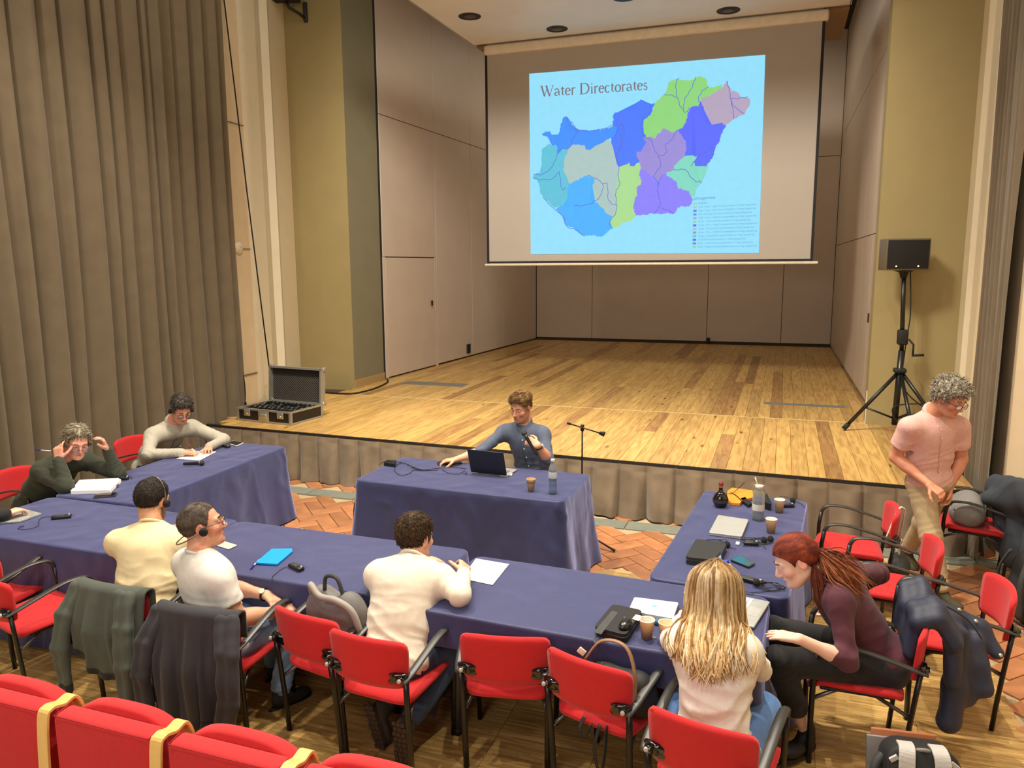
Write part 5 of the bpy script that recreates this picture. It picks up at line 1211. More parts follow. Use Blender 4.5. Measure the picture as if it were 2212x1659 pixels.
# grey sweatshirt man
P['writer'] = person('person in a light grey sweatshirt with spectacles and headset writing on paper', dict(
 P=(-6.02, 5.94, .50), N=(-5.575, 5.82, .985), H=(-5.415, 5.79, 1.155), hf=(.74, -.46, -.50), hu=(.45, -.2, 1),
 sR=(-5.61, 5.60, .915), sL=(-5.48, 6.00, .925), eR=(-5.50, 5.42, .785), wR=(-5.255, 5.60, .785), eL=(-5.20, 6.10, .80), wL=(-5.17, 5.85, .785),
 kR=(-5.6, 5.75, .48), kL=(-5.6, 6.1, .48), aR=(-5.55, 5.75, .1), aL=(-5.55, 6.1, .1), fR=(1, 0, 0), fL=(1, 0, 0), hip=(.1, -1, 0)),
 dict(bw=1.05, top=cl('grey_fleece', (172, 166, 150), bump=.4), legs=DARK, seed=19, collar=.030, topname='sweatshirt', fold=.005, loose=1.08, tone=(220, 154, 124), handR=hnd((.85, .45, 0), (.1, .3, -.9), (-.3, .8, .4), (.6, .8, .5), tc=.7), handL=hnd((.55, -.8, -.03), (0, 0, -1), (-.6, -.6, 0), (.1, .15, .12), sp=.22, tc=.1),
 hair=dict(tuft=(2200, .026, .0017, .5), top=.016, side=.008, line=.080, nape=-.07, amp=.006, freq=130, col=(58, 52, 46), col2=(88, 80, 72), colside=(120, 112, 100), burn=-.025, front=.004, cf=90), glasses=True, brow=(60, 48, 40), beard=(140, 104, 90), stub=.25))
# person cut by the left frame edge
P['edge'] = person('person at the left frame edge, only black sleeve and hand visible', dict(
 P=(-5.62, 3.05, .50), N=(-5.58, 3.22, .99), H=(-5.57, 3.28, 1.16), hf=(.1, .95, -.2), hu=(0, .1, 1),
 sL=(-5.77, 3.22, .90), sR=(-5.39, 3.20, .90), eL=(-5.85, 3.45, .74), wL=(-5.6, 3.7, .79), eR=(-5.14, 3.42, .82), wR=(-5.075, 3.71, .80),
 kL=(-5.75, 3.5, .48), kR=(-5.45, 3.5, .48), aL=(-5.75, 3.5, .1), aR=(-5.45, 3.5, .1), fL=(0, 1, 0), fR=(0, 1, 0)),
 dict(top=cl('black_knit', (22, 20, 22)), legs=DARK, seed=20, loose=1.15, tone=(226, 178, 150), handL=hnd((.7, .7, 0), (0, 0, -1), (1, 0, 0)), handR=hnd((.1, .95, .05), (0, 0, -1), (-1, 0, 0), (.4, .6, .4)),
 hair=dict(top=.02, side=.016, line=.07, nape=-.1, amp=.003, freq=120, col=(60, 46, 34))))
# ---- long blonde hair of the woman: locks falling over the back
from mathutils.bvhtree import BVHTree
def locks(root, info, rootfn, n, c0, c1, c2, name='hair'):
    tv, tq = info['top']; bv = BVHTree.FromPolygons(tv.tolist(), tq.tolist())
    rs = np.random.RandomState(4); V = []; Q = []; Cc = []; nb = 0; k = 6
    for i in range(n):
        pts, rad, c_a, c_b = rootfn(rs, i, n); pts = [np.array(p) for p in spline([tuple(p) for p in pts], 4)]; m_ = len(pts); prev = None
        ca, cb = np.array(lin(c_a)), np.array(lin(c_b))
        lift = .004+.014*rs.uniform(0, 1)**2
        for j, p in enumerate(pts):
            h_ = bv.find_nearest(Vector(p), .25)
            if h_[0] is not None:
                dd = (Vector(p)-h_[0]).dot(h_[1])
                if dd < lift: pts[j] = np.array(h_[0]+h_[1]*lift)
        for _ in range(2): pts = [pts[0]]+[pts[j]*.5+(pts[j-1]+pts[j+1])*.25 for j in range(1, m_-1)]+[pts[-1]]
        for j, p in enumerate(pts):
            t = unit(pts[min(j+1, m_-1)]-pts[max(j-1, 0)]); sd = np.cross(t, (0.1, 1, 0.2)) if prev is None else prev-t*(prev @ t); sd = unit(sd); prev = sd; u_ = np.cross(sd, t)
            f = j/(m_-1); r_ = rad*(1 if f < .55 else 1-(f-.55)/.45*.85)*(.55+.45*min(1, f*5))
            for a in range(k): V.append(p+(sd*cos(2*pi*a/k)*1.5+u_*sin(2*pi*a/k)*.8)*r_); Cc.append(ca*(1-min(1, f*1.5))+cb*min(1, f*1.5))
            if j:
                for a in range(k): Q.append((nb+(j-1)*k+a, nb+(j-1)*k+(a+1) % k, nb+j*k+(a+1) % k, nb+j*k+a))
        nb += m_*k
    o = qmesh(name, np.array(V), np.array(Q), HAIRM, root, np.array(Cc)); o['kind'] = 'stuff'; return o
rt_, inf = P['blonde']; Hh = inf['H']; A_ = inf['A']
def blonde(rs, i, n):
    a = radians(rs.uniform(-128, 128)) if i < n*.85 else radians(rs.uniform(-40, 40)); hs = inf['hs']; ex = rs.uniform(.0, .016)
    top = np.array(inf['toW']((rs.uniform(-.012, .012), -.02+rs.uniform(-.05, .05), .121+ex*.3)))
    sx, sy = sin(a), -cos(a)
    m1 = np.array(inf['toW'](((.062+ex)*sx, -.012+(.082+ex)*sy, .085))); m2 = np.array(inf['toW'](((.089+ex)*sx, -.012+(.112+ex)*sy, .025)))
    ln = rs.uniform(.55, 1.12); back = max(0, cos(a)); wv = rs.uniform(-.012, .012)
    low = Hh+np.array(((.103+ex)*sx+rs.uniform(-.010, .010), -.015+.135*sy, -.10+.01*sy))
    sh = Hh+np.array(((.125-.03*back)*sx+rs.uniform(-.022, .022), -.045-.175*back+.03*(1-back), -.195))
    end = Hh+np.array((.115*sx+rs.uniform(-.035, .035), -.085-.195*back+.02*(1-back)-rs.uniform(0, .02), -.205-.085*ln*(.35+.65*back)))
    mid2 = (sh+end)/2+np.array((wv*1.6, -.012, 0)); m2 = m2+np.array((wv, 0, 0))
    dark = rs.uniform(0, 1)
    ca = (98, 72, 46) if dark < .65 else (150, 118, 78); cb = (222, 190, 134) if dark < .45 else ((158, 120, 74) if dark < .75 else (236, 218, 186))
    return [top, m1, m2, low, sh, mid2, end], rs.uniform(.0045, .0085), ca, cb
S = Sdf(.006)
S.ell(Hh+inf['HR'] @ np.array((0, -.014, .035)), (.083, .105, .091), inf['HR'], k=.0); S.cap(Hh+np.array((0, -.045, .0)), Hh+np.array((0, -.10, -.17)), .075, .085, k=.04)
S.cap(Hh+np.array((-.055, -.03, -.05)), Hh+np.array((-.075, -.08, -.19)), .045, .045, k=.03); S.cap(Hh+np.array((.055, -.03, -.05)), Hh+np.array((.075, -.08, -.19)), .045, .045, k=.03)
S.fn(lambda X, Y, Z: -((X-Hh[0])*inf['HR'][0, 1]+(Y-Hh[1])*inf['HR'][1, 1]+(Z-Hh[2])*inf['HR'][2, 1]-.045)*-1, Hh-.3, Hh+.3, 0, 0)
V, Q = S.mesh(1); m_ = np.clip((V[:, 2]-Hh[2]+.05)/.15, 0, 1)[:, None]; cc = np.array(lin((176, 138, 88)))*(1-m_)+np.array(lin((116, 84, 54)))*m_
qmesh('hair_base', V, Q, HAIRM, rt_, cc)
locks(rt_, inf, blonde, 520, None, None, None, 'hair_locks')
# ---- ponytail
rt_, inf = P['red']; Hh = inf['H']
tw = inf['toW']
def pony(rs, i, n):
    a = np.array(tw((rs.uniform(-.012, .012), -.108+rs.uniform(-.01, .01), .0+rs.uniform(-.012, .012)))); o = rs.normal(size=3)*.015
    b = a+np.array((.045, -.01, -.03))+o; c = a+np.array((.10, -.03, -.075))+o*2.2; d = a+np.array((.165+rs.uniform(-.03, .02), -.045, -.125+rs.uniform(-.02, .02)))+o*2.4
    k_ = rs.uniform(0, 1); return [a, b, c, d], rs.uniform(.0018, .0038), (92, 38, 26), ((158, 92, 54) if k_ > .5 else (112, 60, 38))
locks(rt_, inf, pony, 420, None, None, None, 'ponytail')
b = MB(); pp = [tw((.017*cos(a), -.112, .0+.017*sin(a))) for a in np.linspace(0, 2*pi, 13)]; b.tube(pp, .006, 6); b.build('hair_tie', mat('brown_tie', (120, 72, 48), .7), rt_, local=False)
def sidelock(rs, i, n):
    a = np.array(tw((-.05-rs.uniform(0, .02), -.06, -.03))); o = rs.normal(size=3)*.010
    return [a, a+np.array((.02, -.01, -.06))+o, a+np.array((.04, -.01, -.13))+o*1.5, a+np.array((.055, .0, -.20+rs.uniform(-.02, .03)))+o*2], rs.uniform(.0018, .0036), (86, 34, 24), (104, 52, 34)
locks(rt_, inf, sidelock, 150, None, None, None, 'loose_locks')

# ---- buttons, plackets and zips on the shirt fronts
def front(who, t0, t1, kind, n, m, name, dx=0.):
    root, inf = P[who]; A_ = inf['A']; tv, tq = inf['top']; bv = BVHTree.FromPolygons(tv.tolist(), tq.tolist()); f = inf['fwd']; f = f if f @ unit(A_['hf']) > 0 else -f; pts = []
    for i in range(n):
        c = lerp(A_['N'], A_['P'], t0+(t1-t0)*i/(n-1))+inf['lat']*dx; h = bv.ray_cast(Vector(c+f*.5), Vector(-f), .6)
        if h[0] is not None: pts.append((np.array(h[0]), np.array(h[1])))
    if kind == 'line':
        if len(pts) > 2: b = MB(); b.tube([tuple(p+q*.001) for p, q in pts], .004, 6); b.build(name, m, root, local=False)
    else:
        for p, q in pts: b = MB(); b.tube([tuple(p-q*.002), tuple(p+q*.004)], .0065, 10); b.build(name, m, root, local=False)
front('presenter', .10, .95, 'line', 22, mat('placket_blue', (66, 74, 92), .8), 'placket', .018)
front('presenter', .16, .90, 'dots', 6, mat('pearl_button', (220, 220, 216), .3), 'button')
front('writer', .06, .45, 'line', 14, mat('zip_grey_dark', (84, 82, 78), .5), 'zip')
front('pink', .08, .8, 'line', 20, mat('placket_pink', (196, 152, 142), .8), 'placket', .016)
front('pink', .14, .8, 'dots', 6, mat('pink_button', (222, 190, 180), .4), 'button')
# ------------------------------------------------------------------ things on the chairs
CHW = [Matrix.Translation((x, y, 0)) @ Matrix.Rotation(radians(rz), 4, 'Z') for (x, y), rz, _ in chairs]
def cw(i, *p): return np.array(CHW[i] @ Vector(p))
def drape(name, label, i, m, mb, hem, top, seed, sleeves, wid=.245):
    """garment hung over a chair back: a folded sheet over the top edge, sleeves hanging down, ribbed bands"""
    t = thing(name, label, 'jacket', tuple(cw(i, 0, -.30, 0)), chairs[i][1]); rs = np.random.RandomState(seed); nu, nv = 72, 46
    ph = rs.uniform(0, 6, 6); Mi = WM[t.name].inverted() @ CHW[i]
    def fold(u, z):
        f = (sin(u*8+ph[0]+z*2.2)+.7*sin(u*14+ph[1]-z*3)+.4*sin(u*23+ph[2]+z*6))/2.1
        return abs(f)**.75*(1 if f > 0 else -.6)
    def P_(u, v):
        zt = top-.016*u*u; yb = -.292+.055*u*u; hz = hem(u)
        if v < .16: k = v/.16; return (wid*u, yb+.045, zt-.13*(1-k)-.012)
        if v < .26: a = pi*(v-.16)/.10; return (wid*u*1.01, yb+.010+.035*cos(a)-.003, zt-.012+.022*sin(a))
        k = (v-.26)/.74; z = (zt-.012)*(1-k)+hz*k; g = min(1, k*2.2); dep = .040*g*fold(u, z)
        return (wid*u*(1.01+.10*k)+.012*g*sin(u*11+ph[3])+.01*k*sin(z*13+ph[4]), yb-.030-.042*g-dep-.02*sin(k*3+ph[5])*g, z)
    def sheet(v0, v1, n_, off=0):
        b = MB(); b.grid([[tuple(Mi @ Vector(P_(-1+2*j/nu, v0+(v1-v0)*q/n_))) for j in range(nu+1)] for q in range(n_+1)]); return b
    sheet(0, .95, nv).build('garment_body', m, t, solid=.014); sheet(.945, 1.0, 4).build('hem_band', mb, t, solid=.018)
    for pts, r0_, r1_ in sleeves:
        S = Sdf(.0075); L_ = len(pts)-1; W2 = []
        for sgn in (-1, 1):
            for a in range(L_):
                ra, rb = r0_+(r1_-r0_)*a/L_, r0_+(r1_-r0_)*(a+1)/L_
                pa, pb = np.array(pts[a])+V3(sgn*ra*.55, rs.uniform(-.006, .006), 0), np.array(pts[a+1])+V3(sgn*rb*.55, rs.uniform(-.006, .006), 0); S.cap(cw(i, *pa), cw(i, *pb), ra*.62, rb*.62, k=.02)
        V, Q = S.mesh(1); V = folds(V, Q, .006, seed+2, 11.); s_ = qmesh('sleeve', V, Q, m, t)
        S = Sdf(.006); e = np.array(pts[-1]); d = unit(e-np.array(pts[-2]))
        for sgn in (-1, 1): q = e+V3(sgn*r1_*.45, 0, 0); S.cap(cw(i, *(q+d*.018)), cw(i, *(q+d*.052)), r1_*.58, r1_*.54, k=.015)
        V, Q = S.mesh(1); qmesh('cuff', V, Q, mb, s_)
    return t
drape('hooded_jacket', 'grey green jacket hanging over the chair of the man in the beige shirt', 4, cl('grey_green_cloth', (70, 76, 68)), cl('black_rib', (28, 28, 28)), lambda u: .28+.07*abs(u-.1)-.06*u, .775, 31,
      [([(-.215, -.27, .735), (-.255, -.335, .60), (-.275, -.375, .42), (-.262, -.375, .22)], .055, .042), ([(.15, -.305, .755), (.19, -.37, .6), (.21, -.405, .4), (.205, -.40, .15)], .055, .046)])
drape('dark_sweater', 'dark navy black sweater hanging over the chair of the man in the grey tee', 5, cl('ink_knit', (44, 43, 48)), cl('ink_rib', (30, 29, 33)), lambda u: .16+.05*sin(u*5)+.06*max(0, -u), .775, 32,
      [([(.20, -.285, .745), (.245, -.36, .6), (.26, -.40, .36), (.215, -.42, .085)], .058, .046), ([(-.215, -.27, .735), (-.27, -.34, .58), (-.285, -.37, .42), (-.275, -.36, .25)], .052, .042)])
# navy coat thrown over the red haired woman's chair back
t = thing('navy_coat', 'navy coat with snap buttons thrown over the chair back of the red haired woman', 'coat', (.80, 4.2, 0))
NAVYC = mat('navy_coat_cloth', (34, 40, 60), .6, var=.1, scale=30, bump=.3, bscale=200); S = Sdf(.009); rs = np.random.RandomState(3)
for j in range(9):
    y = 3.98+.37*j/8; jx = rs.uniform(-.015, .015); top_ = .79+.035*sin(j*.9)
    S.cap((.665, y, .60), (.70+jx, y, top_-.03), .03, .036, k=.03); S.cap((.70+jx, y, top_-.03), (.775+jx, y, top_), .036, .036, k=.03); S.cap((.775+jx, y, top_), (.86+jx, y-.01, .68+.02*sin(j)), .036, .034, k=.03)
for a, b_, r0_, r1_ in (((.86, 4.30, .70), (1.02, 4.28, .64), .05, .05), ((1.02, 4.28, .64), (1.10, 4.22, .55), .05, .035), ((.88, 4.22, .68), (.98, 4.16, .50), .055, .06), ((.98, 4.16, .5), (.96, 4.12, .34), .055, .05), ((.90, 4.12, .66), (.90, 4.08, .42), .05, .055), ((.90, 4.08, .42), (.88, 4.05, .24), .06, .062), ((.86, 4.02, .66), (.87, 4.0, .48), .045, .04), ((1.0, 4.20, .6), (1.03, 4.12, .40), .04, .045)): S.cap(a, b_, r0_, r1_, k=.035)
V, Q = S.mesh(1); V = folds(V, Q, .008, 5, 9.); qmesh('coat_body', V, Q, NAVYC, t)
for p in ((1.105, 4.17, .565), (.93, 4.27, .735), (.80, 4.02, .83), (1.0, 4.235, .70)):
    b = MB(); b.lathe([(0, .006), (.008, .005), (.010, .0)], 12, p, Matrix.Rotation(radians(50), 3, 'X')); b.build('snap_button', mat('snap_metal', (196, 190, 170), .3, .8), t, local=False)
b = MB(); b.tube(spline([(.70, 4.02, .83), (.80, 4.04, .845), (.92, 4.05, .78), (1.0, 4.1, .67)], 4), .004, 6); b.build('zip_edge', mat('zip_dark', (20, 22, 30), .4), t, local=False)
def pack(name, label, cat, c, size, rz, m, extras=None, tilt=0, taper=.85):
    t = thing(name, label, cat, c, rz); w_, d_, h_ = size; S = Sdf(.009); R = Matrix.Rotation(radians(tilt), 3, 'X'); rs = np.random.RandomState(int(abs(c[0])*100))
    Mx = WM[t.name]
    def W(*p): return np.array(Mx @ (R @ Vector(p)))
    r = d_*.36
    for sx in (-1, 1):
        S.cap(W(sx*(w_/2-r), 0, r), W(sx*(w_/2-r)*taper, 0, h_-r), r, r*.85, k=.03)
    for f in (.2, .5, .8): S.cap(W(-(w_/2-r), 0, r+(h_-2*r)*f), W((w_/2-r), 0, r+(h_-2*r)*f), r*1.05, r*1.05, k=.04)
    S.cap(W(-(w_/2-r), d_*.2, r), W((w_/2-r), d_*.2, r), r, r, k=.05); S.cap(W(-(w_/2-r)*.7, d_*.24, h_*.4), W((w_/2-r)*.7, d_*.24, h_*.4), r*.8, r*.8, k=.05)
    V, Q = S.mesh(1); V = folds(V, Q, .006, 7, 9.); qmesh('bag_body', V, Q, m, t); return t, W
GREYB = mat('grey_nylon', (104, 102, 100), .7, var=.14, scale=18, bump=.3, bscale=260); DGREY = mat('charcoal_nylon', (50, 52, 52), .7, var=.14, scale=18, bump=.3, bscale=260); BLKN = mat('black_nylon', (24, 24, 25), .65, var=.1, bump=.3, bscale=260)
c_ = cw(6, .02, -.02, .45); t, W = pack('backpack', 'grey backpack with a raised handle loop on the seat of a red chair', 'backpack', tuple(c_), (.36, .20, .36), -10, GREYB)
b = MB(); b.tube(spline([tuple(W(-.06, -.02, .34)), tuple(W(-.045, -.02, .415)), tuple(W(.03, -.02, .42)), tuple(W(.07, -.02, .33))], 5), .011, 8, None); b.build('handle', DGREY, t, local=False)
b = MB(); b.tube(spline([tuple(W(-.15, -.02, .30)), tuple(W(-.12, -.06, .37)), tuple(W(-.04, -.08, .33)), tuple(W(.08, -.08, .33)), tuple(W(.17, -.06, .27)), tuple(W(.20, -.03, .1))], 5), .018, 8); b.build('shoulder_strap', mat('light_grey_strap', (150, 146, 138), .7), t, local=False)
b = MB(); b.tube(spline([tuple(W(.13, .02, .30)), tuple(W(.185, .05, .2)), tuple(W(.20, .09, .05))], 5), .005, 6); b.build('zip', mat('zip_metal', (160, 156, 150), .3, .7), t, local=False)
# handbag on the empty chair: straps looped behind its back
c_ = cw(9, .08, -.06, .45); t, W = pack('handbag', 'black handbag with tan edged straps on the seat of a red chair', 'handbag', tuple(c_), (.31, .17, .21), -17, BLKN)
tan = mat('tan_leather', (140, 104, 72), .5)
b = MB(); b.tube(spline([tuple(cw(9, -.05, -.17, .70)), tuple(cw(9, .02, -.14, .80)), tuple(cw(9, .14, -.13, .80)), tuple(cw(9, .21, -.17, .68)), tuple(cw(9, .21, -.2, .55))], 6), .011, 8, [.5]*25); b.build('handle', tan, t, local=False)
b = MB(); b.tube(spline([tuple(cw(9, -.02, -.22, .45)), tuple(cw(9, -.03, -.25, .40)), tuple(cw(9, -.01, -.24, .36)), tuple(cw(9, .02, -.22, .43))], 5), .012, 8, [.4]*16); b.tube(spline([tuple(cw(9, .06, -.22, .44)), tuple(cw(9, .05, -.25, .33)), tuple(cw(9, .08, -.25, .22)), tuple(cw(9, .10, -.25, .30)), tuple(cw(9, .09, -.21, .44))], 5), .012, 8, [.4]*21); b.build('hanging_strap', BLKN, t, local=False)
b = MB(); b.rbox(tuple(cw(9, -.05, -.20, .752)), (.036, .008, .03), .002, Matrix.Rotation(.6, 3, 'Y')); b.build('paper_tag', mat('tag_paper', (222, 206, 180), .8), t, local=False)
# strap and bag on the chair nearest the stage
t = thing('shoulder_bag', 'grey shoulder bag hanging by a white strap over the chair nearest the stage', 'bag', tuple(cw(12, -.03, -.34, 0)), 90)
b = MB(); P_ = [tuple(cw(12, -.05, -.20, .52)), tuple(cw(12, -.045, -.27, .745)), tuple(cw(12, -.04, -.305, .765)), tuple(cw(12, -.03, -.315, .72)), tuple(cw(12, .0, -.30, .5)), tuple(cw(12, .01, -.31, .36))]; b.tube(spline(P_, 5), .013, 8, [.3]*26); b.build('strap', mat('white_webbing', (205, 196, 172), .8), t, local=False)
S = Sdf(.009); S.cap(cw(12, -.09, -.31, .33), cw(12, .11, -.31, .33), .05, .05); S.cap(cw(12, -.10, -.31, .14), cw(12, .12, -.31, .14), .06, .06, k=.05); S.cap(cw(12, .0, -.31, .33), cw(12, .0, -.31, .14), .07, .07, k=.05); V, Q = S.mesh(1); qmesh('bag_body', folds(V, Q, .007, 3, 9.), Q, DGREY, t)
# right wall pile
c_ = (1.49, 6.82, .452); t, W = pack('backpack', 'light grey rucksack lying on the red chair by the right wall', 'backpack', c_, (.44, .24, .19), 80, mat('pale_grey_nylon', (128, 126, 122), .7, var=.14, scale=18, bump=.3, bscale=260), taper=.95)
b = MB(); b.tube(spline([tuple(W(-.2, .1, .12)), tuple(W(-.05, .14, .15)), tuple(W(.1, .13, .10)), tuple(W(.2, .1, .12))], 5), .008, 6); b.build('zip', DGREY, t, local=False)
t = thing('winter_coat', 'dark blue grey coat heaped over the back of the chair by the right wall', 'coat', (1.80, 6.75, 0)); S = Sdf(.012); DX = V3(-.17, -.02, 0)
CO = mat('blue_grey_coat', (52, 58, 66), .8, var=.12, bump=.4, bscale=160)
for a, b_, r0_, r1_ in (((1.88, 6.95, .72), (1.94, 6.62, .78), .10, .10), ((1.94, 6.62, .78), (2.02, 6.35, .72), .10, .12), ((1.92, 6.85, .72), (1.94, 6.8, .32), .09, .11), ((1.96, 6.6, .74), (1.95, 6.52, .30), .10, .12), ((2.03, 6.36, .70), (2.0, 6.30, .30), .10, .12), ((1.80, 6.80, .66), (1.90, 6.55, .70), .07, .08)): S.cap(np.array(a)+DX, np.array(b_)+DX, r0_, r1_, k=.05)
V, Q = S.mesh(1); qmesh('coat_body', folds(V, Q, .016, 9, 7.), Q, CO, t)
S = Sdf(.012); [S.cap(np.array(a)+DX, np.array(b_)+DX, r0_, r1_, k=.05) for a, b_, r0_, r1_ in (((2.05, 6.42, .86), (2.07, 6.20, .74), .08, .09), ((2.07, 6.2, .74), (2.03, 6.1, .40), .09, .09))]
V, Q = S.mesh(1); t2 = thing('tweed_jacket', 'grey tweed jacket lying over the dark coat at the right edge', 'jacket', (1.88, 6.2, 0)); qmesh('jacket_body', folds(V, Q, .014, 10, 7.), Q, mat('tweed', (96, 94, 92), .9, var=.25, scale=60, bump=.5, bscale=120), t2)
t, W = pack('backpack', 'tall black backpack standing on the floor tiles at the right edge', 'backpack', (1.76, 6.02, .012), (.40, .26, .50), 100, BLKN, taper=.7)
b = MB(); b.tube(spline([tuple(W(-.12, .12, .46)), tuple(W(-.16, .17, .3)), tuple(W(-.17, .16, .06))], 5), .02, 8, [.5]*11); b.build('shoulder_strap', DGREY, t, local=False); b = MB(); b.tube(spline([tuple(W(.12, .12, .46)), tuple(W(.16, .17, .3)), tuple(W(.17, .16, .06))], 5), .02, 8, [.5]*11); b.build('shoulder_strap', DGREY, t, local=False)
b = MB(); b.tube(spline([(1.62, 5.95, .02), (1.75, 5.75, .012), (1.95, 5.55, .012), (2.2, 5.3, .012)], 6), .007, 6); tag(b.build('power_cable', BLACK), 'black cable on the tiles at the right edge below the black backpack', 'cable')
# backpack in the bottom right corner, seen from its straps
t = thing('laptop_backpack', 'black backpack with two wide pale grey straps in the bottom right corner', 'backpack', (.655, 3.36, 0), 6)
b = MB(); R = Matrix.Rotation(radians(-14), 3, 'X')
def outline(w_, h_, r):
    o = []
    for cx_, cz, a0 in ((w_/2-r, r*.4, -90), (w_/2-r*1.5, h_-r, 0), (-w_/2+r*1.5, h_-r, 90), (-w_/2+r, r*.4, 180)):
        rr = r if cz > .1 else r*.4
        for k in range(6): a = radians(a0+90*k/5); o.append((cx_+rr*cos(a), cz+rr*sin(a)))
    return o
O = outline(.37, .45, .075); n = len(O)
lay = [(-.085, .93), (-.075, 1.0), (.06, 1.0), (.085, .93)]
vs = [tuple(R @ Vector((x*f, y, (z-.22)*f+.22))) for y, f in lay for x, z in O]
b.add(vs, [(i*n+(j+1) % n, i*n+j, (i+1)*n+j, (i+1)*n+(j+1) % n) for i in range(3) for j in range(n)]+[list(range(n)), [3*n+j for j in range(n)][::-1]], True); b.build('bag_body', BLKN, t, bevel=.008)
for sx in (-1, 1):
    b = MB(); P_ = [R @ Vector(p) for p in ((sx*.062, -.02, .452), (sx*.064, -.075, .447), (sx*.070, -.104, .40), (sx*.075, -.108, .25), (sx*.085, -.102, .06))]
    b.sweep(spline([tuple(p) for p in P_], 5), lambda i: [(-.006, -.032), (.006, -.032), (.006, .032), (-.006, .032)], smooth=False, upv=(1, 0, 0)); b.build('shoulder_strap', mat('silver_webbing', (176, 172, 168), .6, var=.05, bump=.3), t, bevel=.003)
    b = MB(); b.box(tuple(R @ Vector((sx*.118, -.088, .400))), (.035, .012, .018), Matrix.Rotation(radians(sx*38), 3, 'Y')); b.build('reflective_patch', mat('silver_webbing', (176, 172, 168)), t)
b = MB(); b.tube(spline([tuple(R @ Vector(p)) for p in ((-.03, -.07, .44), (0, -.085, .448), (.03, -.07, .44))], 4), .008, 6); b.build('handle', mat('grey_loop', (120, 118, 112), .7), t)
b = MB(); b.tube(spline([tuple(R @ Vector(p)) for p in ((-.14, 0, .38), (-.175, -.01, .33), (-.17, -.01, .24), (-.15, 0, .2))], 5), .02, 8); b.build('side_pocket', DGREY, t)
b = MB(); b.rbox(tuple(R @ Vector((-.055, .098, .235))), (.27, .02, .39), .006, R); o = b.build('laptop', mat('grey_laptop', (112, 106, 104), .4, .3)); o.matrix_world = WM[t.name]; tag(o, 'grey laptop standing behind the black and grey backpack', 'laptop')
b = MB(); b.rbox(tuple(R @ Vector((-.03, .122, .245))), (.27, .022, .42), .005, R); o = b.build('notebook', mat('russet_cover', (156, 92, 54), .6)); o.matrix_world = WM[t.name]; tag(o, 'russet brown notebook behind the black and grey backpack', 'notebook')

# ------------------------------------------------------------------ things on the tables
def quad(pxs, z): return [at(x, y, z=z) for x, y in pxs]
def slab(name, label, cat, pxs, th, m, z=TZ, r=.0, parent=None, group=None):
    P_ = quad(pxs, z); c_ = sum(P_, Vector())/len(P_); b = MB()
    pts = [(p.x, p.y) for p in P_]
    a = sum(pts[i][0]*pts[(i+1) % len(pts)][1]-pts[(i+1) % len(pts)][0]*pts[i][1] for i in range(len(pts)))
    if a < 0: pts = pts[::-1]
    if r:
        q = []
        for i in range(len(pts)):
            p0, p1, p2 = Vector(pts[i-1]), Vector(pts[i]), Vector(pts[(i+1) % len(pts)])
            for k in range(5): t = k/4; e1 = p1+(p0-p1).normalized()*r; e2 = p1+(p2-p1).normalized()*r; q.append(tuple((1-t)**2*e1+2*t*(1-t)*p1+t*t*e2))
        pts = q
    if parent is None:
        t = thing(name, label, cat, (c_.x, c_.y, z), 0, group) if cat == 'T' else None
    b.prism([(x-c_.x, y-c_.y) for x, y in pts], 0, th); o = b.build(name, m, parent, bevel=min(.002, th*.3))
    o.location = (c_.x, c_.y, z); WM[o.name] = Matrix.Translation((c_.x, c_.y, z)); 
    if label: tag(o, label, cat, group)
    return o
PAPER = mat('white_paper', (246, 244, 238), .8, var=.01)
SILV = mat('silver_shell', (188, 186, 178), .35, .35, var=.03); DKSH = mat('dark_shell', (44, 46, 56), .35, .2); SCRB = mat('dark_glass', (16, 18, 22), .08, var=0, coat=.3)
slab('paper_sheet', 'blank white sheet of paper right of the man in the cream sweater', 'paper', [(997, 1250), (1028, 1207), (1100, 1219), (1064, 1264)], .002, PAPER)
slab('paper_sheet', 'white sheet the man in the grey sweatshirt writes on', 'paper', [(381, 991), (425, 975), (467, 976), (431, 995)], .002, PAPER)
o = slab('notebook', 'bright blue softcover notebook on the near table', 'notebook', [(552, 1219), (587, 1189), (631, 1188), (632, 1194), (599, 1222)], .012, mat('blue_cover', (10, 148, 240), .45, var=.02)); slab('page_block', None, None, [(555, 1219), (588, 1190), (629, 1190), (630, 1194), (598, 1221)], .008, PAPER, parent=o).location = (0, 0, .0012)
slab('folder', 'pale grey folder half hidden by the shoulder of the man in the grey tee', 'folder', [(462, 1178), (470, 1166), (513, 1179), (494, 1188)], .006, mat('grey_card', (184, 176, 164), .7))
o = slab('open_book', 'thick white notepad in front of the man in the green sweater', 'notepad', [(153, 1068), (172, 1044), (256, 1040), (262, 1043), (238, 1066)], .030, PAPER); slab('cover_sheet', 'thin dark gap of the cover', None, [(153, 1068), (238, 1066), (237, 1062), (153, 1064)], .004, mat('dark_card', (70, 62, 60), .7), parent=o).location = (0, -.001, .014)
slab('magazine', 'printed magazine with grey photographs beside the black sleeve', 'magazine', [(0, 1132), (20, 1110), (60, 1104), (91, 1112), (42, 1129)], .012, mat('printed_grey', (150, 152, 150), .4, var=.35, scale=24))
def phone(label, pxs, scrm, body, z=TZ):
    o = slab('mobile_phone', label, 'phone', pxs, .009, body, z, r=.012); c_ = o.location; q = [(x*.9+sum(p[0] for p in pxs)/4*.1, y*.9+sum(p[1] for p in pxs)/4*.1) for x, y in pxs]
    s = slab('screen', None, None, q, .0012, scrm, z, r=.008, parent=o); s.location = (0, 0, .0088); return o
phone('white phone at the far end of the left side table', [(489, 958), (505, 953), (527, 958), (511, 965)], SCRB, mat('white_plastic', (216, 214, 208), .4))
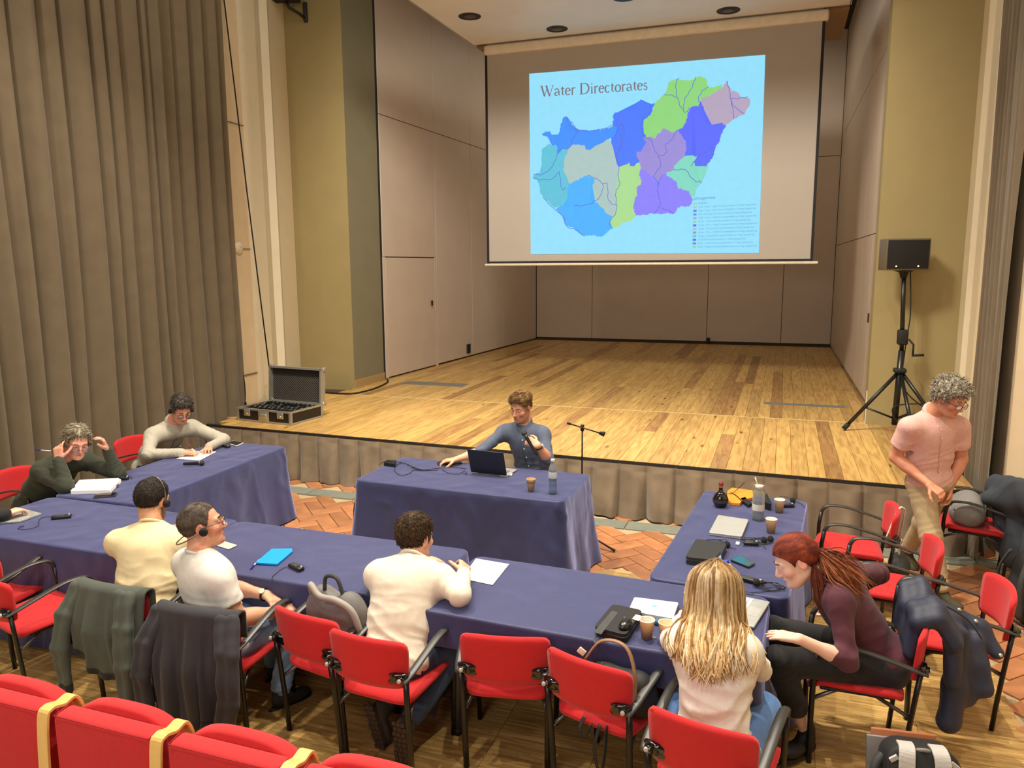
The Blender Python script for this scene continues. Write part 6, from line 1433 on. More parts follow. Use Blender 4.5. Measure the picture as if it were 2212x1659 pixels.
phone('dark phone lying before the thick white notepad', [(201, 1077), (206, 1069), (254, 1065), (250, 1073)], SCRB, mat('phone_edge', (60, 54, 62), .3))
phone('black phone with a teal reflection on the right side table', [(1577, 1212), (1597, 1201), (1632, 1220), (1617, 1228)], mat('teal_reflection', (20, 74, 84), .05, var=.2, scale=6, coat=.5), mat('gloss_black', (12, 12, 12)))  # teal reflection put into the screen colour
def cup(label, px, py, z=TZ, h=.092, rt=.036, rb=.025, m=None, stack=False, inner=(238, 228, 212), drink=None):
    p = at(px, py, z=z); t = thing('paper_cup', label, 'cup', tuple(p), 0, None); m = m or mat('kraft_paper', (228, 186, 130), .7, var=.06, scale=40)
    b = MB(); b.lathe([(0, .003), (rb*.95, .003), (rb, 0), (rt, h)], 24); 
    if stack: b.lathe([(rt*.93, h*.74), (rt*.98, h*.72), (rt*1.04, h*1.04)], 24)
    b.build('cup_wall', m, t)
    hh = h*1.04 if stack else h; R_ = rt*1.04 if stack else rt
    b = MB(); b.lathe([(R_, hh-.001), (R_+.0022, hh), (R_+.0012, hh+.0026), (R_-.0025, hh+.0022), (R_-.003, hh-.002)], 24); b.build('rim', mat('cup_rim_%d_%d_%d' % inner, inner, .5), t)
    b = MB(); b.lathe([(R_-.003, hh-.002), (rb-.001, .012), (0, .012)], 24); b.build('lining', mat('cup_lining_%d_%d_%d' % inner, inner, .6), t)
    if drink: b = MB(); b.lathe([(rb+(R_-rb)*.5, h*.52), (0, h*.52)], 24); b.build('drink', mat('tea', drink, .08), t)
    return t
KR = (222, 182, 134)
cup('kraft cup next to the zipped case, tea bag string beside it', 1397, 1378, drink=(120, 62, 30))
cup('kraft cup next to the blonde woman, holding pale tea', 1438, 1384, inner=(244, 214, 178), drink=(206, 148, 84))
cup('kraft cup mostly hidden behind the blonde hair', 1492, 1318, inner=(240, 216, 180))
cup('kraft cup between the blonde head and the dark phone', 1564, 1250, inner=(226, 178, 120), h=.08)
cup('white lined kraft cup on the right table by the stage end', 1683, 1106)
cup('kraft cup below the glass bottle on the right table', 1665, 1150)
cup('two stacked kraft cups on the presenter table', 1147, 1061, stack=True, inner=(206, 160, 106), rt=.034, rb=.023, h=.094)
def bottle(name, label, px, py, prof, m, z=TZ, extra=()):
    p = at(px, py, z=z); t = thing(name, label, 'bottle', tuple(p)); b = MB(); b.lathe(prof, 28); b.build('glass_body', m, t)
    for nm, pr_, mm_ in extra: q = MB(); q.lathe(pr_, 28); q.build(nm, mm_, t)
    return t
PET = clear_mat('clear_plastic', (222, 232, 242), .10); GLS = clear_mat('clear_glass', (236, 238, 234), .08)
wat = clear_mat('water', (214, 228, 240), .04)
bottle('water_bottle', 'plastic water bottle with white cap and label on the presenter table', 1194, 1066, [(0, .004), (.022, .0), (.030, .004), (.033, .015), (.033, .05), (.0305, .06), (.033, .07), (.031, .10), (.0305, .112), (.033, .125), (.033, .185), (.030, .205), (.018, .235), (.013, .25), (.013, .262)], PET, extra=[
 ('cap', [(0, .276), (.0145, .276), (.0155, .273), (.0155, .256), (.0135, .255)], mat('white_cap', (232, 232, 228), .4)), ('label', [(.0334, .128), (.0336, .13), (.0336, .175), (.0334, .177)], mat('bottle_label', (196, 204, 212), .4, var=.2, scale=20)), ('water', [(0, .006), (.029, .008), (.0315, .05), (.029, .06), (.0315, .07), (.029, .108), (0, .108)], wat)])
t = bottle('round_bottle', 'dark bulbous liqueur bottle with red cap at the stage end of the right table', 1556, 1094, [(0, .002), (.036, .0), (.042, .006), (.052, .028), (.056, .05), (.053, .073), (.043, .093), (.026, .108), (.0155, .118), (.014, .13), (.014, .152)], mat('dark_bottle_glass', (16, 11, 9), .06, var=0, coat=.6), extra=[
 ('cap', [(0, .184), (.0150, .184), (.0165, .181), (.0160, .158)], mat('wine_red_cap', (128, 44, 46), .4)), ('gold_band', [(.0162, .158), (.0165, .15), (.0150, .146)], mat('gold_foil', (196, 164, 96), .35, .6)), ('label', [(.0565, .036), (.0572, .05), (.0565, .060)], mat('dark_label', (56, 52, 50), .4))])
t = bottle('glass_bottle', 'tall clear glass bottle with white clip top on the right table', 1637, 1122, [(0, .003), (.034, .0), (.040, .006), (.041, .02), (.041, .17), (.038, .192), (.027, .212), (.0245, .222), (.0245, .232)], GLS, extra=[('cap', [(0, .246), (.026, .246), (.0275, .243), (.0275, .23), (.025, .228)], mat('cream_cap', (238, 226, 200), .4)), ('tag_label', [(.0415, .07), (.0416, .071), (.0416, .115), (.0415, .116)], mat('faint_label', (206, 204, 200), .4)), ('water', [(0, .006), (.037, .008), (.039, .045), (0, .045)], wat)])
b = MB(); b.tube(spline([(-.028, 0, .215), (-.036, 0, .225), (-.034, 0, .245), (-.026, 0, .247)], 4), .0022, 6); b.tube(spline([(.028, 0, .215), (.036, 0, .225), (.034, 0, .245), (.026, 0, .247)], 4), .0022, 6); b.build('wire_clip', mat('clip_wire', (210, 208, 200), .3, .6), t)
b = MB(); b.tube([(-.012, .0, .247), (-.030, .0, .30)], .004, 8); b.build('straw', mat('pale_straw', (226, 214, 190), .4), t)
bottle('water_carton', 'white carton bottle with a blue cap behind the blonde head', 1567, 1262, [(0, .002), (.028, 0), (.030, .004), (.030, .09), (.024, .108), (.014, .116), (.0125, .122)], mat('pale_blue_plastic', (196, 220, 236), .35, var=.15, scale=20), extra=[('cap', [(0, .140), (.0125, .140), (.014, .137), (.014, .12), (.012, .119)], mat('cobalt_cap', (34, 66, 200), .4))])
# orange pencil sleeve and tablet, adapter
o = slab('zip_sleeve', 'bright orange zipped sleeve by the dark round bottle', 'sleeve', [(1570, 1084), (1571, 1066), (1581, 1059), (1626, 1065), (1626, 1080), (1604, 1086), (1598, 1093), (1580, 1092)], .022, mat('orange_nylon', (238, 140, 40), .65, bump=.3)); 
slab('power_adapter', 'small black power adapter leaning on the orange sleeve', 'adapter', [(1598, 1083), (1609, 1079), (1624, 1093), (1616, 1097)], .022, mat('black_plastic', (22, 22, 22)))
t = slab('tablet_stand', 'black folded tablet stand behind the clear glass bottle', 'tablet', [(1646, 1097), (1655, 1077), (1666, 1100), (1664, 1103)], .05, mat('black_plastic', (22, 22, 22)))
def laptop_closed(label, pxs, th, m):
    o = slab('laptop', label, 'laptop', pxs, th, m, r=.012); return o
o = laptop_closed('closed silver laptop on the right side table', [(1531, 1156), (1551, 1118), (1617, 1128), (1602, 1165)], .020, SILV)
slab('base_gap', 'dark gap between lid and base', None, [(1531, 1156), (1551, 1118), (1617, 1128), (1602, 1165)], .003, BLACK, parent=o, r=.011).location = (0, 0, .009)
o = laptop_closed('white laptop with a blue sticker and a pale label by the zipped case', [(1357, 1326), (1370, 1297), (1466, 1309), (1454, 1344)], .020, mat('white_shell', (214, 212, 204), .35, .1, var=.02))
for pxs, m_ in (([(1408, 1311), (1410, 1307), (1419, 1308), (1418, 1312)], mat('sky_sticker', (110, 176, 214), .5)), ([(1424, 1313), (1429, 1306), (1461, 1311), (1457, 1319)], PAPER)):
    s = slab('sticker', None, None, pxs, .0008, m_, parent=o); c_ = sum(quad(pxs, TZ+.02), Vector())/4; s.location = (c_.x-o.location.x, c_.y-o.location.y, .0198)
# open laptops
def laptop_open(label, c, rz, wd, dp, ang, shell, lidback, keym, scrm):
    t = thing('laptop', label, 'laptop', c, rz)
    b = MB(); b.rbox((0, 0, .008), (wd, dp, .015), .005); b.build('base', shell, t)
    kb = MB()
    for r_ in range(6):
        for k in range(14): kb.box((-wd*.43+wd*.86*(k+.5)/14, dp*.36-r_*.021, .0165), (wd*.86/14*.86, .017, .003))
    kb.build('keyboard', keym, t)['kind'] = 'stuff'
    b = MB(); b.box((0, -dp*.30, .0158), (.105, .066, .0012)); b.build('touchpad', mat('touchpad_grey', (170, 168, 160), .3), t)
    R = Matrix.Rotation(radians(ang), 3, 'X'); b = MB(); b.rbox(tuple(Vector((0, dp/2, .014))+R @ Vector((0, .0, dp/2))), (wd, .008, dp), .003, R); l = b.build('lid', lidback, t)
    b = MB(); b.box(tuple(Vector((0, dp/2, .014))+R @ Vector((0, -.0048, dp/2))), (wd*.94, .001, dp*.88), R); b.build('display', scrm, l)
    b = MB(); b.tube([(-wd*.3, dp/2, .014), (wd*.3, dp/2, .014)], .006, 8); b.build('hinge', DKSH, t); return t
c_ = (at(1062, 1022, z=TZ)); laptop_open('dark laptop open in front of the presenter, lid back towards us', (c_.x+.01, c_.y-.03+.07, TZ), 176, .335, .225, -18, SILV, DKSH, mat('grey_keys', (120, 122, 124), .5), mat('lcd_dim', (60, 84, 120), .2, emit=.6))
laptop_open('open silver laptop between the blonde and the red haired woman', (-.135, 3.875, TZ), 78, .33, .225, -12, mat('silver_grey_shell', (176, 180, 176), .35, .2), DKSH, mat('pale_keys', (206, 206, 200), .5), mat('lcd_blue', (120, 170, 230), .2, emit=1.2))
# soft cases
def case(label, pxs, th, m, panelpx=None, pm=None):
    o = slab('zip_case', label, 'case', pxs, th, m, r=.03); b = MB(); P_ = quad(pxs, 0); c_ = o.location
    L_ = [(p.x*.0+at(x, y, z=TZ).x-c_.x, at(x, y, z=TZ).y-c_.y) for p, (x, y) in zip(P_, pxs)]
    b = MB(); ring = []
    for i in range(len(L_)):
        p0, p1, p2 = Vector(L_[i-1]), Vector(L_[i]), Vector(L_[(i+1) % len(L_)])
        for k in range(5): t = k/4; e1 = p1+(p0-p1).normalized()*.03; e2 = p1+(p2-p1).normalized()*.03; v = (1-t)**2*e1+2*t*(1-t)*p1+t*t*e2; ring.append((v.x*1.004, v.y*1.004, th*.55))
    b.tube(ring+[ring[0]], .0028, 6); b.build('zipper', mat('zip_teeth', (70, 70, 66), .4, .4), o); return o
o = case('black zipped case carrying the wireless mouse', [(1283, 1372), (1323, 1322), (1388, 1336), (1352, 1391)], .045, BLKN)
s = slab('side_panel', 'dark grey fabric panel', None, [(1286, 1368), (1324, 1323), (1338, 1326), (1302, 1373)], .0012, mat('panel_grey', (64, 66, 66), .8), parent=o); c1 = sum(quad([(1283, 1352), (1321, 1312), (1336, 1315), (1299, 1356)], TZ+.045), Vector())/4; s.location = (at(1310, 1344, z=TZ+.045).x-o.location.x, at(1310, 1344, z=TZ+.045).y-o.location.y, .0447)
s = slab('paper_tag', 'cream paper tag', None, [(1366, 1338), (1374, 1329), (1386, 1332), (1380, 1343)], .0012, mat('tag_cream', (220, 214, 184), .7), parent=o); s.location = (at(1376, 1334, z=TZ+.045).x-o.location.x, at(1376, 1334, z=TZ+.045).y-o.location.y, .0447)
b = MB(); p = at(1287, 1374, z=TZ+.02); b.tube(spline([tuple(p), (p.x-.004, p.y-.02, TZ+.012), (p.x+.008, p.y-.035, TZ+.003), (p.x+.02, p.y-.02, TZ+.008)], 4), .004, 6); b.build('zip_pull', mat('pull_grey', (92, 90, 84), .6), o, local=False)
o = case('black soft case on the right side table beside the receivers', [(1480, 1218), (1503, 1178), (1570, 1188), (1552, 1226)], .045, mat('charcoal_case', (40, 40, 38), .6, bump=.3))
p = at(1352, 1353, z=TZ+.046); t = thing('computer_mouse', 'black wireless mouse resting on the black zipped case', 'mouse', tuple(p), 25)
S = Sdf(.0035); W_ = WM[t.name]; S.ell(np.array(p)+V3(0, 0, .008), (.031, .052, .026), np.array(Matrix.Rotation(radians(-15), 3, 'Z')), k=0); S.fn(lambda X, Y, Z, z0=p.z: z0-Z, np.array(p)-.08, np.array(p)+.08, 0, 0); V, Q = S.mesh(1); qmesh('shell', V, Q, mat('mouse_black', (26, 26, 26), .25, coat=.3), t)
b = MB(); b.tube([(.0, .018, .033), (.0, .034, .029)], .004, 8); b.build('wheel', mat('wheel_grey', (110, 110, 108), .4), t)
p = at(971, 1001, z=TZ); t = thing('mouse_pad', 'black round mouse pad under the hand of the presenter', 'mouse pad', tuple(p)); b = MB(); b.lathe([(0, .004), (.11, .004), (.113, .002), (.113, 0)], 36); b.build('pad', mat('pad_black', (20, 21, 20), .8), t)
t = thing('computer_mouse', 'grey mouse under the hand of the presenter', 'mouse', (p.x-.02, p.y-.0, TZ+.0045)); S = Sdf(.0035); S.ell(np.array(p)+V3(-.02, 0, .012), (.030, .05, .022)); S.fn(lambda X, Y, Z: TZ+.0045-Z, np.array(p)-.09, np.array(p)+.09, 0, 0); V, Q = S.mesh(1); qmesh('shell', V, Q, mat('mouse_grey', (98, 98, 96), .3), t)
b = MB(); b.tube([(0, .015, .031), (0, .03, .028)], .004, 8); b.build('wheel', BLACK, t)
slab('usb_stick', 'white usb stick with a violet end beside the dark laptop', 'usb stick', [(1093, 1027), (1095, 1022), (1107, 1023), (1106, 1028)], .008, PAPER)
slab('usb_plug', 'small white plug on the right side table', 'plug', [(1589, 1177), (1590, 1172), (1598, 1173), (1597, 1178)], .008, PAPER)
p = at(1422, 1348, z=TZ); t = thing('glasses_cloth', 'crumpled teal cloth behind the two kraft cups', 'cloth', tuple(p)); S = Sdf(.004); S.ell(np.array(p)+V3(0, 0, .01), (.03, .018, .014)); S.cap(np.array(p)+V3(.01, .01, .01), np.array(p)+V3(.03, .0, .012), .012, .010); V, Q = S.mesh(1); qmesh('cloth', folds(V, Q, .004, 4, 40.), Q, mat('teal_cloth', (58, 104, 136), .8), t)
p = at(1412, 1378, z=TZ); t = thing('tea_tag', 'small tea bag tag with string between the two kraft cups', 'tea tag', tuple(p)); b = MB(); b.box((0, 0, .002), (.022, .016, .002)); b.build('tag', mat('tag_grey', (120, 124, 132), .6), t); b = MB(); b.tube(spline([(.0, .0, .003), (-.01, .008, .03), (-.022, .01, .07), (-.03, .005, .088)], 4), .0008, 4); b.build('string', PAPER, t)
def pen(label, p0, p1, m, z=TZ, dz=0, grp=None):
    a, c = (at(*p0, z=z+.005), at(*p1, z=z+.005+dz)) if len(p0) == 2 else (Vector(p0), Vector(p1)); t = thing('pen', label, 'pen', tuple((a+c)/2)); d = (c-a); b = MB(); b.tube([tuple(a), tuple(a+d*.62)], .0042, 8); b.build('barrel', mat('clear_barrel', (214, 216, 222), .2), t, local=False)
    b = MB(); b.tube([tuple(a+d*.6), tuple(a+d*.64), tuple(c-d*.05), tuple(c)], [.004, .0056, .0056, .003], 8); b.build('cap', m, t, local=False); return t
pen('blue capped pen beside the bright blue notebook', (560, 1209), (541, 1229), mat('ink_blue', (34, 30, 150), .3))
pen('pen lying beside the receiver near the red haired woman', (1580, 1273), (1607, 1276), mat('white_plastic', (216, 214, 208)))
def receiver(label, c, rz, z=TZ, pad=None, cable=None, L_=.125, hi=False):
    t = thing('translation_receiver', label, 'receiver', (c[0], c[1], z), rz)
    b = MB(); b.rbox((0, 0, .012), (L_, .042, .022), .006); b.build('housing', mat('receiver_black', (26, 27, 26), .35), t)
    b = MB(); b.rbox((-L_*.1, 0, .0235), (L_*.5, .032, .003), .001); b.build('face_plate', mat('receiver_green', (74, 76, 66), .3, .3), t)
    b = MB(); b.lathe([(0, .007), (.007, .006), (.008, 0)], 12, (L_*.38, .006, .023)); b.build('volume_knob', mat('knob_silver', (170, 170, 164), .25, .6), t)
    if cable: b = MB(); b.tube(spline([tuple(Vector(q)-Vector((0, 0, 0))) for q in cable], 6), .0019, 6); b.build('cable', BLACK, t, local=False)
    if pad:
        for q in pad:
            b = MB(); b.lathe([(0, .013), (.014, .012), (.021, .006), (.022, 0), (.016, -.006), (0, -.008)], 18, q, Matrix.Rotation(radians(55), 3, 'X') @ Matrix.Rotation(radians(30), 3, 'Y')); b.build('ear_pad', mat('foam_black', (16, 16, 16), .9), t, local=False)
    return t
def loops(c, n, r, seed, z=TZ):
    rs = random.Random(seed); o = []
    for i in range(n*6):
        a = i*pi/3+rs.uniform(-.3, .3); rr = r*rs.uniform(.5, 1.2); o.append((c[0]+rr*cos(a)*1.5, c[1]+rr*sin(a), z+.003+.004*(i % 4)))
    return o
def A2(px, py, dz=.003): p = at(px, py, z=TZ+dz); return (p.x, p.y, p.z)
receiver('black receiver with a cord on the near left table before the beige shirt', A2(133, 1119)[:2], 38, cable=[A2(118, 1116), A2(95, 1117), A2(84, 1124), A2(82, 1136), A2(60, 1143), A2(38, 1142), A2(52, 1136), A2(40, 1138)])
receiver('black receiver with trailing cord right of the blue notebook', A2(640, 1228)[:2], -22, L_=.115, cable=[A2(622, 1224), A2(610, 1228), A2(598, 1237), A2(588, 1247), A2(590, 1255)])
receiver('black receiver beside the elbow of the man in the green sweater', A2(262, 1035)[:2], 18, cable=[A2(246, 1036), A2(238, 1033), A2(250, 1030), A2(280, 1029), A2(285, 1035)])
receiver('black receiver beside the white phone on the left side table', A2(487, 965)[:2], -20, cable=[A2(472, 965), A2(460, 963), A2(450, 962)])
p = A2(1525, 1176); receiver('receiver lying behind the black soft case', p[:2], -12, pad=[(A2(1570, 1182)[0], A2(1570, 1182)[1], TZ+.02)], cable=[A2(1540, 1176)]+loops(A2(1548, 1173), 3, .05, 4)+[A2(1590, 1186)])
receiver('receiver with coiled leads beside the head of the red haired woman', A2(1622, 1176)[:2], 5, L_=.09, pad=[(A2(1650, 1172)[0], A2(1650, 1172)[1], TZ+.02), (A2(1664, 1170)[0], A2(1664, 1170)[1], TZ+.02)], cable=[A2(1604, 1180)]+loops(A2(1632, 1171), 4, .055, 5)+[A2(1655, 1186)])
receiver('receiver with a foam ear pad below the dark phone', A2(1620, 1256)[:2], -20, L_=.15, pad=[(A2(1634, 1266)[0], A2(1634, 1266)[1], TZ+.022)], cable=[A2(1590, 1252), A2(1582, 1262), A2(1600, 1272), A2(1625, 1280)]+loops(A2(1662, 1268), 5, .05, 6))
receiver('receiver with leads at the far corner of the right side table', A2(1700, 1094)[:2], 15, L_=.10, pad=[(A2(1712, 1086)[0], A2(1712, 1086)[1], TZ+.02)], cable=[A2(1692, 1094), A2(1680, 1080), A2(1690, 1072), A2(1708, 1078), A2(1730, 1088), A2(1738, 1096)])
b = MB(); b.tube(spline([A2(1563, 1066, .01), A2(1580, 1066, .03), A2(1595, 1055, .05), A2(1608, 1042, .08)], 5), .003, 6); b.tube(spline([A2(1575, 1062, .02), A2(1590, 1070, .028), A2(1602, 1082, .028)], 5), .003, 6); tag(b.build('charger_cable', BLACK), 'thin black cables crossing the bright orange sleeve', 'cable')
# presenter table: adapter and cables
slab('power_adapter', 'black power adapter with cables at the left end of the presenter table', 'adapter', [(829, 1006), (836, 1000), (856, 1001), (853, 1009)], .03, mat('black_plastic', (22, 22, 22)))
b = MB(); b.tube(spline([A2(853, 1006, .012), A2(870, 1000, .01), A2(890, 1008, .01), A2(915, 1015, .01), A2(950, 1011, .012), A2(985, 1010, .01), A2(1006, 1013, .01)], 6), .0032, 6)
b.tube(spline([A2(818, 1004, .004), A2(835, 996, .035), A2(858, 998, .02), A2(880, 1003, .012), A2(905, 1015, .01), A2(950, 1011, .01)], 6), .003, 6)
b.tube(spline([A2(855, 1004), A2(853, 1018), A2(868, 1027), A2(885, 1022), A2(893, 1016), A2(910, 1016), A2(945, 1016)], 6), .0022, 6); b.tube(spline([A2(955, 1015), A2(970, 1022), A2(990, 1024), A2(1003, 1018), A2(1008, 1024), A2(1000, 1022)], 6), .0022, 6)
tag(b.build('cable_bundle', BLACK), 'tangle of black cables on the presenter table left of the laptop', 'cable')
b = MB(); q = [Vector((-3.36, 5.66, .70)), Vector((-3.44, 5.62, .45)), Vector((-3.45, 5.60, .2)), Vector((-3.42, 5.42, .012)), Vector((-3.50, 5.25, .012)), Vector((-3.36, 5.2, .012)), Vector((-3.28, 5.3, .012))]; b.tube(spline([tuple(v) for v in q], 6), .006, 6); tag(b.build('power_cable', BLACK), 'black cable dropping to the floor left of the presenter table', 'cable')
p = at(800, 1158, z=.012); t = thing('power_strip', 'white socket block on the tiles left of the presenter table', 'socket', tuple(p), 20); b = MB(); b.rbox((0, 0, .02), (.16, .05, .04), .008); b.build('housing', mat('white_plastic', (216, 214, 208)), t); b = MB(); b.rbox((.03, 0, .05), (.05, .04, .03), .006); b.build('plug', mat('white_plastic', (216, 214, 208)), t)
for k, (px, py) in enumerate(((878, 1590), (931, 1577))):
    pass
slab('paper_scrap', 'small white paper scrap on the parquet behind the grey shoe', 'paper', [(868, 1588), (886, 1588), (892, 1593), (876, 1593)], .002, PAPER, z=.004)
# microphones
def mic(label, a, c, tilt=None):
    a, c = Vector(a), Vector(c); t = thing('microphone', label, 'microphone', tuple(a)); d = c-a; b = MB(); b.tube([tuple(a), tuple(a+d*.05), tuple(a+d*.72), tuple(a+d*.80)], [.010, .012, .0165, .019], 12); b.build('handle', mat('mic_black', (24, 24, 25), .4), t, local=False)
    b = MB(); b.tube([tuple(a+d*.79), tuple(a+d*.80), tuple(a+d*.815)], [.019, .0205, .020], 14); b.build('ring', mat('mic_ring', (150, 148, 140), .3, .7), t, local=False)
    b = MB(); b.tube([tuple(a+d*.81), tuple(a+d*.85), tuple(a+d*.92), tuple(a+d*.97), tuple(c)], [.019, .0245, .025, .019, .006], 14); b.build('grille', mat('mic_grille', (54, 52, 50), .5, .4, bump=.6, bscale=500), t, local=False); return t
mic('black handheld microphone lying on the left side table', at(396, 1002, z=TZ+.018), at(441, 1000, z=TZ+.024))
IP = P['presenter'][1]; wl = IP['A']['wL']; g = wl+V3(-.080, -.055, .045)
mic('black handheld microphone in the hand of the presenter', tuple(g+V3(.085, .0, -.115)), tuple(g+V3(-.045, .01, .085)))
t = thing('microphone_stand', 'black boom microphone stand right of the presenter table', 'stand', (-1.615, 6.45, 0.012))
q0, q1 = at(1226, 914, y=6.45), at(1297, 936, y=6.38); pj = q0+(q1-q0)*((-1.615-q0.x)/(q1.x-q0.x))
b = MB(); b.tube([(-1.615, 6.45, .1), (-1.615, 6.45, .62)], .010, 10); b.tube([(-1.615, 6.45, .62), (-1.615, 6.45, pj.z-.01)], .007, 10); b.build('pole', FRAME, t, local=False)
b = MB(); b.tube([(-1.615, 6.45, .56), (-1.615, 6.45, .66)], .014, 10); b.build('clutch', BLACK, t, local=False)
for a in (-17, 103, 223): b = MB(); e = (-1.615+.34*cos(radians(a)), 6.45+.34*sin(radians(a)), .022); b.tube([(-1.615, 6.45, .14), e], .008, 8); lg = b.build('leg', FRAME, t, local=False); b = MB(); d = unit(np.array(e)-np.array((-1.615, 6.45, .14))); b.tube([tuple(np.array(e)-d*.03), e], .013, 8); b.build('rubber_foot', BLACK, lg, local=False)
b = MB(); b.tube([tuple(q0), tuple(q1)], .006, 8); b.build('boom', FRAME, t, local=False)
b = MB(); b.tube([tuple(q0), tuple(q0+(q1-q0)*.08)], .011, 8); b.build('counterweight', BLACK, t, local=False); b = MB(); b.rbox((-1.615, 6.45, pj.z-.01), (.03, .03, .06), .008); b.build('boom_joint', BLACK, t, local=False)
b = MB(); d = (q1-q0).normalized(); b.tube([tuple(q1-d*.01), tuple(q1+d*.035)], [.012, .02], 10); b.rbox(tuple(q1+d*.02+Vector((0, 0, .012))), (.05, .03, .014), .005); b.build('clip', BLACK, t, local=False)
# headsets
def headset(label, who, kind):
    inf = P[who][1]; tw_ = inf['toW']; t = thing('headset', label, 'headset', tuple(inf['H'])); xr = .089
    if kind == 'over': pts = [(xr*sin(a)*1.0, -.005, -.004+.004+(.134)*cos(a) if cos(a) > 0 else .13*cos(a)) for a in np.linspace(-pi*.56, pi*.56, 23)]
    else: pts = [(xr*1.04*cos(a), -.135*abs(sin(a))*1.0-.0, -.012-.045*abs(sin(a))) for a in np.linspace(0, pi, 23)]
    b = MB(); b.tube([tw_(p) for p in pts], .0036, 8); b.build('band', mat('band_metal', (120, 112, 104), .3, .6), t, local=False)
    for sx in (-1, 1):
        c_ = np.array((sx*(xr+.004), .004, -.014)); b = MB(); b.tube([tw_(c_-np.array((sx*.012, 0, 0))), tw_(c_), tw_(c_+np.array((sx*.010, 0, 0))), tw_(c_+np.array((sx*.016, 0, 0)))], [.021, .0235, .022, .013], 16); b.build('ear_pad', mat('foam_black', (16, 16, 16)), t, local=False)
    return t
headset('thin band headset on the man in the beige shirt', 'beige', 'over')
headset('neckband headset on the man in the grey tee', 'grey', 'neck')
headset('headset on the man writing at the left side table', 'writer', 'over')
pw_ = P['green'][1]['A']; t = thing('headset', 'black headset pads held to the ears of the man in the green sweater', 'headset', tuple(P['green'][1]['H'])); tw_ = P['green'][1]['toW']
for sx in (-1, 1):
    b = MB(); b.tube([tw_((sx*.082, .0, -.008)), tw_((sx*.10, .0, -.008))], [.023, .021], 14); b.build('ear_pad', mat('foam_black', (16, 16, 16)), t, local=False)
b = MB(); b.tube([tw_((sx_*.092, -.09*sin(a), -.01-.03*sin(a))) for a, sx_ in zip(np.linspace(0, pi, 17), np.cos(np.linspace(0, pi, 17)))], .003, 6); b.build('band', BLACK, t, local=False)
def watch(who, sd, f=.93):
    A_ = P[who][1]['A']; e, w_ = A_['e'+sd], A_['w'+sd]; d = unit(w_-e); c_ = lerp(e, w_, f); u_ = unit(np.cross(d, (0, 0, 1))); v_ = np.cross(u_, d); b = MB(); b.tube([tuple(c_+(u_*cos(a)*1.1+v_*sin(a))*.0315) for a in np.linspace(0, 2*pi, 19)], .007, 6, [1]*19); o = b.build('watch_strap', BLACK, P[who][0], local=False)
    n_ = unit(V3(.2, -.6, .8)); n_ = unit(n_-d*(n_ @ d)); b = MB(); b.tube([tuple(c_+n_*.030), tuple(c_+n_*.041)], .016, 16); b.build('watch_face', mat('watch_dial', (206, 200, 188), .3), o, local=False)
watch('grey', 'L'); watch('presenter', 'L')
pen('blue pen between the fingers of the man in the green sweater', tuple(pw_['wR']+V3(-.05, -.02, .075)), tuple(pw_['wR']+V3(-.17, -.06, .085)), mat('ink_blue', (34, 30, 150)))
ww = P['writer'][1]['A']['wR']; pen('pen in the writing hand of the man in the grey sweatshirt', tuple(ww+V3(.11, .05, -.03)), tuple(ww+V3(.05, .03, .075)), mat('plum_pen', (110, 40, 70), .4))

# ------------------------------------------------------------------ things on the stage and walls
ALU = mat('aluminium_edge', (168, 164, 152), .35, .6); CASEM = mat('black_laminate', (22, 18, 17), .45)
t = thing('flight_case', 'open black flight case with aluminium edges on the left stage front', 'flight case', (-6.03, 8.15, ZS+.002), -6)
Wc, Dc, Hc = .85, .58, .165
b = MB(); b.box((0, -Dc/2, Hc/2), (Wc, .012, Hc)); b.box((0, Dc/2, Hc/2), (Wc, .012, Hc)); b.box((-Wc/2, 0, Hc/2), (.012, Dc, Hc)); b.box((Wc/2, 0, Hc/2), (.012, Dc, Hc)); b.box((0, 0, .008), (Wc, Dc, .012)); b.build('case_base', CASEM, t)
b = MB()
for z in (.012, Hc-.008):
    for y in (-Dc/2, Dc/2): b.box((0, y, z), (Wc+.012, .026, .024))
    for x in (-Wc/2, Wc/2): b.box((x, 0, z), (.026, Dc+.012, .024))
for x in (-Wc/2, Wc/2):
    for y in (-Dc/2, Dc/2): b.box((x, y, Hc/2), (.034, .034, Hc+.004))
b.build('edge_profile', ALU, t, bevel=.003)
for x in (-.27, .27):
    b = MB(); b.rbox((x, -Dc/2-.010, Hc*.68), (.10, .012, .085), .005); b.tube([(x-.02, -Dc/2-.018, Hc*.60), (x+.02, -Dc/2-.018, Hc*.60)], .008, 8); b.build('latch', mat('latch_zinc', (190, 184, 164), .3, .7), t)
b = MB(); b.rbox((0, -Dc/2-.009, Hc*.5), (.17, .008, .13), .003); b.rbox((0, -Dc/2-.016, Hc*.5), (.11, .02, .06), .008); b.build('handle_plate', mat('latch_zinc', (190, 184, 164)), t)
b = MB(); R = Matrix.Rotation(radians(-4), 3, 'X'); hz = Hc+.225
b.box(tuple(Vector((0, Dc/2+.06, Hc))+R @ Vector((0, 0, .225))), (Wc, .012, .45), R); l = b.build('lid', CASEM, t)
b = MB()
for x in (-Wc/2, Wc/2): b.box(tuple(Vector((0, Dc/2+.025, Hc))+R @ Vector((x, 0, .225))), (.026, .085, .47), R)
for z in (.0, .45): b.box(tuple(Vector((0, Dc/2+.025, Hc))+R @ Vector((0, 0, z))), (Wc+.02, .085, .026), R)
b.build('edge_profile', ALU, l)
for x in (-Wc/2-.005, Wc/2+.005):
    for z in (0, .45): b = MB(); b.rbox(tuple(Vector((0, Dc/2+.05, Hc))+R @ Vector((x, 0, z))), (.045, .06, .05), .01, R); b.build('corner_guard', ALU, l)
fo = MB(); nx, nz = 46, 26; G = []
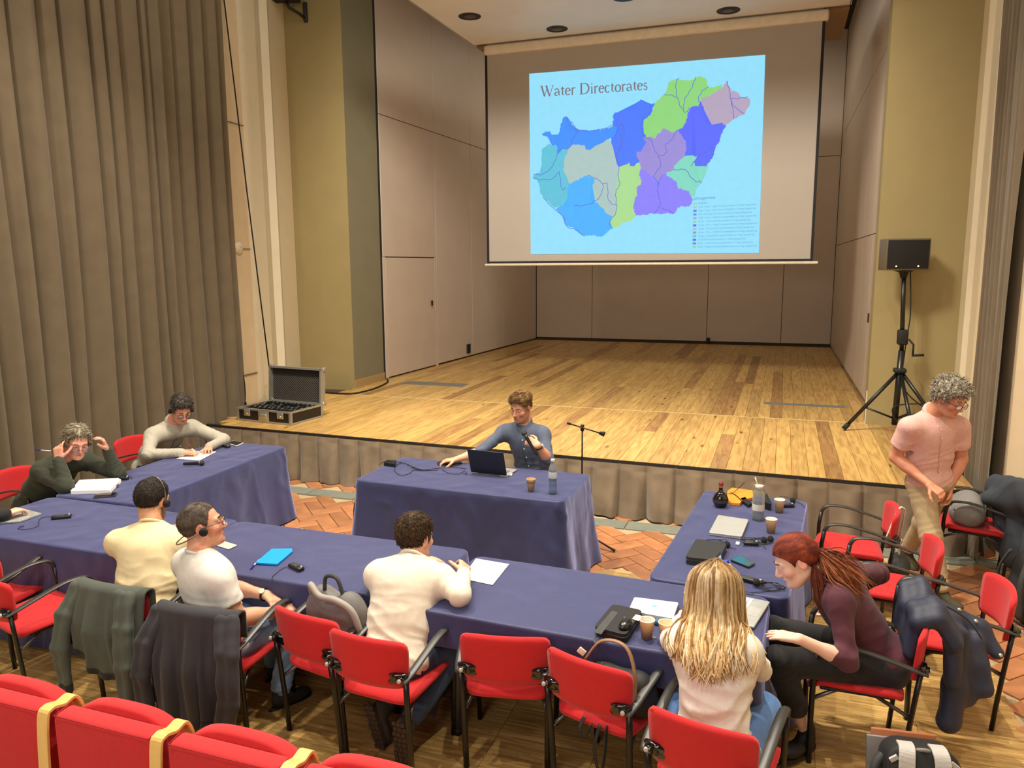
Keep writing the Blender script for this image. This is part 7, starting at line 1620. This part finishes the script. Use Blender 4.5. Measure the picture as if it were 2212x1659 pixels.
for j in range(nz+1):
    row = []
    for i in range(nx+1):
        u = -Wc/2+.02+(Wc-.04)*i/nx; v = .015+.42*j/nz; hgt = .012*(1 if (i+j) % 2 else 0); p = Vector((0, Dc/2+.045, Hc))+R @ Vector((u, -hgt, v)); row.append(tuple(p))
    G.append(row)
fo.grid(G, False); fo.build('egg_foam', mat('grey_foam', (52, 46, 40), .9), l)
b = MB(); b.box((0, 0, .07), (Wc-.03, Dc-.03, .11)); b.build('foam_tray', mat('foam_black', (16, 16, 16)), t)
b = MB(); b.tube([(-Wc/2+.05, Dc/2-.1, Hc+.22), (-Wc/2+.10, -Dc/2+.25, Hc)], .006, 6); b.build('lid_stay', mat('yellow_stay', (176, 142, 66), .5), t)
rs = random.Random(2); GR = 'receivers stowed in the flight case'
k = 0
for r_ in range(4):
    for i in range(11):
        x = -.36+.072*i+rs.uniform(-.008, .008); y = .20-.11*r_+rs.uniform(-.01, .01)
        M_ = WM[t.name] @ Matrix.Translation((x, y, .145+(.012 if r_ == 0 else 0)))
        if r_ == 0 or rs.random() < .75:
            b = MB(); b.rbox((0, 0, 0), (.036, .075, .03), .006, Matrix.Rotation(rs.uniform(-.4, .4), 3, 'Z')); o = b.build('stowed_receiver', mat('receiver_black', (26, 27, 26))); o.location = M_.translation; q = MB(); q.rbox((0, .01, .016), (.022, .03, .004), .001); q.build('face_plate', mat('knob_silver', (170, 170, 164)), o)
            tag(o, 'small black receiver stowed in the open flight case', 'receiver', GR); WM[o.name] = M_; k += 1
b = MB()
for i in range(14):
    c_ = WM[t.name] @ Vector((rs.uniform(-.33, .33), rs.uniform(-.22, .05), .17)); a0 = rs.uniform(0, 6); b.tube(spline([(c_.x+.05*cos(a0+a)*rs.uniform(.7, 1.2), c_.y+.05*sin(a0+a), c_.z+rs.uniform(-.008, .012)) for a in np.linspace(0, 5, 7)], 4), .0022, 5)
o = b.build('lead_tangle', mat('shiny_lead', (60, 60, 58), .2, .3)); tag(o, 'tangled black leads heaped in the open flight case', 'cable', kind='stuff')
# loudspeaker on tripod
bx, by = 1.30, 9.62
t = thing('speaker_stand', 'black tripod speaker stand with a crank before the right pillar', 'stand', (bx, by, ZS))
top = at(1953, 582, y=by); b = MB(); b.tube([(bx-.02, by, ZS+.09), (bx, by, ZS+.95)], .034, 12); b.tube([(bx, by, ZS+.95), (top.x, by, top.z-.01)], .024, 12); b.build('pole', FRAME, t)
for ch in t.children: pass
M0 = WM[t.name].inverted()
for o in list(t.children): o.data.transform(M0)
zc = at(1940, 728, y=by).z; b = MB(); b.rbox((bx+.0, by-.0, zc), (.11, .09, .17), .015); b.build('winch', BLACK, t, local=False)
b = MB(); b.tube([(bx+.06, by-.03, zc-.02), (bx+.11, by-.05, zc-.08), (bx+.11, by-.05, zc-.2)], .011, 8); b.tube([(bx+.10, by-.05, zc-.2), (bx+.22, by-.06, zc-.19)], .014, 8); b.build('crank', BLACK, t, local=False)
zl = at(1938, 800, y=by).z; b = MB(); b.rbox((bx-.005, by, zl), (.13, .13, .05), .015); b.build('leg_collar', BLACK, t, local=False)
for fx, fy in ((.74, 9.55), (1.80, 9.45), (1.42, 9.10)):
    b = MB(); b.tube([(bx, by, zl), (fx, fy, ZS+.02)], .021, 10); lg = b.build('leg', FRAME, t, local=False); b = MB(); d = unit(np.array((fx-bx, fy-by, ZS+.02-zl))); e = np.array((fx, fy, ZS+.02)); b.tube([tuple(e-d*.08), tuple(e)], .028, 10); b.build('rubber_foot', BLACK, lg, local=False)
    b = MB(); m_ = lerp((bx, by, zl), (fx, fy, ZS+.02), .62); b.tube([(bx-.02, by, ZS+.16), tuple(m_)], .011, 8); b.build('brace', FRAME, t, local=False)
b = MB(); b.tube([(top.x, by, top.z-.10), (top.x, by, top.z-.03), (top.x, by, top.z-.012)], [.03, .05, .12], 4); b.build('top_bracket', BLACK, t, local=False)
s0, s1 = at(1888, 503, y=by-.12), at(1977, 566, y=by-.12); t = thing('loudspeaker', 'small rectangular loudspeaker with two amber lights on the tripod stand', 'speaker', (top.x, by, top.z), 12)
sw, sh = (s1.x-s0.x)*1.0, (s0.z-s1.z); SPK = mat('speaker_case', (96, 84, 62), .6)
b = MB(); b.rbox((-.01, 0, sh/2+.003), (sw+.03, .24, sh+.02), .008); b.build('cabinet', SPK, t)
b = MB(); b.rbox((-.01, -.121, sh/2+.003), (sw, .012, sh-.012), .004); gr_ = b.build('grille', mat('grille_black', (20, 16, 14), .8, bump=.5, bscale=900), t)
for x in (-.13, .10): b = MB(); b.lathe([(0, .006), (.007, .005), (.008, 0)], 10, (x, -.127, .035), Matrix.Rotation(radians(90), 3, 'X')); b.build('status_light', mat('amber_led', (255, 190, 100), .4, emit=6), gr_)
b = MB(); x0 = top.x+.07; b.tube(spline([(x0, by+.05, top.z), (x0+.03, by+.03, top.z-.5), (x0, by, zc-.1), (x0+.02, by+.06, zl-.2), (x0+.28, by+.05, zl-.45), (x0+.2, by-.02, ZS+.35), (x0-.1, by-.1, ZS+.3), (x0+.02, by-.12, ZS+.05), (x0+.1, by-.3, ZS+.014)], 8), .0065, 6); tag(b.build('speaker_cable', BLACK), 'black cable looping down the tripod speaker stand', 'cable')
b = MB(); b.tube(spline([(1.62, 9.75, ZS+.2), (1.68, 9.7, ZS+.45), (1.85, 9.65, ZS+.52), (1.93, 9.5, ZS+.2), (1.88, 8.7, ZS+.1), (1.84, 8.2, ZS+.25), (1.80, 7.9, ZS+.02)], 8), .007, 6); tag(b.build('wall_cable', BLACK), 'thin black cable looping at the foot of the right pillar', 'cable')
# wall loudspeaker high on the left pillar
q = at(612, -10, y=10.25); t = thing('wall_speaker', 'black wall loudspeaker on a bracket at the top of the left pillar', 'speaker', (q.x, 10.2, q.z), 18)
b = MB(); b.rbox((0, 0, .12), (.50, .26, .42), .02); b.build('cabinet', mat('speaker_black', (20, 18, 16), .6), t); b = MB(); b.rbox((0, -.135, .13), (.46, .015, .36), .01); b.build('grille', mat('grille_black', (20, 16, 14)), t)
b = MB(); b.tube([(.06, .02, -.09), (.09, .05, -.17), (.20, .14, -.22), (.27, .27, -.26)], .022, 8); b.rbox((.27, .27, -.17), (.06, .06, .28), .01); b.build('bracket', mat('speaker_black', (20, 18, 16)), t)
b = MB(); c0, c1 = at(484, 0, y=8.72), at(583, 806, y=8.72); b.tube([tuple(c0+(c0-c1)*.15), tuple(c0), tuple(c0*.5+c1*.5+Vector((-.01, 0, 0))), tuple(c1)], .009, 8); tag(b.build('hanging_cable', BLACK), 'long black cable hanging straight down the left pilaster', 'cable')
b = MB(); b.tube(spline([tuple(at(p[0], p[1], y=8.35)) for p in ((524, 803), (528, 825), (530, 850), (529, 872))], 5), .007, 6); b.tube(spline([tuple(at(p[0], p[1], y=8.33)) for p in ((523, 804), (520, 840), (517, 868), (511, 880))], 5), .007, 6); q = at(529, 875, y=8.35); b.rbox(tuple(q), (.04, .04, .09), .01); q = at(512, 880, y=8.33); b.rbox(tuple(q), (.04, .04, .12), .01); tag(b.build('plug_leads', BLACK), 'two black leads with plugs hanging at the curtain edge', 'cable')
b = MB(); pts = [at(x, y, z=ZS+.016) for x, y in ((683, 845), (720, 849), (762, 850), (800, 842), (826, 832), (838, 824), (836, 818))]; b.tube(spline([tuple(p) for p in pts], 6), .013, 8); tag(b.build('stage_cable', BLACK), 'thick black cable curving round the foot of the left pillar', 'cable')
# hair tufts: short strands that break up the smooth caps
